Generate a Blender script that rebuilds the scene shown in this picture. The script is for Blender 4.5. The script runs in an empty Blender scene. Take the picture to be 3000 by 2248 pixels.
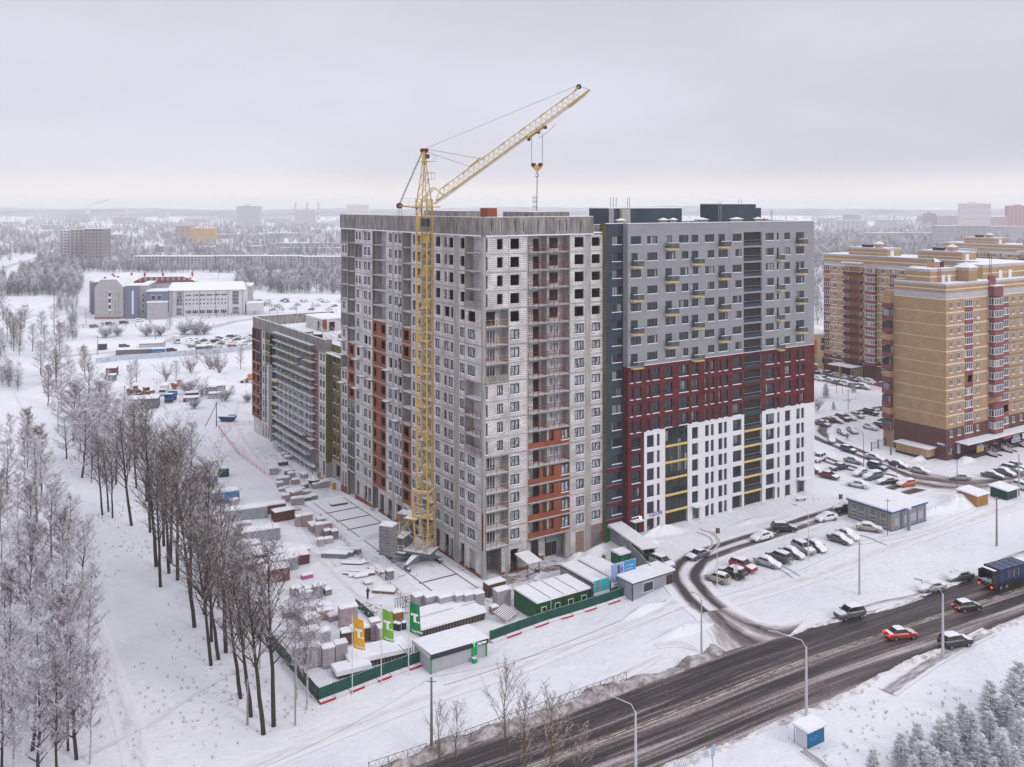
import bpy, math, random
import numpy as np
R=math.radians; D=bpy.data; C=bpy.context.scene.collection
sc=bpy.context.scene
# ---------------- camera ----------------
EYE=61.6; FP=2700.0
cam=D.cameras.new('camera'); co=D.objects.new('camera',cam); C.objects.link(co); sc.camera=co
co.location=(0,0,EYE); co.rotation_euler=(R(90),0,0)
cam.sensor_width=36; cam.lens=FP/3000*36; cam.shift_y=-(1124-600)/3000
cam.clip_start=1; cam.clip_end=30000
# ---------------- world ----------------
W=D.worlds.new('World'); sc.world=W; W.use_nodes=True
nt=W.node_tree; nt.nodes.clear()
def N(nt,t,**k):
    n=nt.nodes.new(t)
    for a,b in k.items(): setattr(n,a,b)
    return n
def ramp(nt,stops,interp='LINEAR'):
    r=N(nt,'ShaderNodeValToRGB'); e=r.color_ramp.elements; r.color_ramp.interpolation=interp
    while len(e)<len(stops): e.new(0.5)
    for i,(p,c) in enumerate(stops):
        e[i].position=p; e[i].color=(c[0],c[1],c[2],1) if isinstance(c,(tuple,list)) else (c,c,c,1)
    return r
def build_world():
    L=nt.links.new
    sky=N(nt,'ShaderNodeTexSky',sky_type='NISHITA',sun_disc=False,sun_elevation=R(22),sun_rotation=R(125),dust_density=3.0)
    b1=N(nt,'ShaderNodeBackground'); b1.inputs[1].default_value=0.06; L(sky.outputs[0],b1.inputs[0])
    tc=N(nt,'ShaderNodeTexCoord'); sep=N(nt,'ShaderNodeSeparateXYZ'); L(tc.outputs['Generated'],sep.inputs[0])
    mp=N(nt,'ShaderNodeMapping'); mp.inputs['Scale'].default_value=(1.5,1.5,6.5); L(tc.outputs['Generated'],mp.inputs[0])
    no=N(nt,'ShaderNodeTexNoise'); no.inputs['Scale'].default_value=1.9; no.inputs['Detail'].default_value=6; no.inputs['Roughness'].default_value=.5; no.inputs['Distortion'].default_value=.25
    L(mp.outputs[0],no.inputs['Vector'])
    g=ramp(nt,[(0.0,(.74,.725,.76)),(.012,(.88,.84,.80)),(.035,(.74,.735,.81)),(.085,(.71,.725,.825)),(.16,(.70,.705,.80)),(.23,(.655,.65,.73)),(1.0,(1.08,1.08,1.18))])
    L(sep.outputs[2],g.inputs[0])
    # a bank of heavier cloud towards the right of the view
    ax=N(nt,'ShaderNodeMapRange',interpolation_type='SMOOTHSTEP'); ax.inputs[1].default_value=.0; ax.inputs[2].default_value=.5; L(sep.outputs[0],ax.inputs[0])
    bz=ramp(nt,[(0.0,0.0),(.022,0.0),(.045,.75),(.10,.55),(.17,.15),(.3,.45),(.5,0.0)]); L(sep.outputs[2],bz.inputs[0])
    dk=N(nt,'ShaderNodeMath',operation='MULTIPLY'); L(ax.outputs[0],dk.inputs[0]); L(bz.outputs[0],dk.inputs[1])
    nr=N(nt,'ShaderNodeMapRange'); nr.inputs[1].default_value=.3; nr.inputs[2].default_value=.7; nr.inputs[3].default_value=.93; nr.inputs[4].default_value=1.05; L(no.outputs[0],nr.inputs[0])
    dm=N(nt,'ShaderNodeMath',operation='MULTIPLY'); dm.inputs[1].default_value=.20; L(dk.outputs[0],dm.inputs[0])
    one=N(nt,'ShaderNodeMath',operation='SUBTRACT'); L(nr.outputs[0],one.inputs[0]); L(dm.outputs[0],one.inputs[1])
    mul=N(nt,'ShaderNodeVectorMath',operation='SCALE'); L(g.outputs[0],mul.inputs[0]); L(one.outputs[0],mul.inputs['Scale'])
    b2=N(nt,'ShaderNodeBackground'); b2.inputs[1].default_value=1.0; L(mul.outputs[0],b2.inputs[0])
    mx=N(nt,'ShaderNodeMixShader'); mx.inputs[0].default_value=.94; L(b1.outputs[0],mx.inputs[1]); L(b2.outputs[0],mx.inputs[2])
    o=N(nt,'ShaderNodeOutputWorld'); L(mx.outputs[0],o.inputs[0])
build_world()
sl=D.lights.new('sun','SUN'); sl.energy=.9; sl.angle=R(14); sl.color=(1,.96,.92)
so=D.objects.new('sun',sl); C.objects.link(so); so.rotation_euler=(R(58),0,R(50))
sc.view_settings.view_transform='Standard'; sc.view_settings.look='None'; sc.view_settings.exposure=.10; sc.view_settings.gamma=1
sc.cycles.max_bounces=5; sc.cycles.diffuse_bounces=3; sc.cycles.glossy_bounces=2; sc.cycles.volume_bounces=2
sc.cycles.use_adaptive_sampling=True; sc.cycles.adaptive_threshold=.02
sc.cycles.use_denoising=True

# ---------------- materials ----------------
def mat(name,col,rough=.8,col2=None,scale=1.0,detail=4,bump=0,bscale=None,metal=0,spec=.25,snow=0,stretch=None,lo=.35,hi=.65,emit=None,es=1.0,rand=0,coord='Object'):
    """procedural paint: base colour, optional second colour by noise, bump, snow lying on upward faces"""
    if name in D.materials: return D.materials[name]
    m=D.materials.new(name); m.use_nodes=True; nt=m.node_tree; L=nt.links.new
    b=nt.nodes['Principled BSDF']; b.inputs['Roughness'].default_value=rough; b.inputs['Metallic'].default_value=metal
    b.inputs['Specular IOR Level'].default_value=spec
    c4=tuple(col)+(1,); b.inputs['Base Color'].default_value=c4
    tc=N(nt,'ShaderNodeTexCoord'); vec=tc.outputs[coord]
    if stretch:
        mp=N(nt,'ShaderNodeMapping'); mp.inputs['Scale'].default_value=stretch; L(vec,mp.inputs[0]); vec=mp.outputs[0]
    out=None
    if col2 is not None:
        no=N(nt,'ShaderNodeTexNoise'); no.inputs['Scale'].default_value=scale; no.inputs['Detail'].default_value=detail; L(vec,no.inputs['Vector'])
        r=ramp(nt,[(lo,col),(hi,col2)]); L(no.outputs[0],r.inputs[0]); out=r.outputs[0]
    if rand:
        oi=N(nt,'ShaderNodeObjectInfo'); mr=N(nt,'ShaderNodeMapRange'); mr.inputs[3].default_value=1-rand; mr.inputs[4].default_value=1+rand; L(oi.outputs['Random'],mr.inputs[0])
        s=N(nt,'ShaderNodeVectorMath',operation='SCALE')
        if out: L(out,s.inputs[0])
        else: s.inputs[0].default_value=col
        L(mr.outputs[0],s.inputs['Scale']); out=s.outputs[0]
    if snow:
        ge=N(nt,'ShaderNodeNewGeometry'); sp=N(nt,'ShaderNodeSeparateXYZ'); L(ge.outputs['Normal'],sp.inputs[0])
        n2=N(nt,'ShaderNodeTexNoise'); n2.inputs['Scale'].default_value=2.2; n2.inputs['Detail'].default_value=3; L(tc.outputs['Object'],n2.inputs['Vector'])
        ad=N(nt,'ShaderNodeMath',operation='MULTIPLY_ADD'); ad.inputs[1].default_value=.5; L(n2.outputs[0],ad.inputs[0]); L(sp.outputs[2],ad.inputs[2])
        mr=N(nt,'ShaderNodeMapRange'); mr.inputs[1].default_value=1.25-snow-.12; mr.inputs[2].default_value=1.25-snow+.12; L(ad.outputs[0],mr.inputs[0])
        mx=N(nt,'ShaderNodeMix',data_type='RGBA'); L(mr.outputs[0],mx.inputs['Factor'])
        if out: L(out,mx.inputs[6])
        else: mx.inputs[6].default_value=c4
        mx.inputs[7].default_value=(.84,.85,.89,1); out=mx.outputs[2]
    if out: L(out,b.inputs['Base Color'])
    if bump:
        n3=N(nt,'ShaderNodeTexNoise'); n3.inputs['Scale'].default_value=bscale or scale; n3.inputs['Detail'].default_value=5; L(vec,n3.inputs['Vector'])
        bu=N(nt,'ShaderNodeBump'); bu.inputs['Strength'].default_value=bump; bu.inputs['Distance'].default_value=.3; L(n3.outputs[0],bu.inputs['Height']); L(bu.outputs[0],b.inputs['Normal'])
    if emit:
        b.inputs['Emission Color'].default_value=tuple(emit)+(1,); b.inputs['Emission Strength'].default_value=es
    return m
def brickmat(name,c1,c2,mortar,w,h,ms=.02,rough=.85,stain=None,bias=0.0,noise=.25,bump=.3,off=.5):
    """masonry running along x+y and z of the object, so it turns the corner"""
    m=D.materials.new(name); m.use_nodes=True; nt=m.node_tree; L=nt.links.new
    b=nt.nodes['Principled BSDF']; b.inputs['Roughness'].default_value=rough; b.inputs['Specular IOR Level'].default_value=.2
    tc=N(nt,'ShaderNodeTexCoord'); sp=N(nt,'ShaderNodeSeparateXYZ'); L(tc.outputs['Object'],sp.inputs[0])
    ad=N(nt,'ShaderNodeMath',operation='ADD'); L(sp.outputs[0],ad.inputs[0]); L(sp.outputs[1],ad.inputs[1])
    cb=N(nt,'ShaderNodeCombineXYZ'); L(ad.outputs[0],cb.inputs[0]); L(sp.outputs[2],cb.inputs[1])
    br=N(nt,'ShaderNodeTexBrick'); L(cb.outputs[0],br.inputs['Vector'])
    br.inputs['Color1'].default_value=tuple(c1)+(1,); br.inputs['Color2'].default_value=tuple(c2)+(1,); br.inputs['Mortar'].default_value=tuple(mortar)+(1,)
    br.inputs['Scale'].default_value=1; br.inputs['Mortar Size'].default_value=ms; br.inputs['Brick Width'].default_value=w; br.inputs['Row Height'].default_value=h; br.inputs['Bias'].default_value=bias
    br.offset=off
    no=N(nt,'ShaderNodeTexNoise'); no.inputs['Scale'].default_value=.35; no.inputs['Detail'].default_value=6; L(tc.outputs['Object'],no.inputs['Vector'])
    mr=N(nt,'ShaderNodeMapRange'); mr.inputs[1].default_value=.3; mr.inputs[2].default_value=.7; mr.inputs[3].default_value=1-noise; mr.inputs[4].default_value=1+noise*.5; L(no.outputs[0],mr.inputs[0])
    s=N(nt,'ShaderNodeVectorMath',operation='SCALE'); L(br.outputs[0],s.inputs[0]); L(mr.outputs[0],s.inputs['Scale'])
    L(s.outputs[0],b.inputs['Base Color'])
    if bump:
        bu=N(nt,'ShaderNodeBump'); bu.inputs['Strength'].default_value=bump; bu.inputs['Distance'].default_value=.03; bu.invert=True; L(br.outputs['Fac'],bu.inputs['Height']); L(bu.outputs[0],b.inputs['Normal'])
    return m
def glassmat(name,base,rough=.12,curtain=0.0,film=0.0,snap=.9):
    m=D.materials.new(name); m.use_nodes=True; nt=m.node_tree; L=nt.links.new
    b=nt.nodes['Principled BSDF']; b.inputs['Roughness'].default_value=rough; b.inputs['Specular IOR Level'].default_value=.6
    tc=N(nt,'ShaderNodeTexCoord'); ge=N(nt,'ShaderNodeNewGeometry')
    sn=N(nt,'ShaderNodeVectorMath',operation='SNAP'); sn.inputs[1].default_value=(snap,snap,3.0); L(ge.outputs['Position'],sn.inputs[0])
    wn=N(nt,'ShaderNodeTexWhiteNoise',noise_dimensions='3D'); L(sn.outputs[0],wn.inputs['Vector'])
    hi=tuple(min(1,x*1.0+curtain) for x in base)
    r=ramp(nt,[(0,tuple(x*.55 for x in base)),(.55,base),(.8,base),(.93,hi)]); L(wn.outputs['Value'],r.inputs[0])
    out=r.outputs[0]
    if film:
        mp=N(nt,'ShaderNodeMapping'); mp.inputs['Scale'].default_value=(5,5,.9); L(ge.outputs['Position'],mp.inputs[0])
        no=N(nt,'ShaderNodeTexNoise'); no.inputs['Scale'].default_value=1; no.inputs['Detail'].default_value=4; no.inputs['Distortion'].default_value=1.2; L(mp.outputs[0],no.inputs['Vector'])
        rr=ramp(nt,[(.42,0.0),(.62,film)]); L(no.outputs[0],rr.inputs[0])
        mx=N(nt,'ShaderNodeMix',data_type='RGBA'); L(rr.outputs[0],mx.inputs['Factor']); L(out,mx.inputs[6]); mx.inputs[7].default_value=(.62,.66,.72,1); out=mx.outputs[2]
    L(out,b.inputs['Base Color'])
    return m
SNOW=mat('snow',(.83,.84,.89),.9,(.90,.905,.94),.15,8,bump=.25,bscale=1.2,spec=.15)
SNOWCAP=mat('snow_layer',(.84,.85,.90),.9,(.90,.90,.94),1.5,4,bump=.3,bscale=3,spec=.15)
CONC=mat('raw_concrete',(.32,.30,.28),.9,(.17,.16,.15),.9,9,stretch=(1.5,1.5,.35),snow=.25)
CONC_L=mat('pale_concrete',(.42,.40,.38),.9,(.30,.285,.27),.8,8,stretch=(1.5,1.5,.35))
BLOCK=brickmat('aerated_block',(.76,.725,.715),(.64,.605,.60),(.17,.16,.16),.70,.32,.028,noise=.32)
REDB=brickmat('orange_brick',(.36,.085,.04),(.29,.07,.035),(.20,.10,.07),.25,.09,.012,noise=.3)
BRICKRED=brickmat('dark_red_brick',(.145,.026,.030),(.085,.018,.022),(.06,.02,.022),1.1,.22,.012,noise=.35,bias=-.2)
GREYP=brickmat('grey_panel',(.285,.285,.305),(.27,.27,.292),(.19,.19,.205),3.4,3.0,.012,rough=.5,noise=.07,bump=0,off=.0)
DARKP=mat('slate_panel',(.028,.044,.062),.5,(.04,.06,.08),.4,3)
WHITEP=brickmat('white_panel',(.74,.74,.76),(.71,.71,.735),(.55,.55,.58),3.4,3.0,.010,rough=.5,noise=.04,bump=0,off=.0)
TEAL=mat('teal_panel',(.022,.040,.048),.4)
YEL=mat('yellow_paint',(.72,.46,.03),.5,snow=.0)
GLASS=glassmat('window_glass',(.028,.032,.040),.08,.22)
GLASS_F=glassmat('filmed_glass',(.11,.125,.145),.25,.1,film=.85)
FRAME=mat('dark_frame',(.03,.034,.04),.5)
WFRAME=mat('white_frame',(.72,.72,.74),.5)
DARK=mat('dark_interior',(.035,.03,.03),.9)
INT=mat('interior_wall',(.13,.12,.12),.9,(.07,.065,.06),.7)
WOOL=brickmat('mineral_wool',(.165,.135,.035),(.12,.10,.028),(.30,.27,.15),1.2,.6,.035,noise=.3)
OXR=mat('red_primer',(.22,.03,.025),.6)
STEEL=mat('grey_steel',(.25,.26,.28),.5,snow=.3)
WOOD=mat('raw_wood',(.26,.15,.07),.85,(.14,.085,.05),3,snow=.3)
BRN=brickmat('brown_brick',(.145,.062,.055),(.115,.05,.045),(.15,.09,.08),.5,.15,.01,noise=.15)
OCH=brickmat('ochre_brick',(.45,.29,.16),(.37,.235,.125),(.46,.35,.24),.5,.15,.012,noise=.12)
LGB=mat('light_grey_brick',(.48,.46,.48),.85,(.42,.40,.42),1)
STRIPE=mat('cream_band',(.70,.62,.52),.8)
PINK=mat('maroon_panel',(.24,.075,.088),.6,(.19,.06,.07),.6); CREAM=mat('gable_band',(.60,.48,.30),.8)
SEAM=mat('joint_dirt',(.25,.22,.18),.9,(.16,.14,.12),2)

# ---------------- mesh builder ----------------
class MB:
    def __init__(s): s.v=[]; s.f=[]; s.m=[]; s.mats=[]
    def mi(s,m):
        if m not in s.mats: s.mats.append(m)
        return s.mats.index(m)
    def quad(s,a,b,c,d,m):
        i=len(s.v); s.v+= [a,b,c,d]; s.f.append((i,i+1,i+2,i+3)); s.m.append(s.mi(m))
    def poly(s,pts,m):
        i=len(s.v); s.v+=list(pts); s.f.append(tuple(range(i,i+len(pts)))); s.m.append(s.mi(m))
    def box(s,x0,x1,y0,y1,z0,z1,m,top=None):
        if x0>x1: x0,x1=x1,x0
        if y0>y1: y0,y1=y1,y0
        i=len(s.v); s.v+=[(x0,y0,z0),(x1,y0,z0),(x1,y1,z0),(x0,y1,z0),(x0,y0,z1),(x1,y0,z1),(x1,y1,z1),(x0,y1,z1)]
        k=s.mi(m)
        for q in ((0,3,2,1),(4,5,6,7),(0,1,5,4),(1,2,6,5),(2,3,7,6),(3,0,4,7)):
            s.f.append(tuple(i+j for j in q)); s.m.append(k)
        if top: s.m[-5]=s.mi(top)
    def prism(s,pts,z0,z1,m,top=None):
        n=len(pts); i=len(s.v); s.v+=[(x,y,z0) for x,y in pts]+[(x,y,z1) for x,y in pts]; k=s.mi(m)
        s.f.append(tuple(range(i+n-1,i-1,-1))); s.m.append(k)
        s.f.append(tuple(range(i+n,i+2*n))); s.m.append(s.mi(top) if top else k)
        for j in range(n):
            a=(j+1)%n; s.f.append((i+j,i+a,i+n+a,i+n+j)); s.m.append(k)
    def tube(s,p,q,r0,r1=None,n=4,m=None,cap=False):
        if r1 is None: r1=r0
        px,py,pz=p; dx,dy,dz=q[0]-px,q[1]-py,q[2]-pz
        l=math.sqrt(dx*dx+dy*dy+dz*dz) or 1e-6; dx/=l; dy/=l; dz/=l
        if abs(dz)<.9: ux,uy,uz=-dy,dx,0.0
        else: ux,uy,uz=0.0,-dz,dy
        ul=math.sqrt(ux*ux+uy*uy+uz*uz); ux/=ul; uy/=ul; uz/=ul
        vx,vy,vz=dy*uz-dz*uy,dz*ux-dx*uz,dx*uy-dy*ux
        i=len(s.v); k=s.mi(m)
        for (o,r) in ((p,r0),(q,r1)):
            for j in range(n):
                a=2*math.pi*(j+.5)/n; c,sn=math.cos(a)*r,math.sin(a)*r
                s.v.append((o[0]+ux*c+vx*sn,o[1]+uy*c+vy*sn,o[2]+uz*c+vz*sn))
        for j in range(n):
            b=(j+1)%n; s.f.append((i+j,i+b,i+n+b,i+n+j)); s.m.append(k)
        if cap:
            s.f.append(tuple(i+n+j for j in range(n))); s.m.append(k); s.f.append(tuple(i+n-1-j for j in range(n))); s.m.append(k)
    def path(s,pts,r,n=4,m=None):
        for a,b in zip(pts,pts[1:]): s.tube(a,b,r,r,n,m)
    def mesh(s,name,smooth=False):
        me=D.meshes.new(name); me.from_pydata(s.v,[],s.f); 
        for m in s.mats: me.materials.append(m)
        me.polygons.foreach_set('material_index',s.m)
        if smooth: me.polygons.foreach_set('use_smooth',[True]*len(s.f))
        me.update(); return me
    def build(s,name,parent=None,smooth=False,loc=None,rz=0):
        if not s.f: return None
        o=D.objects.new(name,s.mesh(name,smooth)); C.objects.link(o)
        if parent: o.parent=parent
        if loc: o.location=loc
        if rz: o.rotation_euler=(0,0,rz)
        return o
def split_build(M,name,T,cap=95,tol=.07):
    """one part per cluster of touching pieces; the largest `cap` of them, the rest as one part"""
    n=len(M.v); par=list(range(n))
    def fd(a):
        while par[a]!=a: par[a]=par[par[a]]; a=par[a]
        return a
    for f in M.f:
        r=fd(f[0])
        for k in f[1:]: par[fd(k)]=r
    comp={}
    for i in range(n): comp.setdefault(fd(i),[]).append(i)
    V=np.array(M.v,dtype=float); ks=list(comp); lo=np.array([V[comp[k]].min(0) for k in ks])-tol; hi=np.array([V[comp[k]].max(0) for k in ks])+tol; g=list(range(len(ks)))
    def fg(a):
        while g[a]!=a: g[a]=g[g[a]]; a=g[a]
        return a
    for i in range(len(ks)):
        for j in np.nonzero(((lo[i]<=hi[i+1:])&(hi[i]>=lo[i+1:])).all(1))[0]: g[fg(i+1+int(j))]=fg(i)
    vg={}
    for i,k in enumerate(ks):
        for v in comp[k]: vg[v]=fg(i)
    G_={}
    for q,(f,m) in enumerate(zip(M.f,M.m)): G_.setdefault(vg[f[0]],[]).append(q)
    def ext(q): a=V[[k for x in q for k in M.f[x]]]; e=np.sort(a.max(0)-a.min(0)); return -e[2]*e[1]
    L=sorted(G_.values(),key=ext); rest=[]
    def mk(qs):
        B=MB()
        for x in qs: i=len(B.v); f=M.f[x]; B.v+=[M.v[k] for k in f]; B.f.append(tuple(range(i,i+len(f)))); B.m.append(B.mi(M.mats[M.m[x]]))
        return B.build(name,T)
    for i,q in enumerate(L):
        if i<cap: mk(q)
        else: rest+=q
    if rest: tag(mk(rest),kind='stuff')
def tag(o,label=None,cat=None,group=None,kind=None):
    if label: o['label']=label
    if cat: o['category']=cat
    if group: o['group']=group
    if kind: o['kind']=kind
    return o
def thing(name,label,cat,loc=(0,0,0),rz=0,group=None,kind=None):
    o=D.objects.new(name,None); C.objects.link(o); o.location=loc; o.rotation_euler=(0,0,rz); o.empty_display_size=.5
    return tag(o,label,cat,group,kind)
def kids(o): return [c for c in D.objects if c.parent==o]
def inst(me,name,parent,loc=(0,0,0),rz=0,sc_=None):
    o=D.objects.new(name,me); C.objects.link(o); o.parent=parent; o.location=loc; o.rotation_euler=(0,0,rz)
    if sc_: o.scale=sc_
    return o
def copy_tree(o,loc,rz,label,scale=None,group=None):
    ch=CH.get(o.name) or kids(o); CH[o.name]=ch
    r=o.copy(); C.objects.link(r); r.location=loc; r.rotation_euler=(0,0,rz); r['label']=label
    if scale: r.scale=scale
    if group: r['group']=group
    for c in ch:
        d=c.copy(); C.objects.link(d); d.parent=r
        ch2=CH.get(c.name)
        if ch2 is None: ch2=kids(c); CH[c.name]=ch2
        for g in ch2:
            e=g.copy(); C.objects.link(e); e.parent=d
    return r
CH={}
# ---------------- terrain ----------------
def S(t): t=np.clip(t,0,1); return t*t*(3-2*t)
def H(x,y):
    x=np.asarray(x,float); y=np.asarray(y,float)
    q=S((148-y)/22); h=2.2*S((x-10+26*q)/(12.0+52*q))-1.5*S((y-170)/50)*S((-22-x)/16)
    h=h+.10*np.sin(x*.13+y*.05)*np.sin(y*.11-x*.03)*S((y-60)/40)
    return h
def hz(x,y): return float(H(x,y))
def G(px,py):
    z=0.0
    for _ in range(6):
        Y=(EYE-z)*FP/(py-600); X=(px-1500)/FP*Y; z=hz(X,Y)
    return (X,Y,z)
UX,UY=.838,.546; ROT=math.atan2(UY,UX)
def ground():
    xs=np.concatenate([-np.geomspace(130,9000,46)[::-1],np.arange(-126,-6,3.5),np.arange(-5,42,1.5),np.arange(44,190,3.5),np.geomspace(194,9000,46)])
    ys=np.concatenate([[-300,-100,0,30],np.arange(50,330,3.5),np.geomspace(334,9000,60)])
    X,Y=np.meshgrid(xs,ys); Z=H(X,Y)
    v=np.stack([X.ravel(),Y.ravel(),Z.ravel()],1); nx=len(xs)
    f=[(j*nx+i,j*nx+i+1,(j+1)*nx+i+1,(j+1)*nx+i) for j in range(len(ys)-1) for i in range(nx-1)]
    me=D.meshes.new('ground'); me.from_pydata(v.tolist(),[],f); me.polygons.foreach_set('use_smooth',[True]*len(f))
    me.materials.append(SNOWG); o=D.objects.new('ground',me); C.objects.link(o); tag(o,'snow covered ground','ground',kind='structure')
def snowground():
    m=D.materials.new('snow_ground'); m.use_nodes=True; nt=m.node_tree; L=nt.links.new
    b=nt.nodes['Principled BSDF']; b.inputs['Roughness'].default_value=.9; b.inputs['Specular IOR Level'].default_value=.15
    ge=N(nt,'ShaderNodeNewGeometry')
    n1=N(nt,'ShaderNodeTexNoise'); n1.inputs['Scale'].default_value=.035; n1.inputs['Detail'].default_value=9; n1.inputs['Roughness'].default_value=.6; L(ge.outputs['Position'],n1.inputs['Vector'])
    r=ramp(nt,[(.3,(.70,.705,.765)),(.48,(.81,.815,.87)),(.7,(.89,.89,.925))]); L(n1.outputs[0],r.inputs[0])
    # sparse dry weeds poking through the snow
    n2=N(nt,'ShaderNodeTexNoise'); n2.inputs['Scale'].default_value=1.3; n2.inputs['Detail'].default_value=8; n2.inputs['Roughness'].default_value=.75; L(ge.outputs['Position'],n2.inputs['Vector'])
    n3=N(nt,'ShaderNodeTexNoise'); n3.inputs['Scale'].default_value=.05; n3.inputs['Detail'].default_value=2; L(ge.outputs['Position'],n3.inputs['Vector'])
    r2=ramp(nt,[(.56,0.0),(.70,.5)]); L(n2.outputs[0],r2.inputs[0]); r3=ramp(nt,[(.5,0.0),(.62,1.0)]); L(n3.outputs[0],r3.inputs[0])
    mu=N(nt,'ShaderNodeMath',operation='MULTIPLY'); L(r2.outputs[0],mu.inputs[0]); L(r3.outputs[0],mu.inputs[1])
    mx=N(nt,'ShaderNodeMix',data_type='RGBA'); L(mu.outputs[0],mx.inputs['Factor']); L(r.outputs[0],mx.inputs[6]); mx.inputs[7].default_value=(.38,.33,.32,1); L(mx.outputs[2],b.inputs['Base Color'])
    n4=N(nt,'ShaderNodeTexNoise'); n4.inputs['Scale'].default_value=.45; n4.inputs['Detail'].default_value=9; n4.inputs['Roughness'].default_value=.62; L(ge.outputs['Position'],n4.inputs['Vector'])
    bu=N(nt,'ShaderNodeBump'); bu.inputs['Strength'].default_value=.6; bu.inputs['Distance'].default_value=.9; L(n4.outputs[0],bu.inputs['Height']); L(bu.outputs[0],b.inputs['Normal'])
    return m
SNOWG=snowground()
ground()
# ---------------- facade helpers ----------------
# side 'R': wall runs along local x (y = depth in); side 'L': wall runs along local y (x = depth in)
def P(side,s,d,z): return (s,d,z) if side=='R' else (d,s,z)
def fbox(M,side,s0,s1,d0,d1,z0,z1,m,top=None):
    if side=='R': M.box(s0,s1,d0,d1,z0,z1,m,top)
    else: M.box(d0,d1,s0,s1,z0,z1,m,top)
def wallp(M,side,s0,s1,z0,z1,holes,m,d=0.0,rev=.28,revm=None):
    hs=[(max(a,s0),min(b,s1),max(c,z0),min(e,z1)) for a,b,c,e in holes if b>s0 and a<s1 and e>z0 and c<z1]
    S_=sorted({s0,s1,*[h[0] for h in hs],*[h[1] for h in hs]}); Z_=sorted({z0,z1,*[h[2] for h in hs],*[h[3] for h in hs]})
    for j in range(len(Z_)-1):
        zc=(Z_[j]+Z_[j+1])/2; row=[h for h in hs if h[2]<zc<h[3]]; st=None
        for i in range(len(S_)):
            solid=i<len(S_)-1 and not any(h[0]<(S_[i]+S_[i+1])/2<h[1] for h in row)
            if solid and st is None: st=S_[i]
            if not solid and st is not None:
                a=st; b=S_[i]
                M.quad(P(side,a,d,Z_[j]),P(side,b,d,Z_[j]),P(side,b,d,Z_[j+1]),P(side,a,d,Z_[j+1]),m); st=None
    for a,b,c,e in hs:
        rm=revm or m
        M.quad(P(side,a,d,c),P(side,b,d,c),P(side,b,d+rev,c),P(side,a,d+rev,c),rm)
        M.quad(P(side,a,d,e),P(side,a,d+rev,e),P(side,b,d+rev,e),P(side,b,d,e),rm)
        M.quad(P(side,a,d,c),P(side,a,d+rev,c),P(side,a,d+rev,e),P(side,a,d,e),rm)
        M.quad(P(side,b,d,c),P(side,b,d,e),P(side,b,d+rev,e),P(side,b,d+rev,c),rm)
WC={}
def winmeshes(side,w,h,kind):
    key=(side,round(w,2),round(h,2),kind)
    if key in WC: return WC[key]
    gm,fm,t,mull,trans,lowp,sill=WK[kind]
    A=MB(); B=MB(); hw=w/2
    A.quad(P(side,-hw,.05,0),P(side,hw,.05,0),P(side,hw,.05,h),P(side,-hw,.05,h),gm)
    A2=B
    fbox(A2,side,-hw,hw,0,.045,h-t,h,fm); fbox(A2,side,-hw,hw,0,.045,0,t,fm)
    n=mull(w); xs=[-hw+w*i/n for i in range(n+1)]
    for x in xs:
        a=max(-hw,x-t/2); b=min(hw,x+t/2)
        if x==xs[0]: b=a+t
        if x==xs[-1]: a=b-t
        fbox(A2,side,a,b,.003,.04,t,h-t,fm)
    if trans: fbox(A2,side,-hw+t,hw-t,.006,.036,h*trans-t/2,h*trans+t/2,fm)
    if lowp: fbox(A2,side,-hw+t,hw-t,-.002,.03,t,h*lowp,TEAL)
    if sill: fbox(A2,side,-hw-.05,hw+.05,-.22,.0,-.05,.05,SNOWCAP)
    WC[key]=(A.mesh('window'),B.mesh('frame'),A,B)
    return WC[key]
m1=lambda w: 1 if w<.75 else 2 if w<1.9 else 3
WK={'film':(GLASS_F,FRAME,.17,m1,0,0,True),'grey':(GLASS,FRAME,.09,m1,0,0,True),'low':(GLASS,FRAME,.09,m1,.45,.28,True),'white':(GLASS,WFRAME,.10,lambda w:1 if w<.7 else 2 if w<1.9 else 4 if w>2.2 else 3,0,0,True),
 'wide':(GLASS,WFRAME,.09,lambda w:max(2,int(w/.75)),.0,0,True),'curt':(GLASS,FRAME,.09,lambda w:max(2,int(w/.8)),.5,0,False)}
def place_windows(root,L,cap=95,frames=True,name='window'):
    """L: (side,s0,s1,z0,z1,d,kind). the ones that show largest are parts, the rest one merged part"""
    mw=root.matrix_basis if False else None
    cx,sx=math.cos(root.rotation_euler.z),math.sin(root.rotation_euler.z)
    def sz(w):
        s=(w[1]+w[2])/2; x,y,_=P(w[0],s,w[5],0); X=root.location.x+cx*x-sx*y; Y=root.location.y+sx*x+cx*y
        q=(w[2]-w[1])*(w[4]-w[3])/(Y*Y)
        return -q*(1.0 if w[0]=='R' else .62)
    L=sorted(L,key=sz); rest=MB()
    for i,(side,s0,s1,z0,z1,d,kind) in enumerate(L):
        me,fr,A,B=winmeshes(side,s1-s0,z1-z0,kind); p=P(side,(s0+s1)/2,d,z0)
        if i<cap:
            o=inst(me,name,root,p)
            inst(fr,'frame',o)
        else:
            for T in (A,B):
                off=len(rest.v); rest.v+=[(a+p[0],b+p[1],c+p[2]) for a,b,c in T.v]; rest.f+=[tuple(off+k for k in f) for f in T.f]; rest.m+=[rest.mi(T.mats[k]) for k in T.m]
    if rest.f: tag(rest.build('windows',root),kind='stuff')

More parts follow.
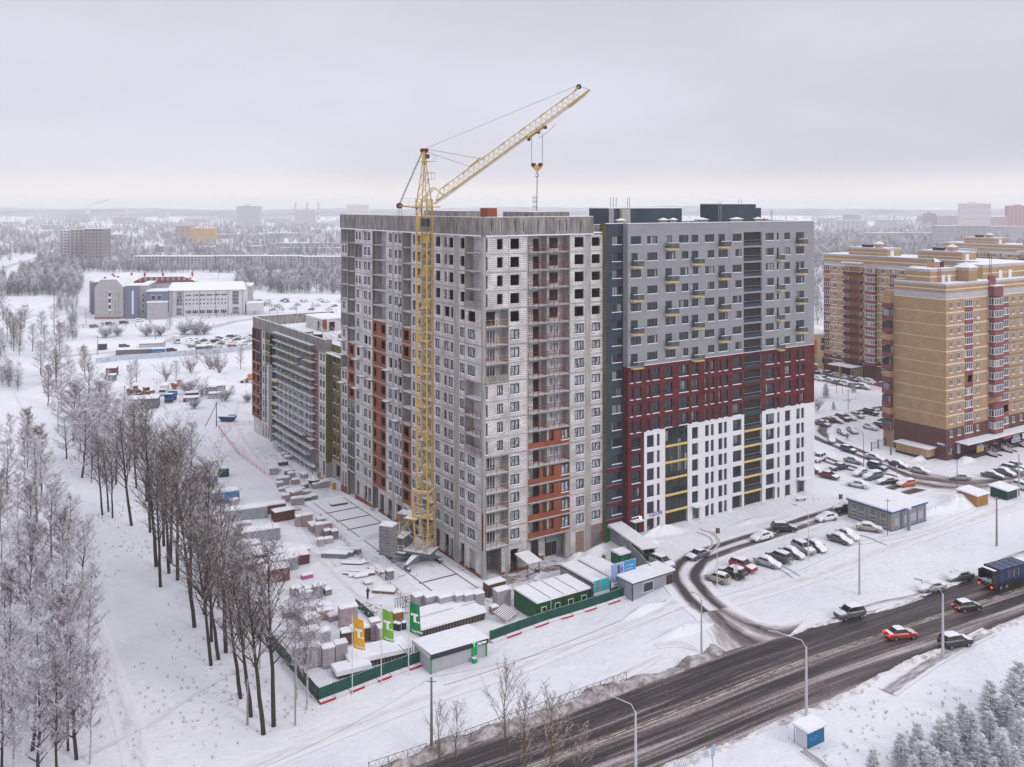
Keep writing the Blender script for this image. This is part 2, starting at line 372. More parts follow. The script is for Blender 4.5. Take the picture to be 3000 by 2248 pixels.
def text(name,body,size,m,parent,loc,rz=0,space=1.0,bold=0,rx=90,scale=None):
    cu=D.curves.new(name,'FONT'); cu.body=body; cu.size=size; cu.extrude=.02; cu.space_character=space; cu.offset=bold
    t=D.objects.new(name+'_c',cu); C.objects.link(t); bpy.context.view_layer.update()
    me=D.meshes.new_from_object(t.evaluated_get(bpy.context.evaluated_depsgraph_get())); D.objects.remove(t); D.curves.remove(cu)
    me.materials.clear(); me.materials.append(m); me.polygons.foreach_set('material_index',[0]*len(me.polygons))
    o=D.objects.new(name,me); C.objects.link(o); o.parent=parent; o.location=loc; o.rotation_euler=(R(rx),0,rz)
    if scale: o.scale=scale
    return o
# ================= tower under construction =================
FH=3.04; ZT=56.45
def zl(k): return ZT-FH*k            # underside line of storey k (k=0 top)
def tower():
    T=thing('unfinished_tower','tall unfinished apartment tower of white blocks and bare concrete behind the yellow crane','building',(-4.7,151.2,0),ROT)
    Wl=MB(); Fr=MB(); Pa=MB(); RB=MB(); Ra=MB(); Sl=MB(); It=MB(); wins=[]
    ZB=zl(17)
    def cell(side,s0,s1,k,holes=(),m=BLOCK):
        wallp(Wl if m is BLOCK else RB,side,s0,s1,zl(k)+.11,zl(k-1)-.11,holes,m,d=.0 if m is BLOCK else .02)
    def win(side,a,b,k,zo=.85,h=1.65,kind='film',d=.10):
        z=zl(k)+zo
        if kind: wins.append((side,a+.02,b-.02,z+.02,z+h-.02,d,kind))
        return (a,b,z,z+h)
    def recess(side,s0,s1,k,dep=1.6,back=BLOCK,door=None,sidem=CONC_L,rail=None,k0=None):
        z0,z1=zl(k)+.11,zl(k-1)-.11
        hl=[(door[0],door[1],z0+.02,z0+2.2)] if door else []
        wallp(Wl,side,s0,s1,z0,z1,hl,back,d=dep)
        for s in (s0,s1): Fr.quad(P(side,s,0,z0),P(side,s,dep,z0),P(side,s,dep,z1),P(side,s,0,z1),sidem)
        fbox(Sl,side,s0+.05,s1-.05,-.25,dep,z0-.2,z0+.03,CONC,SNOWCAP)
        if rail:
            for zz in (.55,1.1): fbox(Ra,side,s0+.1,s1-.1,-.06,0,z0+zz,z0+zz+.06,rail)
            n=max(2,int((s1-s0)/1.1))
            for i in range(n+1):
                s=s0+.1+(s1-s0-.2)*i/n; fbox(Ra,side,s-.035,s+.035,-.06,0,z0,z0+1.12,rail)
    top=lambda k: 1<=k<=4
    for k in range(1,18):
        openw=k<=5; kd=None if openw else 'film'
        A=k<=4 or 9<=k<=12               # narrow + wide arrangement
        # ---------- right face ----------
        if A:
            h=[win('R',.35,.85,k,.4,2.2,kd if k>4 else None),win('R',2.66,3.8,k,.75,1.75,kd)]
            cell('R',.25,4.9,k,h)
        else:
            recess('R',.3,4.85,k,1.9,door=None,rail=mat('orange_batten',(.42,.17,.09),.7,snow=.2))
            z=zl(k)+.12
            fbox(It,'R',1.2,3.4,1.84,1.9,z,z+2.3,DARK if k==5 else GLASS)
            if k>5:
                for s in (1.2,1.72,2.27,2.8,3.32): fbox(It,'R',s,s+.08,1.78,1.84,z,z+2.3,WFRAME)
                fbox(It,'R',1.2,3.4,1.78,1.836,z+2.22,z+2.3,WFRAME); fbox(It,'R',1.2,3.4,1.78,1.836,z+.0,z+.1,WFRAME)
            if k==8: fbox(Pa,'R',.3,4.85,-.1,.02,zl(k)+.1,zl(k)+1.1,CONC)
        cell('R',5.0,8.6,k,[win('R',5.3,7.1,k,.75,1.75,kd)])
        # loggia 8.75..17.6
        brick=k in (12,14,15,16,17)
        recess('R',8.8,17.6,k,2.0,rail=None if brick else OXR,door=(11.2,12.6))
        z=zl(k)+.11
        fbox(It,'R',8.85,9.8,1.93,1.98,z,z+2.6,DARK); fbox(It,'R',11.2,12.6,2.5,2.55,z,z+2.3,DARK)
        for s in (13.0,): fbox(Fr,'R',s,s+.35,.3,2.0,z,z+2.8,CONC_L)
        if k>5:
            fbox(It,'R',14.6,15.3,1.9,1.96,z+.9,z+2.2,GLASS_F); fbox(It,'R',15.45,16.5,1.9,1.96,z+.1,z+2.3,GLASS_F)
            for a,b,c,e in ((14.5,14.6,.8,2.3),(15.3,15.45,.1,2.4),(16.5,16.62,.1,2.4),(14.6,16.5,2.2,2.32),(14.6,15.3,.8,.92),(15.95,16.03,.1,2.2)): fbox(It,'R',a,b,1.85,1.9,z+c,z+e,WFRAME)
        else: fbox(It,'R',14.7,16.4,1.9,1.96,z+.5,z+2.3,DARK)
        if not brick and k<17:
            for s in (10.9,14.2,15.7): fbox(Ra,'R',s,s+.07,-.1,-.03,z,z+2.8,OXR)
        if brick:
            fbox(RB,'R',8.8,14.2,-.04,.14,z,z+.95,REDB); fbox(RB,'R',14.2,15.7,-.04,.14,z,z+2.6,REDB)
            fbox(RB,'R',15.7,17.6,-.04,.14,z,z+.7,REDB); fbox(RB,'R',17.4,17.6,-.04,.14,z+.7,z+2.6,REDB)
            if k!=12: fbox(RB,'R',11.2,11.85,-.04,.14,z+.95,z+2.6,REDB)
            fbox(RB,'R',12.9,14.2,.5,.6,z+.95,z+2.6,REDB)
            wins.append(('R',15.72,17.38,z+.72,z+2.58,.0,'film'))
        cell('R',17.7,20.9,k,[win('R',(19.0 if k>9 and (k<10 or k>12) else 18.7),20.75,k,.75,1.75,kd)])
        cell('R',22.25,25.3,k,[win('R',22.5,24.4,k,.85,1.55,kd)])
        # ---------- left face ----------
        if A: recess('L',.75,6.0,k,1.7,rail=OXR if k in (10,11) else None,sidem=CONC_L); 
        else: cell('L',.7,6.0,k,[win('L',2.6,5.1,k,.75,1.75,kd)])
        if k==4 or k==12: fbox(Pa,'L',.75,6.0,-.12,.02,zl(k)+.0,zl(k)+1.15,CONC,SNOWCAP)
        cell('L',6.1,8.0,k,[win('L',6.15,7.75,k,.75,1.75,kd)])
        nw=[(12.4,13.25),(10.05,11.7)] if A else [(11.4,13.3),(10.05,11.0)]
        cell('L',9.75,13.7,k,[win('L',a,b,k,.75,1.75,kd) for a,b in nw])
        cell('L',13.75,17.2,k,[win('L',14.7,16.5,k,.75,1.75,kd)])
        recess('L',17.3,21.5,k,1.8)
        nw=[(24.5,25.4),(22.3,23.8)] if A else [(23.6,25.5),(22.2,23.1)]
        cell('L',21.6,26.0,k,[win('L',a,b,k,.75,1.75,kd) for a,b in nw])
        if k in (7,8) or k>=13:
            cell('L',26.1,29.8,k,[win('L',27.2,29.3,k,.75,1.75,None)],REDB)
        else: recess('L',26.1,29.8,k,1.9,sidem=CONC_L,rail=OXR if k==12 else None)
        hb=[(32.1,33.1),(30.1,31.5)] if A else [(31.3,33.1),(30.1,30.8)]
        cell('L',29.9,33.2,k,[win('L',a,b,k,.75,1.75,None if (9<=k<=11 and (a<31.4)) else 'film') for a,b in hb])
        cell('L',34.2,36.9,k,[win('L',34.3,35.7,k,.55 if k in(9,11) else .75,2.0 if k in(9,11) else 1.75,None if k==9 else 'film')])
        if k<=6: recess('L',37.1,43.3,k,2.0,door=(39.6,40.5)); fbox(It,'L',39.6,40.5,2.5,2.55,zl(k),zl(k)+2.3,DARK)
        else:
            hb=[win('L',37.5,39.4,k,.75,1.7,None),win('L',41.6,43.0,k,.75,1.75,None)]
            cell('L',37.1,43.3,k,hb,REDB)
        nw=[(46.2,47.6),(44.4,45.8)] if A else [(45.9,47.6),(44.3,45.3)]
        cell('L',43.45,48.5,k,[win('L',a,b,k,.75,1.75,None if k in(8,9,10,11) and a<46 else 'film') for a,b in nw])
        if k==2: recess('L',48.6,52.1,k,1.8)
        elif k in (1,3,4): cell('L',48.6,52.1,k,[win('L',a,b,k,.75,1.75) for a,b in ((50.9,51.8),(49.3,50.2))])
        else: cell('L',48.6,52.1,k,[win('L',49.9,51.5,k,.75,1.75,None if k==9 else 'film')])
        if k<=8: recess('L',52.3,56.1,k,2.0)
        elif k<=12: cell('L',52.3,56.1,k,[win('L',53.2,55.2,k,.75,1.75,None)],REDB)
        else:
            recess('L',52.3,56.1,k,1.6)
            wins.append(('L',52.35,56.05,zl(k)+.15,zl(k-1)-.15,-.02,'curt'))
        if k in (1,3,4,5,7,10): recess('L',56.3,59.7,k,1.9)
        else: cell('L',56.3,59.7,k,[win('L',a,b,k,.75,1.75) for a,b in ([(57.3,58.9)] if k in (6,8,9) else [(56.7,57.7),(58.2,59.2)])])
        # slab edges
        for side,s0,s1 in (('R',0,25.3),('L',0,59.8)): fbox(Fr,side,s0 if side=='R' else .06,s1,-.03,.35,zl(k)-.11,zl(k)+.11,CONC_L)
    # vertical concrete members
    for a,b in ((0.0,.3),(4.88,5.02),(8.6,8.8),(17.58,17.72),(20.9,22.25)): fbox(Fr,'R',a,b,-.02,.5,ZB-.1,ZT,CONC_L)
    for a,b in ((.0,.75),(5.98,6.12),(8.0,9.75),(13.68,13.78),(17.18,17.32),(21.48,21.62),(25.98,26.12),(29.78,29.92),(33.2,34.2),(36.9,37.1),(43.3,43.45),(48.48,48.62),(52.1,52.3),(56.1,56.3),(59.68,59.82)):
        fbox(Fr,'L',a,b,-.02 if a>.1 else -.001,.5,ZB-.1,ZT,CONC_L)
    # ground storey
    def gcell(side,s0,s1,hs,m=BLOCK): wallp(Wl,side,s0,s1,.5,ZB-.11,hs,m,rev=.4); wallp(RB,side,s0,s1,-1.2,.5,[h for h in hs if h[2]<.4],REDB,d=.02,rev=.4)
    for side,ps in (('R',((0,.35),(4.2,5.0),(8.6,8.8),(16.7,17.8),(20.9,22.3))),('L',((0.0,.75),(5.9,6.2),(8,9.75),(17.2,17.4),(21.4,21.7),(25.9,26.2),(29.7,30),(33.2,34.2),(36.9,37.2),(43.2,43.5),(52.0,52.3),(56,56.3)))):
        for a,b in ps: fbox(Fr,side,a,b,-.03,.6,-1.5,ZB,CONC_L)
    recess_g=lambda side,a,b,d=2.5:(wallp(Wl,side,a,b,-.5,ZB-.1,[],BLOCK,d=d),[Fr.quad(P(side,s,0,-1),P(side,s,d,-1),P(side,s,d,ZB),P(side,s,0,ZB),CONC_L) for s in (a,b)])
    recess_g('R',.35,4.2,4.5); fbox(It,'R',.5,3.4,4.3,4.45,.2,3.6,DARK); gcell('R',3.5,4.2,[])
    gcell('R',5.0,8.6,[(5.3,6.9,.3,3.9)])
    recess_g('R',8.8,17.6,2.2); 
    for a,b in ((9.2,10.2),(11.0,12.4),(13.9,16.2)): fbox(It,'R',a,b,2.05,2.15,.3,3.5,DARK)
    fbox(It,'R',13.9,16.2,1.9,2.04,2.7,4.2,mat('grey_shutter',(.22,.26,.28),.5)); fbox(It,'R',15.0,15.1,1.95,2.04,.2,2.7,WOOD)
    gcell('R',17.7,20.9,[]); PLY=mat('pink_plaster',(.30,.20,.17),.9,(.24,.17,.15),1)
    fbox(Wl,'R',18.9,20.7,-.05,.0,.6,4.2,PLY); fbox(Wl,'R',22.3,25.3,0,.1,-.5,ZB-.11,PLY); fbox(It,'R',22.9,24.0,-.05,.0,.6,3.2,mat('steel_door',(.17,.19,.21),.5))
    for a,b,hs in ((.75,5.9,[(2.5,4.6,.2,3.9)]),(6.2,8,[(6.3,7.7,.2,4)]),(9.75,17.2,[(10.1,11.1,.3,3.7),(11.6,13.3,.3,3.9),(15,16.5,.3,3.9)]),(26.2,29.7,[(27,29.2,-.6,4)]),
        (30.0,33.2,[(30.3,32.6,.0,3.8)]),(34.2,36.9,[(34.4,36.3,.0,3.8)]),(21.7,25.9,[(23,25,.3,3.8)]),(37.2,40.6,[(38,40,.3,3.8)]),(43.5,52.0,[(44.2,45.7,.5,3.6),(46.1,47.6,.5,3.6),(50,51.4,.5,3.6)]),(56.3,59.7,[(56.7,57.7,.3,3.8),(58.2,59.2,.3,3.8)])): gcell('L',a,b,hs)
    recess_g('L',17.4,21.4); recess_g('L',40.6,43.2,3); recess_g('L',52.3,56,3)
    # inside: floor plates and cross walls seen through the empty openings
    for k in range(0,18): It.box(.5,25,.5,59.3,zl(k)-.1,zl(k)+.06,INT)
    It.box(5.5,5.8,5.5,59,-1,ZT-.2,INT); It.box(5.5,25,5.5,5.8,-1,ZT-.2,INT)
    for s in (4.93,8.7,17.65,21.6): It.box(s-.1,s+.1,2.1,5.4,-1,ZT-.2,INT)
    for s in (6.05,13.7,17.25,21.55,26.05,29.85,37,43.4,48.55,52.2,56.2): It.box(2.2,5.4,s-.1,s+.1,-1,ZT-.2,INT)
    fbox(Wl,'L',59.8,59.9,0,18,-1,ZT,CONC_L); fbox(Wl,'R',25.3,25.45,0,18,-1,ZT,WOOL)
    # parapet with slits
    rnd=random.Random(3); sl=lambda L,off:[(s,s+.26,57.0,58.95) for s in L]
    Rs=[1.3,3.1,6.0,7.6,10.6,12.3,15.1,16.6,19.7]; Ls=[1.6,4.2,6.0,9.2,11.0,13.4,18.5,24.9,28.6,30.9,33.0,34.9,38.2,41.6,43.4,48.0,51.9,54.6,56.6,58.9]
    for side,Ls_,e in (('R',Rs,22.6),('L',Ls,59.8)):
        hh=sl(Ls_,0); wallp(Pa,side,-.25,e,ZT+.05,59.5,hh,CONC,d=-.25,rev=.3); wallp(Pa,side,.05,e,ZT+.05,59.5,hh,CONC,d=.05,rev=.01)
        fbox(Pa,side,-.3,e,-.3,.1,59.5,59.58,SNOWCAP)
        fbox(Fr,side,.3,e,-.4,-.2,ZT-.12,ZT+.04,SNOWCAP)
        s=-.2
        while s<e:
            fbox(Pa,side,s,s+.05,-.285,-.25,ZT+.05,59.5,SEAM); s+=rnd.choice((1.2,1.2,2.4,3.6))
        s=.5
        while s<e: fbox(Ra,side,s,s+.18,-.5,-.1,ZT-.05,ZT+.10,SNOWCAP); s+=.52
    wallp(Pa,'R',22.6,25.4,ZT,58.0,[],CONC,d=.8); fbox(Pa,'R',22.6,25.4,.7,1.1,58.0,58.08,SNOWCAP)
    Pa.box(22.5,22.6,-.2,15,ZT,59.5,CONC)
    Sl.box(0.1,25.3,.1,59.8,ZT+.06,ZT+.3,SNOWCAP)
    # rooftop lift houses and brick chimney
    Ro=MB(); Ro.box(8,16,22,36,ZT,60.4,CONC,SNOWCAP); Ro.box(14,22,6,16,ZT,60.3,CONC,SNOWCAP); Ro.build('lift_house',T)
    Ch=MB(); Ch.box(8.2,10.2,12,14.6,ZT,61.0,REDB,SNOWCAP); Ch.build('chimney',T)
    # snowy shelf slabs of the small balconies and vertical dirty joints
    for s,k in ((47.9,8),(51,9),(47.9,10),(43.6,10),(51,11),(36,9),(32,10),(36,11),(32,12),(43.6,11),(58.5,8),(58.7,11),(58.7,9)): fbox(Sl,'L',s-1.2,s+1.0,-1.1,0,zl(k)-.12,zl(k)+.08,CONC,SNOWCAP)
    for s in (13.2,):
        pass
    Wl.build('block_wall',T); split_build(RB,'brick_infill',T); Fr.build('concrete_frame',T); split_build(Pa,'parapet',T); split_build(Sl,'floor_slab',T,90,.03); It.build('interior',T); split_build(Ra,'railing',T)
    Pr=MB()
    for k in range(13,18): fbox(Pr,'L',-.02,.45,-.06,.0,zl(k),zl(k)+2.9,REDB) if k>15 else None
    fbox(Pr,'R',-.06,.0,-.02,.4,zl(17),zl(15),REDB); split_build(Pr,'brick_pier',T)
    place_windows(T,wins,95)
tower()
# ================= finished grey, red and white block =================
def greyblock():
    T=thing('apartment_block','finished apartment block clad grey above, dark red brick in the middle and white below','building',(20.74,165.17,-.55),ROT); T.scale=(1.009,)*3
    Wg=MB(); Wr=MB(); Ww=MB(); Wd=MB(); Bl=MB(); wins=[]; Sn=MB(); Lg=MB(); Yl=MB(); BG=[]
    F=lambda k:53.5-3*(k-1)
    E=50.2; SNOWL=SNOWCAP
    hg=[];hr=[];hw=[]
    def bal(a,b,k):
        B=MB(); z=F(k); B.box(a,b,-.95,.0,z-.20,z-.02,YEL); B.box(a,b,-.9,0,z-.02,z+.06,SNOWCAP)
        RG=mat('balcony_rail',(.10,.11,.12),.5)
        n=int((b-a)/.16)
        for i in range(n+1):
            s=a+(b-a)*i/n; B.box(s-.03,s+.03,-.94,-.89,z,z+1.1,RG)
        B.box(a,b,-.95,-.87,z+1.08,z+1.16,SNOWCAP)
        for s in (a,b-.04):
            B.box(s,s+.04,-.9,0,z+1.08,z+1.14,RG)
            for j in range(6): B.box(s,s+.03,-.85+j*.14,-.82+j*.14,z,z+1.1,RG)
        B.build('balcony',T)
    GRY='grey'
    for k in range(1,9):
        z=F(k); od=k%2==1
        L=[]
        def w(a,b,z0=.95,z1=2.45): L.append((a,b,z+z0,z+z1))
        if od: w(.7,3.1)
        else: w(.7,2.3,.05,2.45); bal(.6,3.0,k)
        w(4.56,7.0)
        if od: w(8.95,10.55,.05,2.45); bal(8.8,11.5,k)
        else: w(8.95,11.4)
        w(12.3 if od else 13,14.7)
        if od: w(15.5,17.2)
        else: w(15.5,17.2,.05,2.45); bal(15.4,18.0,k)
        w(18.9 if od else 19.7,21.4)
        if od: w(22.5,24.2,.05,2.45); bal(22.4,25.0,k)
        else: w(22.5,25.0)
        w(26.3 if od else 27.1,28.8); w(35.6,38.0)
        w(38.9,39.45,.95 if od else .05,2.45)
        if not od: bal(38.8,40.3,k)
        w(41.1,42.8)
        if od: w(44.6,47.1,.05,2.45); bal(44.5,47.2,k)
        else: w(44.6,47.1)
        hg+=L
        for a,b,c,e in L: wins.append(('R',a+.01,b-.01,c+.01,e-.01,.12,GRY))
    for k in range(9,13):
        for a,b in ((.5,1.25),(1.9,3.1),(4.4,5.2),(5.8,7.5),(8.8,10.6),(12.3,14.7),(15.5,17.1),(18.85,19.6),(20.4,21.3),(22.45,23.2),(23.9,25),(26.3,28.7),(35.6,38),(38.9,39.7),(41.2,42.9),(44.6,45.3),(46,47.1)):
            z=F(k); hr.append((a,b,z+.25,z+2.45)); wins.append(('R',a+.01,b-.01,z+.26,z+2.44,.14,'low'))
    for k in range(13,18):
        z=F(k); hr.append((.9,2.9,z+.25,z+2.45)); wins.append(('R',.91,2.89,z+.26,z+2.44,.14,'low'))
        for a,b in ((4.4,6.1),(6.8,7.5),(15.5,17.1),(18.9,19.9),(20.4,21.2),(22.4,23.5),(23.9,24.7),(26.3,28.7),(35.6,38),(38.9,39.6),(41.2,42.8),(44.6,45.7),(46.1,47.0)):
            hw.append((a,b,z+.2,z+2.45)); wins.append(('R',a+.01,b-.01,z+.21,z+2.44,.14,'low'))
    zg=5.2
    for a,b,c in ((4.4,6.1,2.1),(6.8,7.5,2.1),(18.9,19.9,2.2),(20.4,21.2,2.2),(22.4,23.5,2.2),(23.9,24.7,2.3),(38.9,39.6,2.2),(41.2,42.8,2.2)):
        hw.append((a,b,c,zg-.3)); wins.append(('R',a+.01,b-.01,c+.01,zg-.31,.14,'low'))
    for a,b in ((15.6,17.4),(44.7,47.1)):
        hw.append((a,b,1.5,zg)); wins.append(('R',a+.01,b-.01,1.8,zg-.01,.2,'curt'))
    hr.append((.9,2.5,1.2,4.6)); wins.append(('R',.91,2.49,1.3,4.59,.14,'curt'))
    loggia=(29.4,34.5)
    lgh=[(loggia[0],loggia[1],F(k)+.05,F(k)+2.7) for k in range(1,13)]
    wallp(Wg,'R',0,E,32.65,58.2,hg+lgh,GREYP,rev=.3)
    wallp(Wr,'R',0,E,20.6,32.65,hr+lgh,BRICKRED,d=-.06,rev=.35); wallp(Wr,'R',0,3.75,.5,20.6,hr,BRICKRED,d=-.06,rev=.35)
    big=[(8.8,14.4,-.5,20.6),(29.4,34.5,-.5,20.6),(26.1,28.8,1.2,zg),(35.5,38.2,1.2,zg)]
    wallp(Ww,'R',3.75,E,.5,20.6,hw+big,WHITEP,d=-.12,rev=.4)
    Ww.quad((3.75,-.12,.5),(3.75,0,.5),(3.75,0,20.6),(3.75,-.12,20.6),WHITEP)
    for a,b in ((3.75,8.8),(14.4,29.4),(34.5,E)): Sn.box(a,b,-.2,-.0,20.6,20.68,SNOWCAP)
    Sn.box(0,E,-.14,0,32.65,32.73,SNOWCAP); Sn.box(-.1,E+.1,-.15,.3,58.2,58.3,SNOWCAP); Sn.box(25.45,25.53,-.004,.01,20.7,58.2,SEAM)
    # loggias
    for k in range(1,18):
        z=F(k); a,b=loggia; dep=1.9
        Lg.quad((a,dep,z),(b,dep,z),(b,dep,z+2.75),(a,dep,z+2.75),DARKP)
        Lg.box(a+.02,b-.02,.02,dep,z-.25,z+.05,TEAL,DARKP)
        for s in (a+.01,b-.01): Lg.quad((s,.0,z-.2),(s,dep,z-.2),(s,dep,z+2.75),(s,0,z+2.75),GREYP if k<13 else WHITEP)
        Lg.box(a+1.4,a+2.7,dep-.08,dep-.01,z+.05,z+2.3,FRAME); Lg.box(a+1.5,a+2.6,dep-.12,dep-.09,z+.15,z+2.2,GLASS)
        Lg.box(a+3.6,a+4.9,dep-.08,dep-.02,z+.6,z+2.3,DARKP)
        Lg.box(a,b,.06,.1,z+.05,z+.7,DARKP); Lg.box(a,b,.05,.11,z+1.1,z+1.15,STEEL)
        if k>=13: Yl.box(a,b,-.3,.02,z-.3,z+.0,YEL,SNOWCAP); Yl.box(8.8,14.4,-.3,.02,z-.3,z+.0,YEL,SNOWCAP)
    for k in range(13,18):
        z=F(k); Lg.box(8.85,14.35,.02,1.8,z-.25,z+.04,TEAL); Lg.quad((8.8,1.8,z),(14.4,1.8,z),(14.4,1.8,z+3),(8.8,1.8,z+3),INT)
        wins.append(('R',8.82,14.38,z+.05,z+2.7,.0,'curt')); Lg.box(11.3,11.5,.1,.2,z,z+2.7,FRAME)
    Lg.quad((8.8,.0,1),(8.8,1.8,1),(8.8,1.8,20.6),(8.8,0,20.6),WHITEP); Lg.quad((14.39,.0,1),(14.39,3,1),(14.39,3,20.6),(14.39,0,20.6),WHITEP)
    # ground entrances
    for a,b in ((8.8,14.4),(29.4,34.5)):
        Lg.quad((a,3,.5),(b,3,.5),(b,3,5.3),(a,3,5.3),DARKP); Lg.box(a+2.7,b-1.2,2.9,2.98,2.0,4.8,GLASS)
        for s in (a+2.7,a+3.3,b-1.9,b-1.2): Lg.box(s,s+.08,2.84,2.9,2.0,4.8,FRAME)
        Lg.quad((b-.01,0,.5),(b-.01,3,.5),(b-.01,3,5.3),(b-.01,0,5.3),WHITEP); Lg.quad((a+.01,0,.5),(a+.01,3,.5),(a+.01,3,5.3),(a+.01,0,5.3),WHITEP)
        Lg.box(a,b,0,3,1.7,2.05,mat('porch_floor',(.12,.09,.08),.9))
    for a,b in ((26.1,28.8),(35.5,38.2)):
        Lg.quad((a,2.5,1),(b,2.5,1),(b,2.5,5.3),(a,2.5,5.3),WHITEP); Lg.quad((b,0,1),(b,2.5,1),(b,2.5,5.3),(b,0,5.3),WHITEP); Lg.quad((a,0,1),(a,2.5,1),(a,2.5,5.3),(a,0,5.3),WHITEP)
    Lg.box(35.6,36.5,2.3,2.45,2,4.6,DARKP)
    # canopies
    for a,b in ((15.2,18.2),(44.5,47.6),(.4,2.9)):
        M=MB(); M.box(a,b,-1.4,-.13,5.3 if a<40 else 5.6,5.42 if a<40 else 5.72,WHITEP,SNOWCAP); M.build('entrance_canopy',T)
    # dark recessed part with its windows and red belts
    hd=[]
    for k in range(1,18):
        z=F(k); hd.append((-2.55,-.3,z+.95,z+2.5)); wins.append(('R',-2.54,-.31,z+.96,z+2.49,1.42,'grey'))
        if k>13: fbox(Wr,'R',-3.8,0,1.22,1.30,z-.35,z+.35,BRICKRED,SNOWCAP)
    wallp(Wd,'R',-3.9,0,4.9,58.2,hd,DARKP,d=1.3,rev=.25)
    Wd.quad((-3.9,1.3,58.2),(-3.9,1.3,0),(-3.9,6,0),(-3.9,6,58.2),WOOL)
    Wd.box(-3.85,-.2,1.25,1.4,1,4.9,mat('green_sheet',(.01,.22,.06),.5)); Wd.box(-3.6,-.2,-.2,1.3,4.6,4.75,WHITEP,SNOWCAP); Sn.box(-3.95,0,1.2,1.6,58.2,58.3,SNOWCAP)
    # light side return
    Wg.quad((0,0,32.65),(0,1.3,32.65),(0,1.3,58.2),(0,0,58.2),GREYP); Wr.quad((0,-.06,.3),(0,1.3,.3),(0,1.3,32.65),(0,-.06,32.65),BRICKRED)
    Wg.quad((E,0,20.6),(E,16,20.6),(E,16,58.2),(E,0,58.2),GREYP); Ww.quad((E,-.12,.5),(E,16,.5),(E,16,20.6),(E,-.12,20.6),WHITEP); Wg.quad((-3.9,16,.5),(E,16,.5),(E,16,58.2),(-3.9,16,58.2),GREYP)
    Rf=MB(); Rf.box(-3.85,E,1.7,16,57.0,57.6,SNOWCAP); Rf.build('roof',T)
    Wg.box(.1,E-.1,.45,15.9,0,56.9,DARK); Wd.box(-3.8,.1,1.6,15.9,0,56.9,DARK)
    # roof houses, vents
    for a,b,c,d,z1,lad in ((3,21.6,9,15,60.9,0),(32.5,42.8,9,15,61.7,1),(42.8,45.5,10,15,60.9,0)):
        M=MB(); M.box(a,b,c,d,57.5,z1,DARKP); M.box(a-.1,b+.1,c-.1,d+.1,z1,z1+.15,SNOWCAP)
        if a<4: M.box(a+.02,a+1.2,c-.06,d,57.5,z1-.02,GREYP); M.box(a+2.6,a+4.6,c-.8,c,57.5,z1-.1,CONC_L)
        if lad:
            for z in np.arange(57.8,61.6,.35): M.box(a-1.0,a-.3,c-.3,c-.22,z,z+.05,STEEL)
            for s in (a-1.0,a-.3): M.box(s,s+.06,c-.3,c-.22,57.5,62.3,STEEL)
        M.build('roof_house',T)
    for s,y,w in ((.9,3,.5),(11.2,3,.5),(13.7,3,.4),(20.9,3,.9),(30.6,3,.8),(36.7,3,.4),(40,4,.5)):
        M=MB(); M.box(s-w,s+w,y-w,y+w,57.5,58.75,CONC_L); M.poly([(s-w-.3,y-w-.3,58.75),(s+w+.3,y-w-.3,58.75),(s,y,59.15)],SNOWCAP); M.poly([(s+w+.3,y-w-.3,58.75),(s+w+.3,y+w+.3,58.75),(s,y,59.15)],SNOWCAP); M.poly([(s-w-.3,y+w+.3,58.75),(s-w-.3,y-w-.3,58.75),(s,y,59.15)],SNOWCAP); M.poly([(s+w+.3,y+w+.3,58.75),(s-w-.3,y+w+.3,58.75),(s,y,59.15)],SNOWCAP); M.build('roof_vent',T)
    M=MB()
    for s in (3.8,4.5,5.2,8.0,8.5,38.2,39,48.0,48.4): M.tube((s,9.5,57.5),(s,9.5,63 if s<9 else 62.6 if s<40 else 60.5),.06,.06,5,STEEL)
    M.build('roof_pipe',T)
    # blue lettering over the pick-up point and a small lit lamp
    text('sign_lettering','OZON',1.0,mat('sign_violet',(.10,.07,.45),.5),T,(4.9,-.2,5.28),space=1.05)
    M=MB(); M.box(2.75,2.95,-.35,-.1,5.45,5.65,mat('lamp_glow',(1,.8,.5),.5,emit=(1,.7,.35),es=9)); M.build('wall_lamp',T)
    Wg.build('grey_cladding',T); Wr.build('brick_cladding',T); Ww.build('white_cladding',T); Wd.build('slate_cladding',T); split_build(Lg,'loggia',T); split_build(Yl,'yellow_band',T); split_build(Sn,'snow_ledge',T)
    place_windows(T,wins,95)
greyblock()
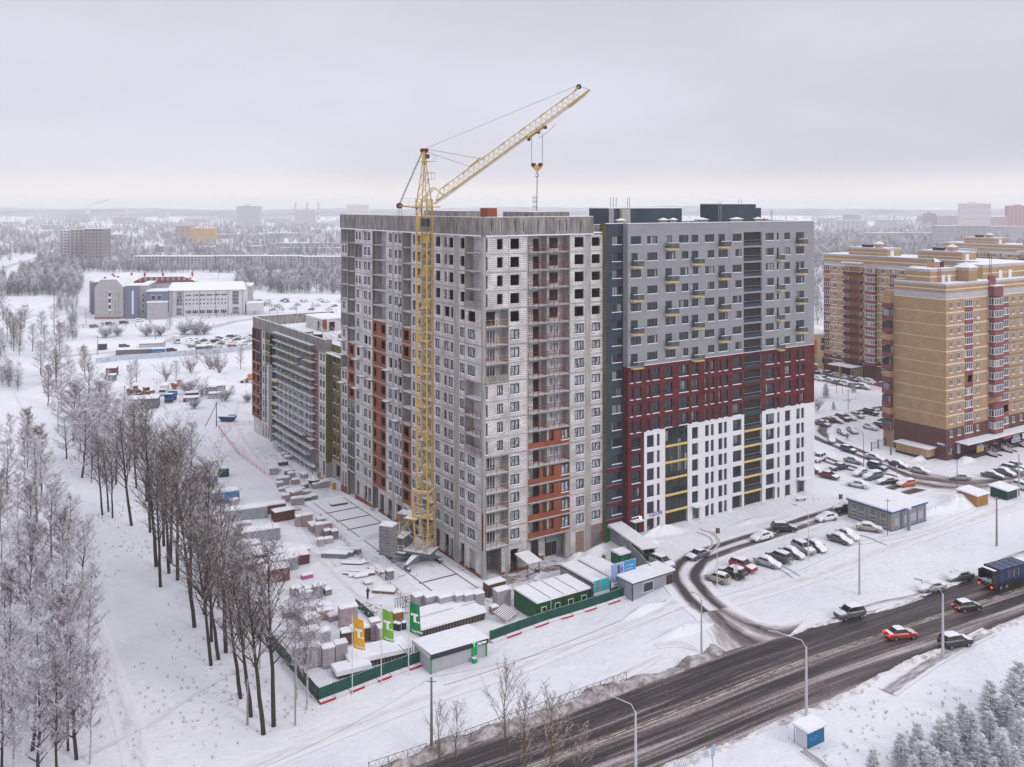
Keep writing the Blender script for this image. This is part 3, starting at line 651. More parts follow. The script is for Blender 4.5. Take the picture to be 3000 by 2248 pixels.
# ================= low wing with scaffolding =================
def wing():
    T=thing('unfinished_wing','ten storey unfinished wing with olive insulation and orange brick behind scaffolding','building',(-4.7,151.2,0),ROT)
    X0=1.4; A,B=72.1,125.4
    Wl=MB(); RB=MB(); In=MB(); Fr=MB(); Rs=MB(); wins=[]
    z=lambda k:27.4-FH*k
    nr=8
    def hole(a,b,k,kind,zo=.8,h=1.75):
        zz=z(k)+zo; wins.append(('L',a+.02,b-.02,zz+.02,zz+h-.02,X0+.12,kind)) if kind else None
        return (a,b,zz,zz+h)
    for k in range(1,nr+1):
        zz=(z(k)+.1,z(k-1)-.1)
        wallp(Wl,'L',72.1,76.5,*zz,[hole(72.7,74.2,k,'film'),hole(74.6,75.9,k,'film')],BLOCK,d=X0)
        wallp(RB,'L',76.7,80.6,*zz,[hole(77.3,79.6,k,'film')],REDB,d=X0)
        hs=[hole(a,b,k,'film' if k<8 else 'curt',.5,2.0) for a,b in ((81.5,83),(84,85.2),(87,89.6),(91.5,93.2),(95.3,97),(98.4,100),(102,104))]
        wallp(In,'L',80.6,105,*zz,hs,WOOL if k<5 or k==8 else BLOCK,d=X0+.1)
        hs=[hole(105.6,107,k,'film',.5,2.1),hole(108,109.5,k,None,.5,2.1)]
        wallp(In,'L',105,111.4,*zz,hs,DARKP,d=X0+1.3)
        wallp(In,'L',111.6,115.6,*zz,[hole(112.2,113.3,k,'film'),hole(114.1,114.9,k,'film')],WOOL,d=X0)
        wallp(Wl,'L',115.7,118.4,*zz,[hole(116.3,117.5,k,'film')],BLOCK,d=X0)
        if k<=3: wallp(RB,'L',118.6,B,*zz,[hole(119,121.6,k,'curt',.2,2.5),hole(122.2,125,k,'curt',.2,2.5)],mat('maroon_infill',(.12,.03,.04),.7),d=X0-.5)
        else: wallp(RB,'L',118.6,B,*zz,[hole(119.3,121.2,k,'film'),hole(122.7,124.6,k,'film')],REDB,d=X0-.5)
        fbox(Fr,'L',72.1,118.4,X0-.03,X0+.3,z(k)-.1,z(k)+.1,CONC_L); fbox(Fr,'L',118.5,B,X0-.55,X0+.3,z(k)-.1,z(k)+.1,CONC_L)
    for s in (76.5,118.4): fbox(Fr,'L',s,s+.2,X0-.04,X0+.4,2,27.4,CONC_L)
    fbox(Fr,'L',110.2,111.5,X0-.9,X0+.1,3,19,mat('white_column',(.55,.57,.6),.5))
    for k in (4,5,6,7): fbox(Fr,'L',106,110,X0-.3,X0+.1,z(k)-.2,z(k)+.15,YEL,SNOWCAP)
    # end faces
    wallp(RB,'R',X0-.5,X0+8,3,27.4,[],REDB,d=B)
    zz=(3.1,27.4)
    In.quad((X0,A,2),(X0+1.5,A,2),(X0+1.5,A,27.4),(X0,A,27.4),WOOL)
    x2=X0+1.5
    hs=[]
    for k in range(1,nr+1):
        for a,b in ((70.0,71.3),(68.2,69.0)): hs.append(hole(a,b,k,None)); wins.append(('L',a+.02,b-.02,z(k)+.82,z(k)+2.5,x2+.1,'grey'))
    wallp(In,'L',59.8,A,3.1,27.4,hs,WOOL,d=x2)
    wallp(Wl,'L',59.8,A,-2,3.1,[(67.4,69.6,-.5,2.2)],CONC_L,d=x2); 
    wallp(Wl,'L',A,76.5,-2,3.1,[(72.8,74,-1.2,2.3)],BLOCK,d=X0); Fr.quad((X0,A,-2),(x2,A,-2),(x2,A,2),(X0,A,2),CONC_L)
    wallp(Wl,'L',76.5,111,-2,3.1,[(78,81,-1,2.5),(84,86,-1,2.5),(92,95,-1,2.5),(99,102,-1,2.5)],CONC_L,d=X0+1.8); wallp(Wl,'L',111,B,-2,3.1,[(112,113,-1,2.4),(114.3,115.3,-1,2.4),(116.5,117.6,-1,2.4)],BLOCK,d=X0)
    Fr.quad((X0,76.6,-2),(X0+1.8,76.6,-2),(X0+1.8,76.6,3),(X0,76.6,3),CONC_L)
    for s in (80.6,88,96,104,111): fbox(Fr,'L',s,s+.4,X0-.02,X0+.5,-2,3.1,CONC_L)
    Fr.box(X0+.6,25,A+.3,B-.3,3,3.3,CONC); In.box(X0+3,25,A+.5,B-.5,-2,27.2,INT); In.box(x2+1.2,24,61,A,-2,27.2,INT)
    # parapet
    wallp(Rs,'L',A,B,27.4,30.4,[(73.3,73.6,28,29.7),(74.9,75.2,28,29.7),(124.7,124.9,28,29.7),(120.2,120.4,28,29.7)],CONC,d=X0-.2); 
    Rs.quad((X0-.2,A,27.4),(x2,A,27.4),(x2,A,30.4),(X0-.2,A,30.4),CONC_L); fbox(Rs,'L',A,B,X0-.2,X0+.15,30.4,30.48,SNOWCAP); Rs.box(X0-.2,25,B,B+.3,27.4,30.4,CONC); Rs.box(24.7,25,62,B,27.4,29,CONC)
    Rs.box(x2,x2+.3,62,A+.2,27.4,29.4,WOOL,SNOWCAP)
    Ro=MB(); Ro.box(X0,25,60,B,27.35,27.7,SNOWCAP); Ro.build('roof',T)
    M=MB(); wallp(M,'L',104,116,27.6,31.0,[(106,107.4,27.8,30.2)],BLOCK,d=13); wallp(M,'R',13,20,27.6,31,[(15,16.6,27.8,30.2)],BLOCK,d=104); M.box(13.1,14.3,103.9,104,27.6,31,REDB); M.box(12.8,20,103.8,116,31,31.25,SNOWCAP); M.box(13.4,19.8,104.5,115.5,27.6,30.9,DARK); M.build('stair_house',T)
    rnd=random.Random(5)
    for i in range(26):
        M=MB(); x=rnd.uniform(4,20); y=rnd.uniform(66,100); a=rnd.uniform(.4,1.6); b=rnd.uniform(.3,1.1); h=rnd.uniform(.3,1.1)
        M.box(-a,a,-b,b,0,h,rnd.choice([STEEL,WOOD,DARK,STEEL]),SNOWCAP); M.box(-a-.06,a+.06,-b-.06,b+.06,h,h+.14,SNOWCAP); M.build('roof_material_pile',T,loc=(x,y,27.7),rz=rnd.uniform(0,3))
    M=MB()
    for i in range(9):
        M.tube((rnd.uniform(8,12),rnd.uniform(86,90),28+i*.05),(rnd.uniform(9,13),rnd.uniform(96,101),29+rnd.random()),.06,.06,4,WOOD)
    M.build('timber_pile',T)
    Wl.build('block_wall',T); split_build(RB,'brick_wall',T); In.build('insulation_wall',T); Fr.build('concrete_frame',T); split_build(Rs,'parapet',T)
    place_windows(T,wins,40)
wing()
def scaffold():
    T=thing('scaffolding','snow decked tube scaffolding standing against the low unfinished wing','scaffolding',(-4.7,151.2,0),ROT)
    Dk=MB(); Po=MB(); Br=MB()
    BL=mat('blue_tube',(.05,.13,.25),.5); GR=mat('zinc_tube',(.22,.23,.25),.45); TI=mat('scaffold_plank',(.20,.16,.12),.9)
    rnd=random.Random(8); y0,y1=77.8,105.6
    for i in range(15):
        z=28.5-2.03*i; y=y0
        while y<y1:
            n=min(y1,y+rnd.choice((2.9,2.9,5.8)))
            if rnd.random()<.93: Dk.box(-.1+rnd.uniform(-.08,.08),1.05,y,n-.12,z-.06,z,TI); Dk.box(-.1,1.05,y,n-.12,z,z+.10,SNOWCAP)
            y=n
        for zz in (.55,1.05): Po.box(-.13,-.09,y0,y1,z+zz,z+zz+.05,GR)
    y=y0
    while y<=y1+.1:
        for x in (-.11,1.08): Po.tube((x,y,-1.6),(x,y,31.8 if x<0 else 29.5),.035,.035,4,BL if int(y)%2 else GR)
        y+=2.9
    y=y0; k=0
    while y<y1-2:
        for i in range(0,14,2):
            z=28.5-2.03*i; Br.tube((-.13,y+(2.9 if k%2 else 0),z),(-.13,y+(0 if k%2 else 2.9),z-2.03),.025,.025,3,GR)
        y+=2.9; k+=1
    # tower rails along the parapet of the wing
    for zz in (29.3,30.2,31.1): Po.box(-.13,-.09,y0-2,116,zz,zz+.05,GR)
    y=y0
    while y<116: Po.tube((-.11,y,27.5),(-.11,y,31.4),.03,.03,4,GR); y+=1.45
    split_build(Dk,'deck',T,99,.2); Po.build('tube_frame',T); Br.build('brace',T)
scaffold()
def cradle(name,label,p,rz,L,col):
    T=thing(name,label,'work cradle',p,rz); M=MB(); m=mat('cradle_'+col[0],col[1],.6,snow=.25)
    for y in (0,.8):
        for z in (.05,.55,1.1): M.box(0,L,y,y+.05,z,z+.05,m)
        for i in range(int(L/.75)+1): x=min(L-.05,i*.75); M.box(x,x+.05,y,y+.05,0,1.15,m)
    for z in (.05,.6,1.1):
        for x in (0,L-.05): M.box(x,x+.05,0,.85,z,z+.05,m)
    M.box(-.1,-.02,.0,.85,0,1.6,m); M.box(L+.02,L+.1,0,.85,0,1.6,m); M.build('guard_frame',T)
    M=MB(); M.box(0,L,.05,.8,0,.06,WOOD); M.box(0.05,L-.05,.06,.79,.06,.16,SNOWCAP); M.build('platform',T)
# ================= brick apartment blocks =================
PW=glassmat('flat_window_glass',(.06,.055,.06),.12,.28,snap=1.3)
WK['pw']=(PW,WFRAME,.11,m1,0,0,True); WK['bal']=(PW,WFRAME,.10,lambda w:max(2,int(w/.7)),.0,0,True)
def bands(M,side,s0,s1,zs,d=-.03,h=.38):
    for z in zs: fbox(M,side,s0,s1,d,0,z-h/2,z+h/2,STRIPE)
def near_brick():
    zb=2.2; T=thing('brick_apartment_block','ochre apartment block with blank side wall, brown base and shops under a snowy canopy','building',(100.7,213.8,0),ROT)
    W_=MB(); St=MB(); Pk=MB(); Sn=MB(); wins=[]; Fl=[36.4-3*i for i in range(10)]   # floor lines, last 9.4
    L,E=13.5,62
    top=43.2; rows=[39.4-3*i-3 for i in range(11)]   # bottoms 36.4..6.4
    holes=[]
    def w(a,b,z,kind,zo=.95,h=1.55,d=.1): wins.append(('R',a+.02,b-.02,z+zo+.02,z+zo+h-.02,d,kind)); holes.append((a,b,z+zo,z+zo+h))
    cols=[(1.4,2.75),(4.6,6.05),(12.5,13.75),(28.2,29.6),(31.8,33.2),(36,37.4),(39,40.4),(50,51.4),(54,55.4)]
    logs=[(7.5,11.0),(23.4,26.7),(43,46.4)]
    for i,z in enumerate(rows):
        for a,b in cols: w(a,b,z,'pw')
        for a,b in logs:
            op=(i,a) in ((6,7.5),(9,23.4))
            holes.append((a,b,z+1.0,z+2.75))
            if op: Pk.box(a,b,1.2,1.3,z,z+3,OCH)
            else: wins.append(('R',a+.02,b-.02,z+1.02,z+2.73,.03,'bal'))
            Pk.box(a,b,-.05,-.005,z-.15,z+.98,PINK); Pk.box(a,b,-.02,1.3,z-.1,z+.1,LGB)
    wallp(W_,'R',0,E,9.4,39.55,holes,OCH,rev=.2); wallp(W_,'R',0,E,zb-1.5,9.4,holes,BRN,rev=.2)
    wallp(W_,'R',0,E,39.55,40.95,[],LGB,d=-.01); wallp(W_,'R',0,E,40.95,42.6,[],OCH); wallp(W_,'R',0,E,42.6,top,[],LGB,d=-.12)
    wallp(W_,'L',0,L,9.4,39.55,[],OCH); wallp(W_,'L',0,L,zb-1.5,9.4,[],BRN); wallp(W_,'L',0,L,39.55,40.95,[],LGB,d=-.01); wallp(W_,'L',0,L,40.95,42.6,[],OCH); wallp(W_,'L',0,L,42.6,top,[],LGB,d=-.12)
    for z in Fl[:-1]: fbox(St,'L',0,L,-.02,.0,z-.08,z+.10,CREAM)
    for z in Fl[:-1]:
        s=0
        for a,b in logs+[(17.6,23)]: bands(St,'R',s,a,[z],h=.3); s=b
        bands(St,'R',s,E,[z],h=.3)
    bands(St,'R',0,E,[39.5,41.8],h=.22); bands(St,'L',0,L,[39.5,41.8],d=-.02,h=.2)
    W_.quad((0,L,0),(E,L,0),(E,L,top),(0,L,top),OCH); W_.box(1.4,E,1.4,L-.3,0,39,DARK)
    # projecting glazed balcony stack
    for i,z in enumerate(rows[:-0] if False else rows):
        a,b,dp=17.7,21.6,-1.5
        Pk.box(a,b,dp,0,z-.2,z+1.0,PINK); Pk.box(a,b,dp,0,z+2.6,z+2.8,PINK)
        if i!=8:
            Pk.box(a+.1,b-.1,dp+.1,0,z+1,z+2.6,PW)
            for s in np.linspace(a,b-.12,6): Pk.box(s,s+.12,dp-.01,dp+.1,z+1,z+2.6,WFRAME)
            for y in (dp+.1,dp+.8,-.12): Pk.box(a-.01,a+.1,y,y+.1,z+1,z+2.6,WFRAME)
            Pk.box(a-.04,b+.04,dp-.05,.0,z+.95,z+1.07,WFRAME); Pk.box(a-.04,b+.04,dp-.05,0,z+2.5,z+2.62,WFRAME)
        else: Pk.box(a+.2,b-.2,-.1,-.02,z+1,z+2.6,OCH)
    Pk.box(17.7,21.6,-1.5,0,39.4,41.9,PINK); Sn.box(17.6,21.8,-1.7,0,41.9,42.1,SNOWCAP); Pk.box(17.6,20.4,-.3,0.2,42,44.3,PINK)
    # roof, penthouses
    Sn.box(.3,E,.3,L,42.5,42.9,SNOWCAP); Sn.box(-.12,E,-.12,.2,top,top+.1,SNOWCAP); Sn.box(-.12,.2,0,L,top,top+.1,SNOWCAP)
    M=MB(); M.box(2.5,13.6,5.5,12,42.5,46.1,OCH); M.box(2.4,13.7,5.4,12.1,45.5,46.2,LGB,SNOWCAP); M.box(2.45,13.65,5.45,12.05,44.2,44.45,STRIPE)
    for a in (7,9.4): M.box(a,a+1.2,5.35,5.5,42.6,44.6,WFRAME)
    M.build('roof_house',T)
    M=MB(); M.box(13.65,17.3,2.6,6,42.5,46.1,OCH); M.box(13.5,17.4,2.5,6.1,45.6,46.2,LGB); M.poly([(13.2,2.2,46.3),(17.7,2.2,46.3),(15.4,4.3,47.6)],STEEL); M.poly([(17.7,2.2,46.3),(17.7,6.4,46.3),(15.4,4.3,47.6)],STEEL); M.poly([(13.2,6.4,46.3),(13.2,2.2,46.3),(15.4,4.3,47.6)],STEEL); M.build('roof_shaft',T)
    M=MB(); M.box(8,10.4,8,10,46.2,47.6,OCH); M.poly([(7.7,7.7,47.6),(10.7,7.7,47.6),(9.2,9,48.6)],STEEL); M.poly([(10.7,7.7,47.6),(10.7,10.3,47.6),(9.2,9,48.6)],STEEL); M.box(10.8,12,8,9,46.2,47.6,FRAME); M.build('vent_stack',T)
    M=MB(); M.box(24,50,5,12,42.5,46.4,OCH); M.box(23.9,50.1,4.9,12.1,45.7,46.5,LGB,SNOWCAP); M.box(23.95,50,4.93,5,44.2,44.45,STRIPE)
    for a in (31,35.5): M.box(a,a+1.6,4.85,4.92,42.7,44.9,WFRAME)
    M.build('roof_house',T)
    M=MB()
    for a,z0,z1,y in ((5.2,42.6,47,5.2),(26.5,42.6,49,4.7)):
        for s in (a,a+.9): M.box(s,s+.07,y,y+.07,z0,z1,OXR)
        for z in np.arange(z0,z1,.5): M.box(a,a+.9,y,y+.05,z,z+.05,OXR)
    M.build('roof_ladder',T)
    # balconies of the far side seen past the blind wall
    M=MB()
    for i,z in enumerate(rows): M.box(-1.3,0,L+.2,L+2.5,z,z+1.1,PINK); M.box(-1.2,0,L+.3,L+2.5,z+1.1,z+2.6,PW if i%3 else OCH)
    M.box(-.0,8,L,L+3,0,40.5,OCH); M.build('rear_balcony',T)
    # brown shed on the side, canopy, shop fronts, stairs
    M=MB(); M.box(-3,0,2.8,11,1,4.6,OCH); M.box(-3.4,.0,2.4,11.4,4.6,4.85,SNOWCAP); M.box(-3.05,0,2.75,11.05,1,2.7,mat('plinth',(.05,.03,.035),.9)); M.build('lean_to',T)
    M=MB(); M.box(3.6,E,-3.2,0,5.7,5.95,BRN,SNOWCAP); M.box(3.5,E,-3.3,-.1,5.95,6.15,SNOWCAP); M.build('shop_canopy',T)
    M=MB(); PL=mat('plinth',(.05,.03,.035),.9)
    M.box(4.0,E,-2.6,0,1.2,3.2,PL); M.box(3.0,4.0,-1.6,0,1.2,3.0,PL)
    M.box(4.4,5.6,-.1,0,3.2,5.5,WFRAME); M.box(1.6,2.9,-.05,.0,3.2,4.8,PW); 
    for a,b in ((12.5,13.5),(16,17.2),(20,21.4),(31,32),(36,38)): M.box(a,b,-.12,-.02,3.2,5.4,WFRAME); M.box(a+.12,b-.12,-.16,-.1,3.4,5.3,PW)
    M.build('shop_front',T)
    for i,(a,b,z0,z1,c) in enumerate(((8.0,11.0,3.5,4.9,(.42,.28,.10)),(8.4,10.4,4.9,5.5,(.03,.20,.50)),(19.6,22.8,5.0,5.8,(.55,.02,.20)),(23.2,27,3.6,4.5,(.35,.62,.66)),(23.6,26.6,4.6,5.6,(.30,.30,.30)),(28,29.6,4.0,5.4,(.7,.7,.72)),(32.6,36,5.0,5.8,(.65,.10,.03)))):
        M=MB(); M.box(a,b,-2.75,-2.6,z0,z1,mat('sign_board_%s'%'abcdefg'[i],c,.5)); M.build('shop_sign',T)
    text('shop_lettering','Магазин',.85,mat('sign_magenta',(.6,.02,.25),.5),T,(23.6,-2.77,3.8))
    for a in (12.3,19.0,26.6,32.5):
        M=MB()
        for j in range(7): M.box(a,a+1.9,-2.6-.38*(j+1),-2.6-.38*j,1.2,3.1-.17*j-.1,PL,SNOWCAP)
        for s in (a-.1,a+1.95):
            for h_ in (.5,1.0): M.tube((s,-2.6,3.1+h_),(s,-5.4,1.9+h_),.035,.035,4,WFRAME)
            M.box(s-.08,s+.08,-5.3,-2.6,1.2,2.6,PL)
            for j in range(4): M.tube((s,-2.6-.9*j,3.0-.38*j),(s,-2.6-.9*j,4.1-.38*j),.03,.03,4,WFRAME)
        M.build('entrance_stair',T)
    for s,z in ((12.3,34.2),(8.0,22.3),(38.8,13.2)):
        M=MB(); M.box(s,s+.9,-.4,-.03,z,z+.6,WFRAME); M.build('air_conditioner',T)
    M=MB(); M.box(-1.6,-.1,-.06,.02,5.6,6.0,mat('street_plate',(.06,.10,.45),.5)) ; M.box(-.04,-.0,.4,2.2,5.6,6.0,WFRAME); M.build('address_plate',T)
    W_.build('brick_wall',T); St.build('pale_band',T); split_build(Pk,'balcony',T,95,.03); Sn.build('roof_snow',T)
    place_windows(T,wins,95)
near_brick()
def far_brick(loc,L,label,cap,dep=16,zb=2.2,winr=True,seed=0,roofs=True):
    T=thing('brick_apartment_block',label,'building',loc,ROT)
    W_=MB(); St=MB(); Pk=MB(); Sn=MB(); wins=[]; holes=[]; top=44.3
    rows=[37.6-3*i for i in range(11)]; rnd=random.Random(seed)
    # local y grows away from the camera; s is measured from the far end towards the camera
    Y=lambda s:L-s
    units=[]; s=0; segs=[]
    while s<L-2: units.append(s); s+=26.2
    for u in units:
        for i,z in enumerate(rows+[4.6]):
            for a,b in ((3.75,5.4),(7.4,8.7),(23.0,24.7)):
                if u+b<L: holes.append((Y(u+b),Y(u+a),z+.95,z+2.45)); wins.append(('L',Y(u+b)+.02,Y(u+a)-.02,z+.97,z+2.43,.1,'pw'))
            if i>=11: continue
            if u+16.5<L:   # long open balcony, curved front
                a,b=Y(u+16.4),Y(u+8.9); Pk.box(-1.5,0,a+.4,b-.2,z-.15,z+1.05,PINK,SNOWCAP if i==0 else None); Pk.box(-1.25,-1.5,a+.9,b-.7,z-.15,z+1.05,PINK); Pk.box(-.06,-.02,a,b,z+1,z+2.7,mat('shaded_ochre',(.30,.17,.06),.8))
                for q in (.8,5.9): Pk.box(-.12,-.06,a+q,a+q+.7,z+.2,z+2.3,WFRAME); Pk.box(-.14,-.12,a+q+.1,a+q+.6,z+1.2,z+2.2,PW)
            if u+21<L:     # glazed bay
                a,b=Y(u+22),Y(u+17.8); Pk.box(-1.3,0,a+.5,b,z-.15,z+1.0,PINK); Pk.box(-1.2,0,a+.6,b-.1,z+1,z+2.6,PW); Pk.box(-1.25,0,a+.5,b,z+2.6,z+2.85,OCH)
                for q in np.linspace(a+.5,b-.12,6): Pk.box(-1.31,-1.2,q,q+.12,z+1,z+2.6,WFRAME)
                Pk.box(-1.33,0,a+.45,b+.03,z+.95,z+1.08,WFRAME); Pk.box(-1.33,0,a+.45,b+.03,z+2.5,z+2.62,WFRAME)
            if u+2.6<L and rnd.random()<.8:
                a,b=Y(u+2.6),Y(u+.05); Pk.box(-.05,-.01,a,b,z-.15,z+1.0,PINK); Pk.box(-.06,-.02,a,b,z+1.05,z+2.6,PW)
                for q in np.linspace(a,b-.12,4): Pk.box(-.1,-.06,q,q+.12,z+1,z+2.6,WFRAME)
                Pk.box(-.1,-.05,a,b,z+.98,z+1.1,WFRAME)
            else: Pk.box(-.05,-.01,Y(u+2.6),Y(u+.05),z-.15,z+1.0,PINK)
        if u+16.5<L: Sn.box(-1.9,0,Y(u+16.6),Y(u+8.7),41.6,41.9,SNOWCAP)
    wallp(W_,'L',0,L,9.0,40.0,holes,OCH,rev=.2); wallp(W_,'L',0,L,0,9.0,holes,BRN,rev=.2); wallp(W_,'L',0,L,40.0,41.5,[],LGB,d=-.02); wallp(W_,'L',0,L,41.5,43.7,[],OCH); wallp(W_,'L',0,L,43.7,top,[],LGB,d=-.1)
    for z in rows+[40.6]: bands(St,'L',0,L,[z-.1],h=.3)
    bands(St,'L',0,L,[42.6],h=.25)
    for y,f in ((0,1),(L,1)): W_.quad((0,y,0),(dep,y,0),(dep,y,40),(0,y,40),OCH); W_.quad((0,y,40),(dep,y,40),(dep,y,top),(0,y,top),LGB)
    if winr: bands(St,'R',0,dep,[z-.1 for z in rows],h=.3)
    W_.quad((dep,0,0),(dep,L,0),(dep,L,top),(dep,0,top),OCH); W_.box(.6,dep-.2,.3,L-.3,0,43,DARK)
    Sn.box(-.1,dep,-.1,L+.1,43.7,44.4,SNOWCAP)
    if roofs:
        for u in units:
            if u+20>L: continue
            a,b=Y(u+24.5),Y(u+9.5); M=MB(); M.box(1.2,9,a,b,44,46.9,OCH); M.box(1.1,9.1,a-.1,b+.1,46.4,47.0,LGB,SNOWCAP); M.box(1.1,1.2,a,b,45.2,45.4,STRIPE); M.box(3,5,a-.02,a+.9,44.2,46.2,WFRAME); M.build('roof_house',T)
            M=MB(); M.box(3,5.2,a+4,a+6,47,48.2,OCH); M.poly([(2.7,a+3.7,48.2),(5.5,a+3.7,48.2),(4.1,a+5,49.3)],STEEL); M.poly([(2.7,a+6.3,48.2),(2.7,a+3.7,48.2),(4.1,a+5,49.3)],STEEL); M.box(3,4.5,a+7.5,a+11,47,48,FRAME,SNOWCAP); M.build('vent_stack',T)
    W_.build('brick_wall',T); St.build('pale_band',T); split_build(Pk,'balcony',T,95,.03); Sn.build('roof_snow',T)
    if seed==1:
        M=MB(); b,a=Y(6.5),Y(16.2); M.box(-6,0,a,b,6.2,6.5,FRAME,SNOWCAP); M.box(-6.1,0,a-.1,b+.1,6.5,6.75,SNOWCAP)
        for y in (a,(a+b)/2): M.box(-5.8,-4.8,y,y+.6,2,6.2,OCH)
        M.box(-5.8,-.1,a,a+.4,2,6.2,OCH); M.build('entrance_porch',T)
    place_windows(T,wins,cap)
_d=62.0
far_brick((110.6+.546*_d,327-.838*_d,0),_d,'ochre brick block with long maroon balconies, behind the blank walled one',80,seed=1)
far_brick((236.8,366,0),70,'farthest ochre brick block, only its top floors showing above the other two',30,seed=2)
# ================= tower crane =================
def crane():
    ax,ay=.93,-.36; n_=math.hypot(ax,ay); ax/=n_; ay/=n_
    rz=math.atan2(ay,ax); T=thing('tower_crane','yellow rail mounted tower crane with raised lattice jib in front of the unfinished tower','crane',(-15.1,158.6,0),rz)
    YC=mat('crane_yellow',(.60,.40,.135),.6,(.50,.33,.11),2.0,snow=.12); DG=mat('crane_grey',(.17,.18,.20),.6,(.11,.12,.13),2,snow=.45); GR=mat('counterweight_concrete',(.26,.255,.26),.9,(.17,.17,.175),1.5,snow=.2); CB=mat('cable',(.05,.05,.055),.6); RD=mat('sheave_red',(.13,.03,.035),.6)
    # local x = along the jib, mast centre at 0,0. z measured from ground
    a=1.0
    def lattice(M,h,z0,z1,n,chord=.11,web=.055,m=YC,plat=True):
        cs=[(h,h),(h,-h),(-h,-h),(-h,h)]
        for x,y in cs: M.box(x-chord,x+chord,y-chord,y+chord,z0,z1,m)
        dz=(z1-z0)/n
        for i in range(n):
            za=z0+i*dz; zb=za+dz
            for j in range(4):
                p,q=cs[j],cs[(j+1)%4]
                if i%2: p,q=q,p
                M.tube((p[0],p[1],za),(q[0],q[1],zb),web,web,4,m); 
                if True: M.tube((p[0],p[1],zb),(q[0],q[1],zb),web*.8,web*.8,4,m)
    M=MB(); lattice(M,a,12.4,62.5,34); 
    M.build('mast',T)
    # mast is turned so that a corner faces the camera: use an inner ladder and resting platforms
    M=MB(); z=15.5
    while z<56: M.box(-.9,.9,-.9,.9,z,z+.06,YC,SNOWCAP); M.box(.15,.9,-.85,.2,z+.1,z+1.5,YC) if int(z)%2 else M.poly([(-.9,-.9,z+.1),(.5,-.9,z+.1),(-.9,-.9,z+1.6)],YC); z+=5.65
    M.build('rest_platform',T)
    M=MB()
    for s in (-.2,.2): M.box(s-.02,s+.02,.3,.34,12,61,YC)
    for z in np.arange(12.2,61,.6): M.box(-.2,.2,.3,.33,z,z+.03,YC)
    M.build('ladder',T)
    # portal
    M=MB(); lattice(M,1.42,8.3,12.6,2,.14,.08)
    for z in (8.2,12.4): 
        for s in (-1.5,1.3): M.box(s,s+.22,-1.5,1.5,z-.1,z+.35,YC,SNOWCAP); M.box(-1.5,1.5,s,s+.22,z-.1,z+.35,YC,SNOWCAP)
    M.box(-2.9,-.6,-1.9,1.2,7.75,7.95,YC,SNOWCAP)
    M.build('portal_head',T)
    M=MB()
    for x in (-1.4,1.4):
        for y in (-1.4,1.4):
            M.tube((x,y,8.2),(x*.75+.3,y*1.15,2.4),.17,.14,6,YC)
    for y in (-1.4,1.4): M.tube((-1.9,y,7.8),(-5.8,y*1.1,2.9),.13,.13,6,YC); M.tube((1.4,y,8),(.9,-y*.6,2.6),.07,.07,4,YC); M.tube((-1.4,y,7),(.6,-y,4),.05,.05,4,YC)
    for z in (3.6,5.0,6.4):
        for y in (-1,1): M.tube((-.9,y*1.2,z),(1.3,y*1.2,z),.06,.06,4,YC); M.tube((-.9,y*1.2,z),(1.3,y*1.2,z-1.4),.05,.05,4,YC)
        M.tube((-.9,-1.2,z),(-.9,1.2,z),.06,.06,4,YC); M.tube((1.3,-1.2,z),(1.3,1.2,z),.06,.06,4,YC)
    M.build('portal_leg',T)
    rnd=random.Random(2); M=MB()
    for i in range(34): x,y=rnd.uniform(-1.2,1.2),rnd.uniform(-1.2,1.2); z=rnd.uniform(8.5,9.6); M.tube((x,y,z),(x+rnd.uniform(-1,1),y+rnd.uniform(-1,1),z+rnd.uniform(-.3,.5)),.07,.07,4,rnd.choice([YC,DG,SNOWCAP,YC]))
    for i in range(26): x,y=rnd.uniform(-1.5,1.5),rnd.uniform(-1.4,1.4); z=rnd.uniform(2.4,3.2); M.tube((x,y,z),(x+rnd.uniform(-1,1),y+rnd.uniform(-1,1),z+rnd.uniform(-.3,.4)),.1,.1,5,rnd.choice([YC,DG,SNOWCAP]))
    M.build('winch_gear',T)
    # turntable and deck
    M=MB(); M.prism([(1.9*math.cos(t),1.9*math.sin(t)) for t in np.linspace(0,6.28,17)[:-1]],1.55,1.9,DG,SNOWCAP)
    M.box(-6.6,2.0,-1.9,1.9,1.95,2.35,DG,SNOWCAP); M.box(-5.6,-3.2,-1.8,1.8,2.35,4.3,DG,SNOWCAP); M.box(-5.65,-5.6,-1.2,.2,2.5,4.0,STEEL)
    for y in (-2.4,2.4):
        M.tube((-6,y,3.3),(-2.6,y,3.3),.05,.05,5,WFRAME); M.tube((-6,y,2.8),(-2.6,y,2.8),.04,.04,5,WFRAME)
        for x in (-6,-4.9,-3.7,-2.6): M.tube((x,y,2.2),(x,y,3.3),.04,.04,5,WFRAME)
        M.box(-6.2,-2.4,y-.4,y+.4,2.05,2.15,DG,SNOWCAP)
    M.tube((-3,-1,4.3),(-5.6,-2.4,6.8),.07,.07,5,STEEL); M.tube((-3,1,4.3),(-5.6,2.4,6.8),.07,.07,5,STEEL); M.tube((-1,0,3),(-5.5,0,6.3),.08,.08,5,STEEL)
    M.build('slewing_deck',T)
    for y in (-3.4,3.1):
        M=MB()
        for i in range(10): M.box(-6.4+.03*(i%2),-3.9,y-1.0,y+1.0,2.0+i*.5,2.46+i*.5,GR)
        M.box(-6.4,-3.9,y-1.0,y+1.0,7.0,7.2,SNOWCAP); M.build('counterweight',T)
    # travelling legs: local position of the bogies relative to the mast foot
    cr,sr=math.cos(-rz),math.sin(-rz); bog=[(-21.4,160.2),(-17.6,154.7),(-12.6,158.5),(-16.4,164.0)]; cx=sum(b[0] for b in bog)/4; cy=sum(b[1] for b in bog)/4
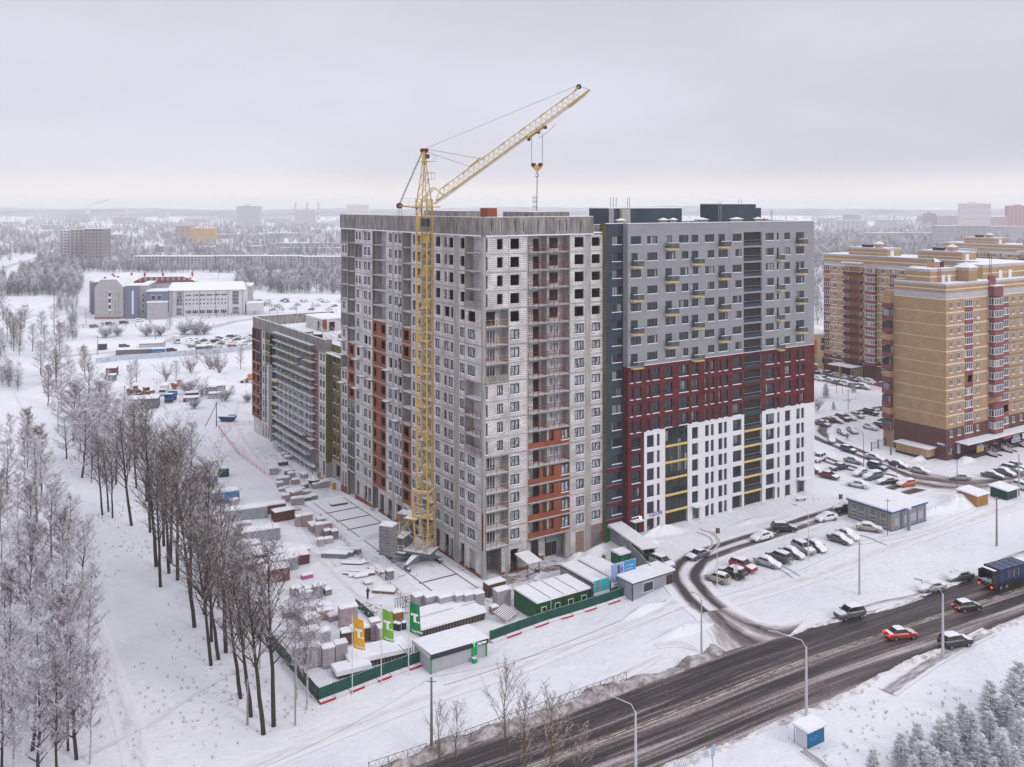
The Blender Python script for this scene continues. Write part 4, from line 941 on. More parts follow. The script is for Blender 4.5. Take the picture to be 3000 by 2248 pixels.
    loc=lambda X,Y:((X+15.1)*cr-(Y-158.6)*sr,(X+15.1)*sr+(Y-158.6)*cr)
    c0=loc(cx+1.4,cy-.6)
    for X,Y in bog:
        x,y=loc(X,Y); M=MB(); dx,dy=x-c0[0],y-c0[1]; l=math.hypot(dx,dy); ux,uy=dx/l,dy/l; px,py=-uy,ux
        def ring(t,w,z0,z1): 
            q=(c0[0]+ux*t,c0[1]+uy*t); return [(q[0]+px*w,q[1]+py*w,z0),(q[0]-px*w,q[1]-py*w,z0),(q[0]-px*w,q[1]-py*w,z1),(q[0]+px*w,q[1]+py*w,z1)]
        rs=[ring(.6,.75,.7,1.75),ring(l*.55,.55,1.0,1.9),ring(l-.3,.35,.95,1.45),ring(l+.35,.3,.9,1.3)]
        for A_,B_ in zip(rs,rs[1:]):
            M.quad(A_[0],B_[0],B_[3],A_[3],DG); M.quad(A_[1],A_[2],B_[2],B_[1],DG); M.quad(A_[3],B_[3],B_[2],A_[2],SNOWCAP); M.quad(A_[0],A_[1],B_[1],B_[0],DG)
        M.quad(*rs[-1],DG); M.build('outrigger',T)
        M=MB(); th=math.atan2(UY,UX)+math.pi/2-rz; tx,ty=math.cos(th),math.sin(th); nx,ny=-ty,tx
        for o in (-.55,.55):
            c=(x+tx*o,y+ty*o); M.tube((c[0]-nx*.22,c[1]-ny*.22,.35),(c[0]+nx*.22,c[1]+ny*.22,.35),.35,.35,12,DARK,cap=True)
        M.tube((x-tx*1.0,y-ty*1.0,.6),(x+tx*1.0,y+ty*1.0,.6),.26,.26,6,DG,cap=True); M.tube((x,y,.5),(x,y,1.0),.25,.2,8,DG); M.tube((x+tx*.9,y+ty*.9,.7),(x+tx*1.7,y+ty*1.7,.85),.12,.12,6,DG); M.build('wheel_bogie',T)
    # head: cab, jib foot, tower peak, rear strut
    M=MB(); M.box(-1.0,-.1,-1.2,1.0,57.0,59.6,YC,SNOWCAP); M.box(-.95,-.15,-1.24,-1.2,57.3,59.3,YC); M.build('machinery_box',T)
    M=MB(); M.box(.2,1.2,-1.7,-.2,57.0,59.4,DG,SNOWCAP); M.box(.3,1.1,-1.74,-1.7,57.9,59.2,GLASS); M.box(1.2,1.23,-1.6,-.3,57.9,59.2,GLASS); M.box(.1,1.3,-1.8,-.1,56.9,57.0,YC); M.build('cab',T)
    M=MB(); M.box(-2.0,2.4,-1.5,1.5,61.1,61.3,YC,SNOWCAP)
    for y in (-1.1,1.1):
        M.tube((-1.0,y,61),(0-.15,y*.25,69.2),.10,.08,4,YC); M.tube((1.0,y,61),(.15,y*.25,69.2),.10,.08,4,YC)
        for i in range(5):
            t0,t1=i/5,(i+1)/5; f=lambda t,sx:(sx*(1-t)+sx*.15*t,y*(1-t)+y*.25*t,61+8.2*t); M.tube(f(t0,-1),f(t1,1),.045,.045,3,YC); M.tube(f(t1,-1),f(t1,1),.045,.045,3,YC)
    for sx in (-1,1):
        for i in range(5):
            t0,t1=i/5,(i+1)/5; f=lambda t,y:(sx*(1-t)+sx*.15*t,y*1.1*(1-t)+y*.27*t,61+8.2*t); M.tube(f(t0,-1),f(t1,1),.045,.045,3,YC)
    M.box(-.6,.7,-.7,.7,68.9,69.05,YC,SNOWCAP); M.box(-.25,.25,-.35,.35,69,70.7,YC); M.box(.7,1.9,-.6,.6,67.0-.0,67.05,YC)
    for x0,x1,z in ((.7,2.0,69.0),(.4,1.7,66.0)):
        M.box(x0,x1,-.6,.6,z-.05,z,YC)
        for xx,yy in ((x0,-.6),(x1,-.6),(x1,.6)): M.box(xx-.02,xx+.02,yy-.02,yy+.02,z,z+1.1,STEEL)
        M.box(x0,x1,-.62,-.58,z+1.05,z+1.1,STEEL); M.box(x1-.02,x1+.02,-.6,.6,z+1.05,z+1.1,STEEL)
    M.build('peak',T)
    M=MB()
    for x,z in ((-.35,70.9),(.35,70.9),(.6,69.9)): M.tube((x,-.12,z),(x,.12,z),.42,.42,12,RD,cap=True)
    M.build('peak_sheave',T)
    M=MB(); M.tube((-1,-.5,61.0),(-4.7,-.3,61.4),.13,.13,4,YC); M.tube((-1,.5,61.0),(-4.7,.3,61.4),.13,.13,4,YC); M.box(-3.9,-1.2,-.6,.6,61.4,61.45,YC)
    for x in (-3.8,-2.6,-1.4): M.box(x,x+.04,-.62,-.58,61.4,62.7,YC)
    M.box(-3.8,-1.3,-.62,-.58,62.6,62.66,YC); M.box(-3.8,-1.3,-.62,-.58,62.0,62.05,YC); M.build('rear_strut',T)
    M=MB(); M.tube((-4.8,-.3,61.4),(-4.8,.3,61.4),.5,.5,12,RD,cap=True); M.build('strut_sheave',T)
    # jib
    f0=(1.9,61.7); Lh,dz=26.9,17.7; Lj=math.hypot(Lh,dz); ux,uz=Lh/Lj,dz/Lj; vx,vz=-uz,ux
    def J(t,y,h): return (f0[0]+ux*t+vx*h,y,f0[1]+uz*t+vz*h)
    def dep(t): return 1.35*min(1,t/3.0) if t<3 else 1.35
    M=MB(); n=26; w=.55
    for s in (-1,1): M.tube(J(0,s*w*.6,0),J(3,s*w,0),.09,.09,4,YC); M.tube(J(3,s*w,0),J(Lj,s*w,0),.085,.085,4,YC)
    M.tube(J(.6,-.3,.2),J(2.4,0,1.5),.08,.08,4,YC); M.tube(J(2.4,0,1.5),J(Lj-.4,0,1.4),.085,.085,4,YC)
    for i in range(n):
        t0=2.4+(Lj-3.4)*i/n; t1=2.4+(Lj-3.4)*(i+1)/n; tm=(t0+t1)/2
        for s in (-1,1): M.tube(J(t0,s*w,0),J(tm,0,1.4),.036,.036,3,YC); M.tube(J(tm,0,1.4),J(t1,s*w,0),.036,.036,3,YC)
        M.tube(J(t0,-w,0),J(t0,w,0),.035,.035,3,YC); M.tube(J(t0,-w if i%2 else w,0),J(t1,w if i%2 else -w,0),.03,.03,3,YC)
    for i in range(7):
        t=3+i*4.2; M.tube(J(t,0,1.4),J(t+.9,0,1.45),.15,.15,5,YC)
    M.tube(J(8.8,0,1.55),J(11.4,0,1.75),.2,.14,5,YC); M.tube(J(1,-.5,.1),J(5,-.3,.1),.12,.12,5,DG)
    for t in np.arange(4,20.5,.5): M.tube(J(t,-.3,.02),J(t+.45,-.3,.02),.13,.13,4,YC)
    for a_,b_ in ((0.0,1.6),): 
        for s in (-.5,.5): M.tube(J(-.8,s,1.9),J(1.5,s,2.4),.09,.09,4,YC); M.tube(J(-.8,s,1.9),J(-1,s,-.4),.08,.08,4,YC); M.tube(J(1.5,s,2.4),J(2.4,s*.5,0),.07,.07,4,YC)
    M.tube(J(Lj-3.4,-.3,-.15),J(Lj+1.0,-.3,.1),.2,.1,5,YC); M.tube(J(Lj-3.4,.3,-.15),J(Lj+1.0,.3,.1),.2,.1,5,YC); M.tube(J(Lj-.2,-.12,1.6),J(Lj-.2,.12,1.6),.42,.42,12,CB,cap=True); M.tube(J(Lj-1.2,0,1.4),J(Lj-.1,0,1.6),.2,.2,5,YC)
    for s in (-.3,.3): M.tube(J(Lj-.1,0,1.6),J(Lj+1,s,.1),.03,.03,3,CB)
    M.build('jib',T)
    tt=22.3
    M=MB()
    for s in (-.5,.5): M.tube(J(tt-2.2,s,-.35),J(tt+1.6,s,-.35),.13,.13,4,YC)
    for t in (tt-2,tt,tt+1.4): M.tube(J(t,-.6,-.3),J(t,.6,-.3),.2,.2,6,YC); M.tube(J(t,-.1,-.6),J(t,.1,-.6),.3,.3,10,RD,cap=True)
    for s in (-.6,): M.tube(J(tt+.2,s,-.5),J(tt+1.3,s,-1.9),.04,.04,3,STEEL); M.tube(J(tt+2.6,s,-.4),J(tt+3.4,s,-1.3),.04,.04,3,STEEL); M.tube(J(tt-.2,s,-1.7),J(tt+3.2,s,-1.4),.05,.05,3,STEEL); M.tube(J(tt+.2,s,-.4),J(tt-.2,s,-1.7),.04,.04,3,STEEL)
    M.build('trolley',T)
    hk=J(tt-.3,0,-.6); hx=hk[0]; HZ=61.6+108*150.5/2700
    M=MB(); M.prism([(0,0)]*3,0,0,YC) if False else None
    y_=.28
    pts=[(-1.0,.5),(1.0,.5),(.75,.1),(0,-.65),(-.75,.1)]
    i=len(M.v); M.v+=[(hx+p[0],-y_,HZ+p[1]) for p in pts]+[(hx+p[0],y_,HZ+p[1]) for p in pts]; k=M.mi(YC); M.f+= [(0,1,2,3,4),(9,8,7,6,5)]+[(j,(j+1)%5,5+(j+1)%5,5+j) for j in range(5)]; M.m+=[k]*7
    for x in (-.6,.6): M.tube((hx+x,-.32,HZ+.5),(hx+x,.32,HZ+.5),.34,.34,12,CB,cap=True)
    M.tube((hx,0,HZ-.7),(hx,0,HZ-1.0),.1,.1,6,CB)
    for j in range(7): a0=R(90-40*j); a1=R(90-40*(j+1)); M.tube((hx+.25*math.cos(a0),0,HZ-1.25+.25*math.sin(a0)),(hx+.25*math.cos(a1),0,HZ-1.25+.25*math.sin(a1)),.07,.07,5,CB)
    M.build('hook_block',T)
    M=MB(); 
    for dx in (-.95,.95): M.tube((hx+dx,0,hk[2]),(hx+dx,0,HZ+.7),.04,.04,4,CB)
    M.tube((hx,0,HZ-1.4),(hx-.05,0,HZ-7.0),.07,.07,4,CB)
    pk=(0.1,0,71.2)
    M.tube(pk,J(Lj-.3,0,1.9),.03,.03,3,CB); M.tube(pk,J(11.2,.0,1.8),.035,.035,3,CB); M.tube((.4,0,70.7),J(9.0,0,1.6),.035,.035,3,CB); M.tube(J(2,-.2,-.4),J(Lj,-.2,-.4),.022,.022,3,CB)
    for y in (-.25,-.08,.1,.25): M.tube((-.4,y,70.6),(-4.9,y,61.5),.03,.03,3,CB)
    M.tube((-.4,0,68),(-1.8,0,61.3),.02,.02,3,CB)
    for x in (-5.1,-4.75,-4.4): M.tube((x,0,61.2),(x,.0,7 if x>-5 else 5),.035,.035,3,CB)
    M.build('cable',T)
    M=MB()
    for z in (44.0,34.5,33.5): M.tube((-4.9,0,z),(-4.6,0,z+.2),.25,.25,6,RD,cap=True)
    split_build(M,'cable_clamp',T)
    M=MB(); M.tube((-4.8,0,2),(-4.8,0,7.5),.12,.12,6,WFRAME); M.box(-5.0,-4.6,-.2,.2,6.6,7.6,mat('orange_bit',(.5,.16,.04),.6)); M.build('strut_post',T)
crane()
def rails():
    for i,off in enumerate((-2.6,-9.2)):
        M=MB(); M.box(off-.06,off+.06,-8,52,.16,.30,mat('rail_steel',(.13,.10,.09),.7,snow=.25)); o=M.build('crane_rail',None,loc=(-4.7,151.2,0),rz=ROT)
        tag(o,('snow dusted crane rail close along the unfinished tower wall','snow dusted crane rail on the outer side under the crane')[i],'rail','crane rails')
    M=MB(); 
    v=[(-1.4,-10),( -1.4,54),(-10.4,54),(-10.4,-10)]; n=12
    o=M; M.prism([(-1.2,-10),(-1.2,54),(-10.6,54),(-10.6,-10)],-.6,.12,SNOWCAP); t=M.build('track_bed',None,loc=(-4.7,151.2,0),rz=ROT); tag(t,'raised snowy bed of the crane track','track bed',kind='structure')
    for y in (-6.2,4.2,14.5,20.5,27.5,33.6,39,44.6):
        M=MB(); M.box(-9.6,-2.4,y-.07,y+.07,.13,.24,mat('sleeper',(.07,.06,.06),.8)); tag(M.build('track_tie',None,loc=(-4.7,151.2,0),rz=ROT),'dark tie bar lying across the snowy crane track','tie bar','tie bars across the crane track')
rails()
# local tower coordinates -> world
def TWp(x,y): return (-4.7+UX*x-UY*y, 151.2+UY*x+UX*y)
_p=TWp(.0,60.5); cradle('facade_cradle','yellow facade cradle parked at the foot of the olive insulated wall',(_p[0]-.9,_p[1]+.6,hz(*_p)),ROT+math.pi/2,9,('yellow',(.55,.30,.03)))
_p=G(1670,1690); cradle('facade_cradle','rusty facade cradle lying in the snow behind the container cabins',(_p[0]+.4,_p[1]+1,_p[2]+.2),ROT-.05,6.8,('rusty',(.26,.13,.05)))
# ================= school and far buildings =================
def plain_windows(M,side,s0,s1,z0,nz,dz,ds,w,h,m,d=-.05,fr=None):
    n=int((s1-s0)/ds)
    for j in range(nz):
        for i in range(n):
            s=s0+ds*(i+.5)
            if fr: fbox(M,side,s-w/2-.12,s+w/2+.12,d,0,z0+j*dz-.12,z0+j*dz+h+.12,fr)
            fbox(M,side,s-w/2,s+w/2,d-.03,d,z0+j*dz,z0+j*dz+h,m)
def school():
    zb=-1.5; cx,cy,_=G(277,936); cy0=cy
    ang=R(12)   # long front turned slightly
    T=thing('school','grey brick school with snowy red mansard roof, slate stair tower and long white sports hall','school',(cx,cy,zb),ang); T.scale=(.62,1,1)
    W_=MB(); Rf=MB(); GB=mat('school_grey',(.40,.385,.40),.85,(.34,.33,.345),.4); GW=mat('hall_white',(.60,.59,.62),.85,(.54,.53,.56),.25); SB=mat('school_slate',(.15,.17,.24),.7); RR=mat('red_roof',(.30,.04,.04),.6,snow=.3)
    # main block: gable end facing camera x 0..30, depth 55
    W_.box(0,24,0,62,0,17.5,GB); W_.box(24,30,1.5,30,0,17,GB); W_.box(27,37,-1.2,12,0,18.2,SB); W_.box(31.5,33,-1.35,-1.2,2.5,15.5,WFRAME)
    W_.box(37,44,1,30,0,18,GB); W_.box(44,62,-3,12,0,15,SB); W_.box(46,62.5,-8,-3,0,9.3,GB)
    W_.box(0,30,-.1,0,0,1.2,mat('school_plinth',(.25,.15,.12),.9))
    # side with dark glazing stripes
    for s in np.arange(2,60,3.2): W_.box(-.15,0,s,s+1.6,2,16,GLASS); W_.box(-.2,-.15,s-.2,s,2,16,WFRAME)
    W_.box(-12,-1,25,60,0,18.5,SB,SNOWCAP); W_.box(-17,-12,35,50,0,18.5,GB,SNOWCAP)
    W_.box(11.5,13.8,-.12,0,2.0,15.2,WFRAME)
    for z in (2.2,5.6,9.0,12.4): W_.box(11.7,13.6,-.18,-.12,z,z+2.2,GLASS)
    for z in np.arange(3,15,3):
        for s in (17,19.6,25.5):
            for q in (0,1.2): W_.box(s,s+.6,-.08,0 ,z+q,z+q+.6,GLASS) if s<25 else None
        W_.box(40,41,.9,1,z,z+1.5,GLASS)
    for z in (10.3,6.8 if False else 5.8):
        for s in (48.5,53.5): W_.box(s-.2,s+3.4,-3.15,-3,z-.2+0,z+2.6,WFRAME) if z>9.4 else None; W_.box(s,s+3.2,-3.2,-3.15,z,z+2.4,GLASS) if z>9.4 else None
    # mansard
    def hip(x0,x1,y0,y1,z,h,i,m,top):
        a=[(x0,y0,z),(x1,y0,z),(x1,y1,z),(x0,y1,z)]; b=[(x0+i,y0+.3,z+h),(x1-i,y0+.3,z+h),(x1-i,y1-i,z+h),(x0+i,y1-i,z+h)]
        for j in range(4): Rf.quad(a[j],a[(j+1)%4],b[(j+1)%4],b[j],m)
        Rf.quad(*b,top)
    hip(-1,24,0,62,17.5,4.2,6,mat('snowy_red_roof',(.25,.05,.05),.7,snow=.62),SNOWCAP); W_.poly([(0,0,17.5),(24,0,17.5),(18,0.2,21.6),(5,.2,21.6)],GB)
    hip(20,80,32,50,17.2,3.2,12,mat('snowy_red_roof',(.25,.05,.05),.7,snow=.62),SNOWCAP); W_.box(20,79,33,49,0,17.2,GW)
    for s in range(28,74,5): Rf.box(s,s+2,31.5,34,18.2,20,GB,SNOWCAP)
    for s,y in ((5,8),(9,20),(14,14),(18,40),(3,34),(30,40),(47,38),(74,38)): Rf.box(s,s+1.4,y,y+2,20,22.6,RR,SNOWCAP)
    for a,b,c,d,z in ((27,37,-1.2,12,18.2),(37,44,1,30,18),(44,62,-3,12,15),(46,62.5,-8,-3,9.3)): Rf.box(a-.3,b+.3,c-.3,d+.3,z,z+.4,SNOWCAP)
    # sports hall
    hx0,hx1=61,128; W_.box(hx0,hx1,4,26,0,14.5,GW); Rf.quad((hx0-1,3,14.6),(hx1+1,3,14.6),(hx1-2,14,18.5),(hx0+1,14,18.5),SNOWCAP); Rf.quad((hx0+1,14,18.5),(hx1-2,14,18.5),(hx1+1,26,14.6),(hx0-1,26,14.6),SNOWCAP); W_.poly([(hx1,4,14.5),(hx1,26,14.5),(hx1-2,14,18.4)],GW)
    for s in (64,74,88,102,113,126): W_.box(s,s+.35,3.8,4,0,14.5,mat('rust_stripe',(.25,.13,.11),.8))
    for s,wd in ((68.2,5),(117,5.5)): 
        W_.box(s,s+wd,3.85,4,6.3,13.6,GLASS); W_.box(s,s+wd,3.85,4,.8,4.6,GLASS)
        for q in np.arange(0,wd+.1,1.25): W_.box(s+q-.08,s+q+.08,3.78,3.86,.8,13.6,WFRAME)
        for z in (2.6,8,10,12): W_.box(s,s+wd,3.78,3.85,z,z+.15,WFRAME)
    for s in np.arange(76,112,6.2):
        for q in (0,1.7,3.4): W_.box(s+q,s+q+1.3,3.86,4,1.5,3.3,GLASS); W_.box(s+q,s+q+1.3,3.86,4,11.4,12.3,GLASS)
        for q in (0.2,3.2):
            for z in (6.6,8.8): W_.box(s+q,s+q+1.1,3.86,4,z,z+.9,GLASS)
    W_.box(130,144,4,14,0,6.5,GW); Rf.box(129.7,144.3,3.7,14.3,6.5,6.9,SNOWCAP)
    W_.box(92,128,55,75,0,12,GB); Rf.box(91,129,54,76,12,12.6,SNOWCAP)
    W_.build('wall',T); Rf.build('roof',T)
school()
def far_block(px0,px1,ptop,pbase,label,col,floors,depth=14,zg=None,rot=0,trim=None,roof=None,win=(.10,.10,.12),cat='building',nwin=None,name='apartment_block',H_=None,bal=None):
    if zg is None: zg=-1.5 if px0<1300 else 2.2
    Y=(EYE-zg)*FP/(pbase-600); X0=(px0-1500)/FP*Y; X1=(px1-1500)/FP*Y; h=(EYE-zg)-(ptop-600)/FP*Y if H_ is None else H_
    w=X1-X0; T=thing(name,label,cat,(X0,Y,zg),R(rot)); M=MB(); Wn=MB(); Rf=MB(); Tr=MB()
    m=mat('facade_%d'%(len(D.materials)),col,.85,tuple(c*.88 for c in col),.12); wm=mat('far_window_%d'%int(win[0]*100),win,.3)
    if trim: trim=mat('trim_%d_%d_%d'%tuple(int(c*100) for c in trim),trim,.7)
    M.box(0,w,0,depth,-3,h,m); n=nwin or max(3,int(w/3.4)); fz=h/floors
    for j in range(floors):
        for i in range(n):
            s=w*(i+.5)/n
            if bal and i%bal==1: Tr.box(s-1.1,s+1.1,-1.0,0,j*fz+.1,j*fz+1.1,trim or m)
            Wn.box(s-.75,s+.75,-.12,-.0,j*fz+1.0,j*fz+2.45,wm)
    for j in range(floors):
        for i in range(max(1,int(depth/5))):
            y=depth*(i+.5)/max(1,int(depth/5)); Wn.box(-.12,0,y-.7,y+.7,j*fz+1,j*fz+2.4,wm); Wn.box(w,w+.12,y-.7,y+.7,j*fz+1,j*fz+2.4,wm)
    Rf.box(-.4,w+.4,-.4,depth+.4,h,h+.5,SNOWCAP)
    if roof: Rf.box(w*.3,w*.55,depth*.3,depth*.8,h+.5,h+roof,m,SNOWCAP)
    if trim and not bal:
        for j in range(2,floors,4): Tr.box(0,w,-.2,-.14,j*fz-.3,j*fz+.5,trim)
    M.build('wall',T); Wn.build('windows',T)['kind']='stuff'; Rf.build('roof',T); Tr.build('trim',T)
    return T
ga=(.52,.47,.44)
FB=[(175,206,676,778,'white balcony flank of the twin grey tower blocks among frosty trees',(.50,.50,.53),12,dict(trim=(.7,.7,.72),bal=2)),
(206,244,673,782,'taller half of the twin grey brick tower blocks among frosty trees',(.36,.32,.31),12,dict(roof=2)),
(247,299,671,786,'darker half of the twin grey brick tower blocks, nearer to the school',(.30,.27,.275),12,dict(depth=20)),
(514,566,661,711,'pinkish panel block joined to the yellow one among distant trees',(.48,.34,.32),9,dict(bal=3,trim=(.6,.55,.55))),
(559,626,669,717,'yellow block standing out among the distant frosty trees',(.62,.42,.18),8,dict(roof=3)),
(692,761,604,668,'tallest pale tower block on the hazy horizon, stepped roof',(.52,.52,.55),18,dict(roof=4,depth=22)),
(867,923,617,661,'pale tower block near the thin chimneys on the hazy horizon',(.52,.52,.54),14,dict(roof=3)),
(1016,1079,600,650,'white tower block with red bands peeping over the concrete parapet',(.60,.58,.60),17,dict(trim=(.45,.12,.12),roof=3)),
(192,262,627,650,'low pale block far left on the hazy horizon',(.42,.41,.44),8,{}),
(330,384,637,656,'long pale block in the far haze beyond the woods',(.45,.42,.44),6,{}),
(462,491,612,640,'square block with antenna deck on the hazy skyline',(.46,.46,.50),10,{}),
(362,372,612,636,'small slim block on the hazy skyline',(.42,.42,.48),10,{}),
(391,620,752,791,'long five storey panel block behind the school, its front half hidden by frosty trees',(.42,.40,.40),5,dict(bal=4,trim=(.5,.5,.5))),
(626,742,751,789,'five storey panel block with a blue stair bay, in the row behind the school',(.44,.40,.38),5,dict(bal=4,trim=(.25,.36,.45))),
(742,880,751,790,'five storey panel block in the row behind the school, beside a bare mast',(.43,.41,.41),5,dict(bal=4,trim=(.5,.5,.5))),
(884,1020,753,789,'last five storey panel block of the row, touching the unfinished tower in view',(.42,.40,.41),5,dict(bal=4,trim=(.5,.5,.5))),
(627,768,687,700,'long low snow roofed block behind the yellow one',(.42,.40,.41),4,{}),
(770,880,684,698,'long low snow roofed block under the pale tower by the chimneys',(.42,.41,.42),4,{}),
(800,905,713,728,'low grey block with snow roof between the two wooded rows',(.40,.39,.41),4,{}),
(905,1005,712,726,'low grey block with snow roof beside the unfinished tower',(.40,.39,.40),4,{}),
(815,1000,727,742,'lower snow roofed row in front of the far low blocks',(.42,.41,.42),4,{}),
(2449,2540,646,682,'white and blue panel block beyond the woods, nearest the grey apartment block',(.62,.62,.64),9,dict(bal=3,trim=(.25,.3,.45))),
(2571,2652,644,680,'white panel block beyond the woods, second from the grey apartment block',(.60,.60,.63),9,dict(bal=3,trim=(.5,.55,.6))),
(2474,2522,629,655,'grey block peeping behind the white and blue one',(.38,.37,.40),9,{}),
(2539,2742,683,703,'long low grey block with snowy roof behind the white panel blocks',(.40,.38,.39),5,dict(bal=5,trim=(.45,.44,.45))),
(2743,2800,662,722,'grey panel block with balconies in front of the tall striped tower',(.44,.43,.45),9,dict(bal=2,trim=(.6,.6,.62))),
(2802,2900,661,712,'wide grey panel block right under the tall striped tower',(.42,.41,.42),9,dict(bal=3,trim=(.55,.55,.56))),
(2900,3010,664,705,'pale panel block under the red tower',(.45,.44,.46),8,dict(bal=3,trim=(.6,.6,.6))),
(2814,2903,597,668,'tall pale tower striped with red, highest on the skyline behind the brick blocks',(.56,.54,.56),16,dict(roof=4,trim=(.5,.2,.17))),
(2952,3030,603,668,'red brick tower on the skyline behind the brick blocks',(.38,.10,.09),15,dict(roof=3,bal=3,trim=(.6,.5,.5))),
(2711,2742,625,660,'dark stepped block on the hazy skyline',(.24,.17,.18),10,dict(roof=4)),
(2692,2712,632,656,'small pinkish block next to the dark stepped one on the skyline',(.40,.28,.29),8,{}),
(2746,2812,633,660,'pink block between the dark stepped block and the tall striped tower',(.46,.30,.30),9,{}),
(2903,2952,636,668,'pinkish row between the tall striped tower and the red tower',(.46,.30,.30),9,{}),
(2660,2700,678,700,'grey maroon block behind the long low one',(.35,.28,.29),6,{}),
(300,360,688,704,'low white roofed building in the woods right of the twin towers',(.42,.40,.42),3,{}),
(455,505,722,740,'snow roofed house group in the woods before the yellow block',(.40,.36,.37),3,{}),
(575,625,724,742,'small snow roofed building below the yellow block',(.42,.38,.38),3,{}),
(720,765,722,738,'short snow roofed house under the tallest pale tower',(.40,.36,.36),3,{}),
(120,180,660,672,'low pale rows at the far left of the woods',(.42,.42,.45),4,{}),
(540,600,640,652,'white hall roof in the hazy distance',(.46,.46,.5),4,{}),
(780,850,640,652,'white warehouse roof in the hazy distance under the chimneys',(.46,.46,.5),4,{}),
(640,690,628,641,'pale slab block on the hazy skyline left of the tallest tower',(.44,.44,.48),8,{}),
(2400,2445,640,655,'low pale block behind the grey apartment block edge',(.42,.42,.46),5,{})]
for a,b,c,d,l,col,f,k in FB: far_block(a,b,c,d,l,col,f,**k)
# colourful kindergarten beyond the grey block
def kinder():
    T=thing('kindergarten','kindergarten with yellow, orange and green walls just past the grey apartment block','kindergarten',(98,327,2.0),0)
    M=MB(); Y_=mat('kg_cream',(.62,.48,.28),.8); M.box(-6,14,0,14,0,13.5,Y_); M.box(6.6,10.2,-.1,0,6.5,11.5,mat('kg_orange',(.62,.16,.06),.8)); M.box(6.2,10.2,-.1,0,2.2,6.5,mat('kg_green',(.30,.45,.18),.8)); M.build('wall',T)
    Wn=MB()
    for s,z in ((4.5,8.2),(7.8,7.2),(11.5,8),(4.5,4),(8,3.6),(12,3.6),(11.5,10.5)): Wn.box(s,s+1.4,-.25,-.1,z,z+1.8,GLASS)
    Wn.build('windows',T); Rf=MB(); Rf.box(-6.3,14.3,-.4,14,13.5,14.1,SNOWCAP); Rf.build('roof',T)
    M=MB(); M.box(4,10,-3,0,3.2,3.5,SNOWCAP)
    for s in (4.4,7,9.6): M.box(s,s+.4,-2.8,-2.4,0,3.2,YEL)
    M.build('porch',T)
kinder()
# ================= skyline: chimneys, mast, plumes, hills =================
def stackp(px,ptop,Y,r,label,red=True,name='factory_chimney'):
    X=(px-1500)/FP*Y; h=EYE-(ptop-600)/FP*Y; T=thing(name,label,'chimney',(X,Y,0)); M=MB(); n=8
    cm=mat('chimney_concrete',(.45,.43,.45),.8); rm=mat('chimney_red',(.35,.12,.11),.8)
    for i in range(n): M.tube((0,0,h*i/n),(0,0,h*(i+1)/n),r*(1.5-.5*i/n),r*(1.5-.5*(i+1)/n),10,cm if i%2 or not red else rm)
    M.build('shaft',T); M=MB(); M.tube((0,0,h-.5),(0,0,h+1),r*1.25,r*1.25,10,cm,cap=True); M.build('rim',T)
for px,pt,l in ((866,592,'banded chimney farthest from the unfinished tower on the hazy skyline'),(900,592,'middle banded chimney on the hazy skyline'),(933,590,'banded chimney nearest the unfinished tower on the hazy skyline')): stackp(px,pt,3900,3.2,l)
stackp(257,611,4300,9,'squat dark chimney giving off a smoke plume on the horizon',False)
def telecom():
    Y=900; X=(1566-1500)/FP*Y; T=thing('telecom_mast','slender lattice telecom mast with antennas rising behind the parapet under the hook','mast',(X,Y,0)); M=MB(); h=EYE+24/FP*Y; m=mat('mast_zinc',(.5,.48,.5),.6)
    for sx,sy in ((-1,-1),(1,-1),(1,1),(-1,1)): M.tube((sx*2.2,sy*2.2,0),(sx*.9,sy*.9,h),.18,.14,4,m)
    for z in np.arange(2,h,3.2): M.tube((-1.8,-1.8,z),(1.6,-1.6,z+3),.08,.08,3,m); M.tube((-1.6,-1.6,z),(1.6,-1.6,z),.08,.08,3,m)
    M.build('lattice',T); M=MB()
    for z in (h-9,h-4,h): M.box(-2.2,2.2,-2.2,2.2,z-2.2,z,m)
    M.build('antenna',T)
telecom()
def plume():
    M=MB(); rnd=random.Random(4); Y=4300; X0=(257-1500)/FP*Y; 
    bm=bpy.data.meshes.new('smoke_plume'); v=[];f=[]; n=14; segs=9
    for i in range(segs):
        t=i/(segs-1); cxx=X0+25*t+60*t; cz=56+26*t; r=6+12*t
        for j in range(n): a=2*math.pi*j/n; v.append((cxx+r*math.cos(a)*(1+.15*rnd.random()),Y+r*math.sin(a),cz+.45*r*math.cos(a)))
    f=[(i*n+j,i*n+(j+1)%n,(i+1)*n+(j+1)%n,(i+1)*n+j) for i in range(segs-1) for j in range(n)]+[tuple(range(n-1,-1,-1)),tuple((segs-1)*n+j for j in range(n))]
    bm.from_pydata(v,[],f); m=D.materials.new('smoke'); m.use_nodes=True; nt=m.node_tree; nt.nodes.clear(); o=N(nt,'ShaderNodeOutputMaterial'); p=N(nt,'ShaderNodeVolumePrincipled'); p.inputs['Density'].default_value=.004; p.inputs['Color'].default_value=(.75,.75,.82,1); nt.links.new(p.outputs[0],o.inputs['Volume']); bm.materials.append(m)
    ob=D.objects.new('smoke',bm); C.objects.link(ob); tag(ob,'thin smoke plume drifting from the squat chimney','smoke',kind='stuff')
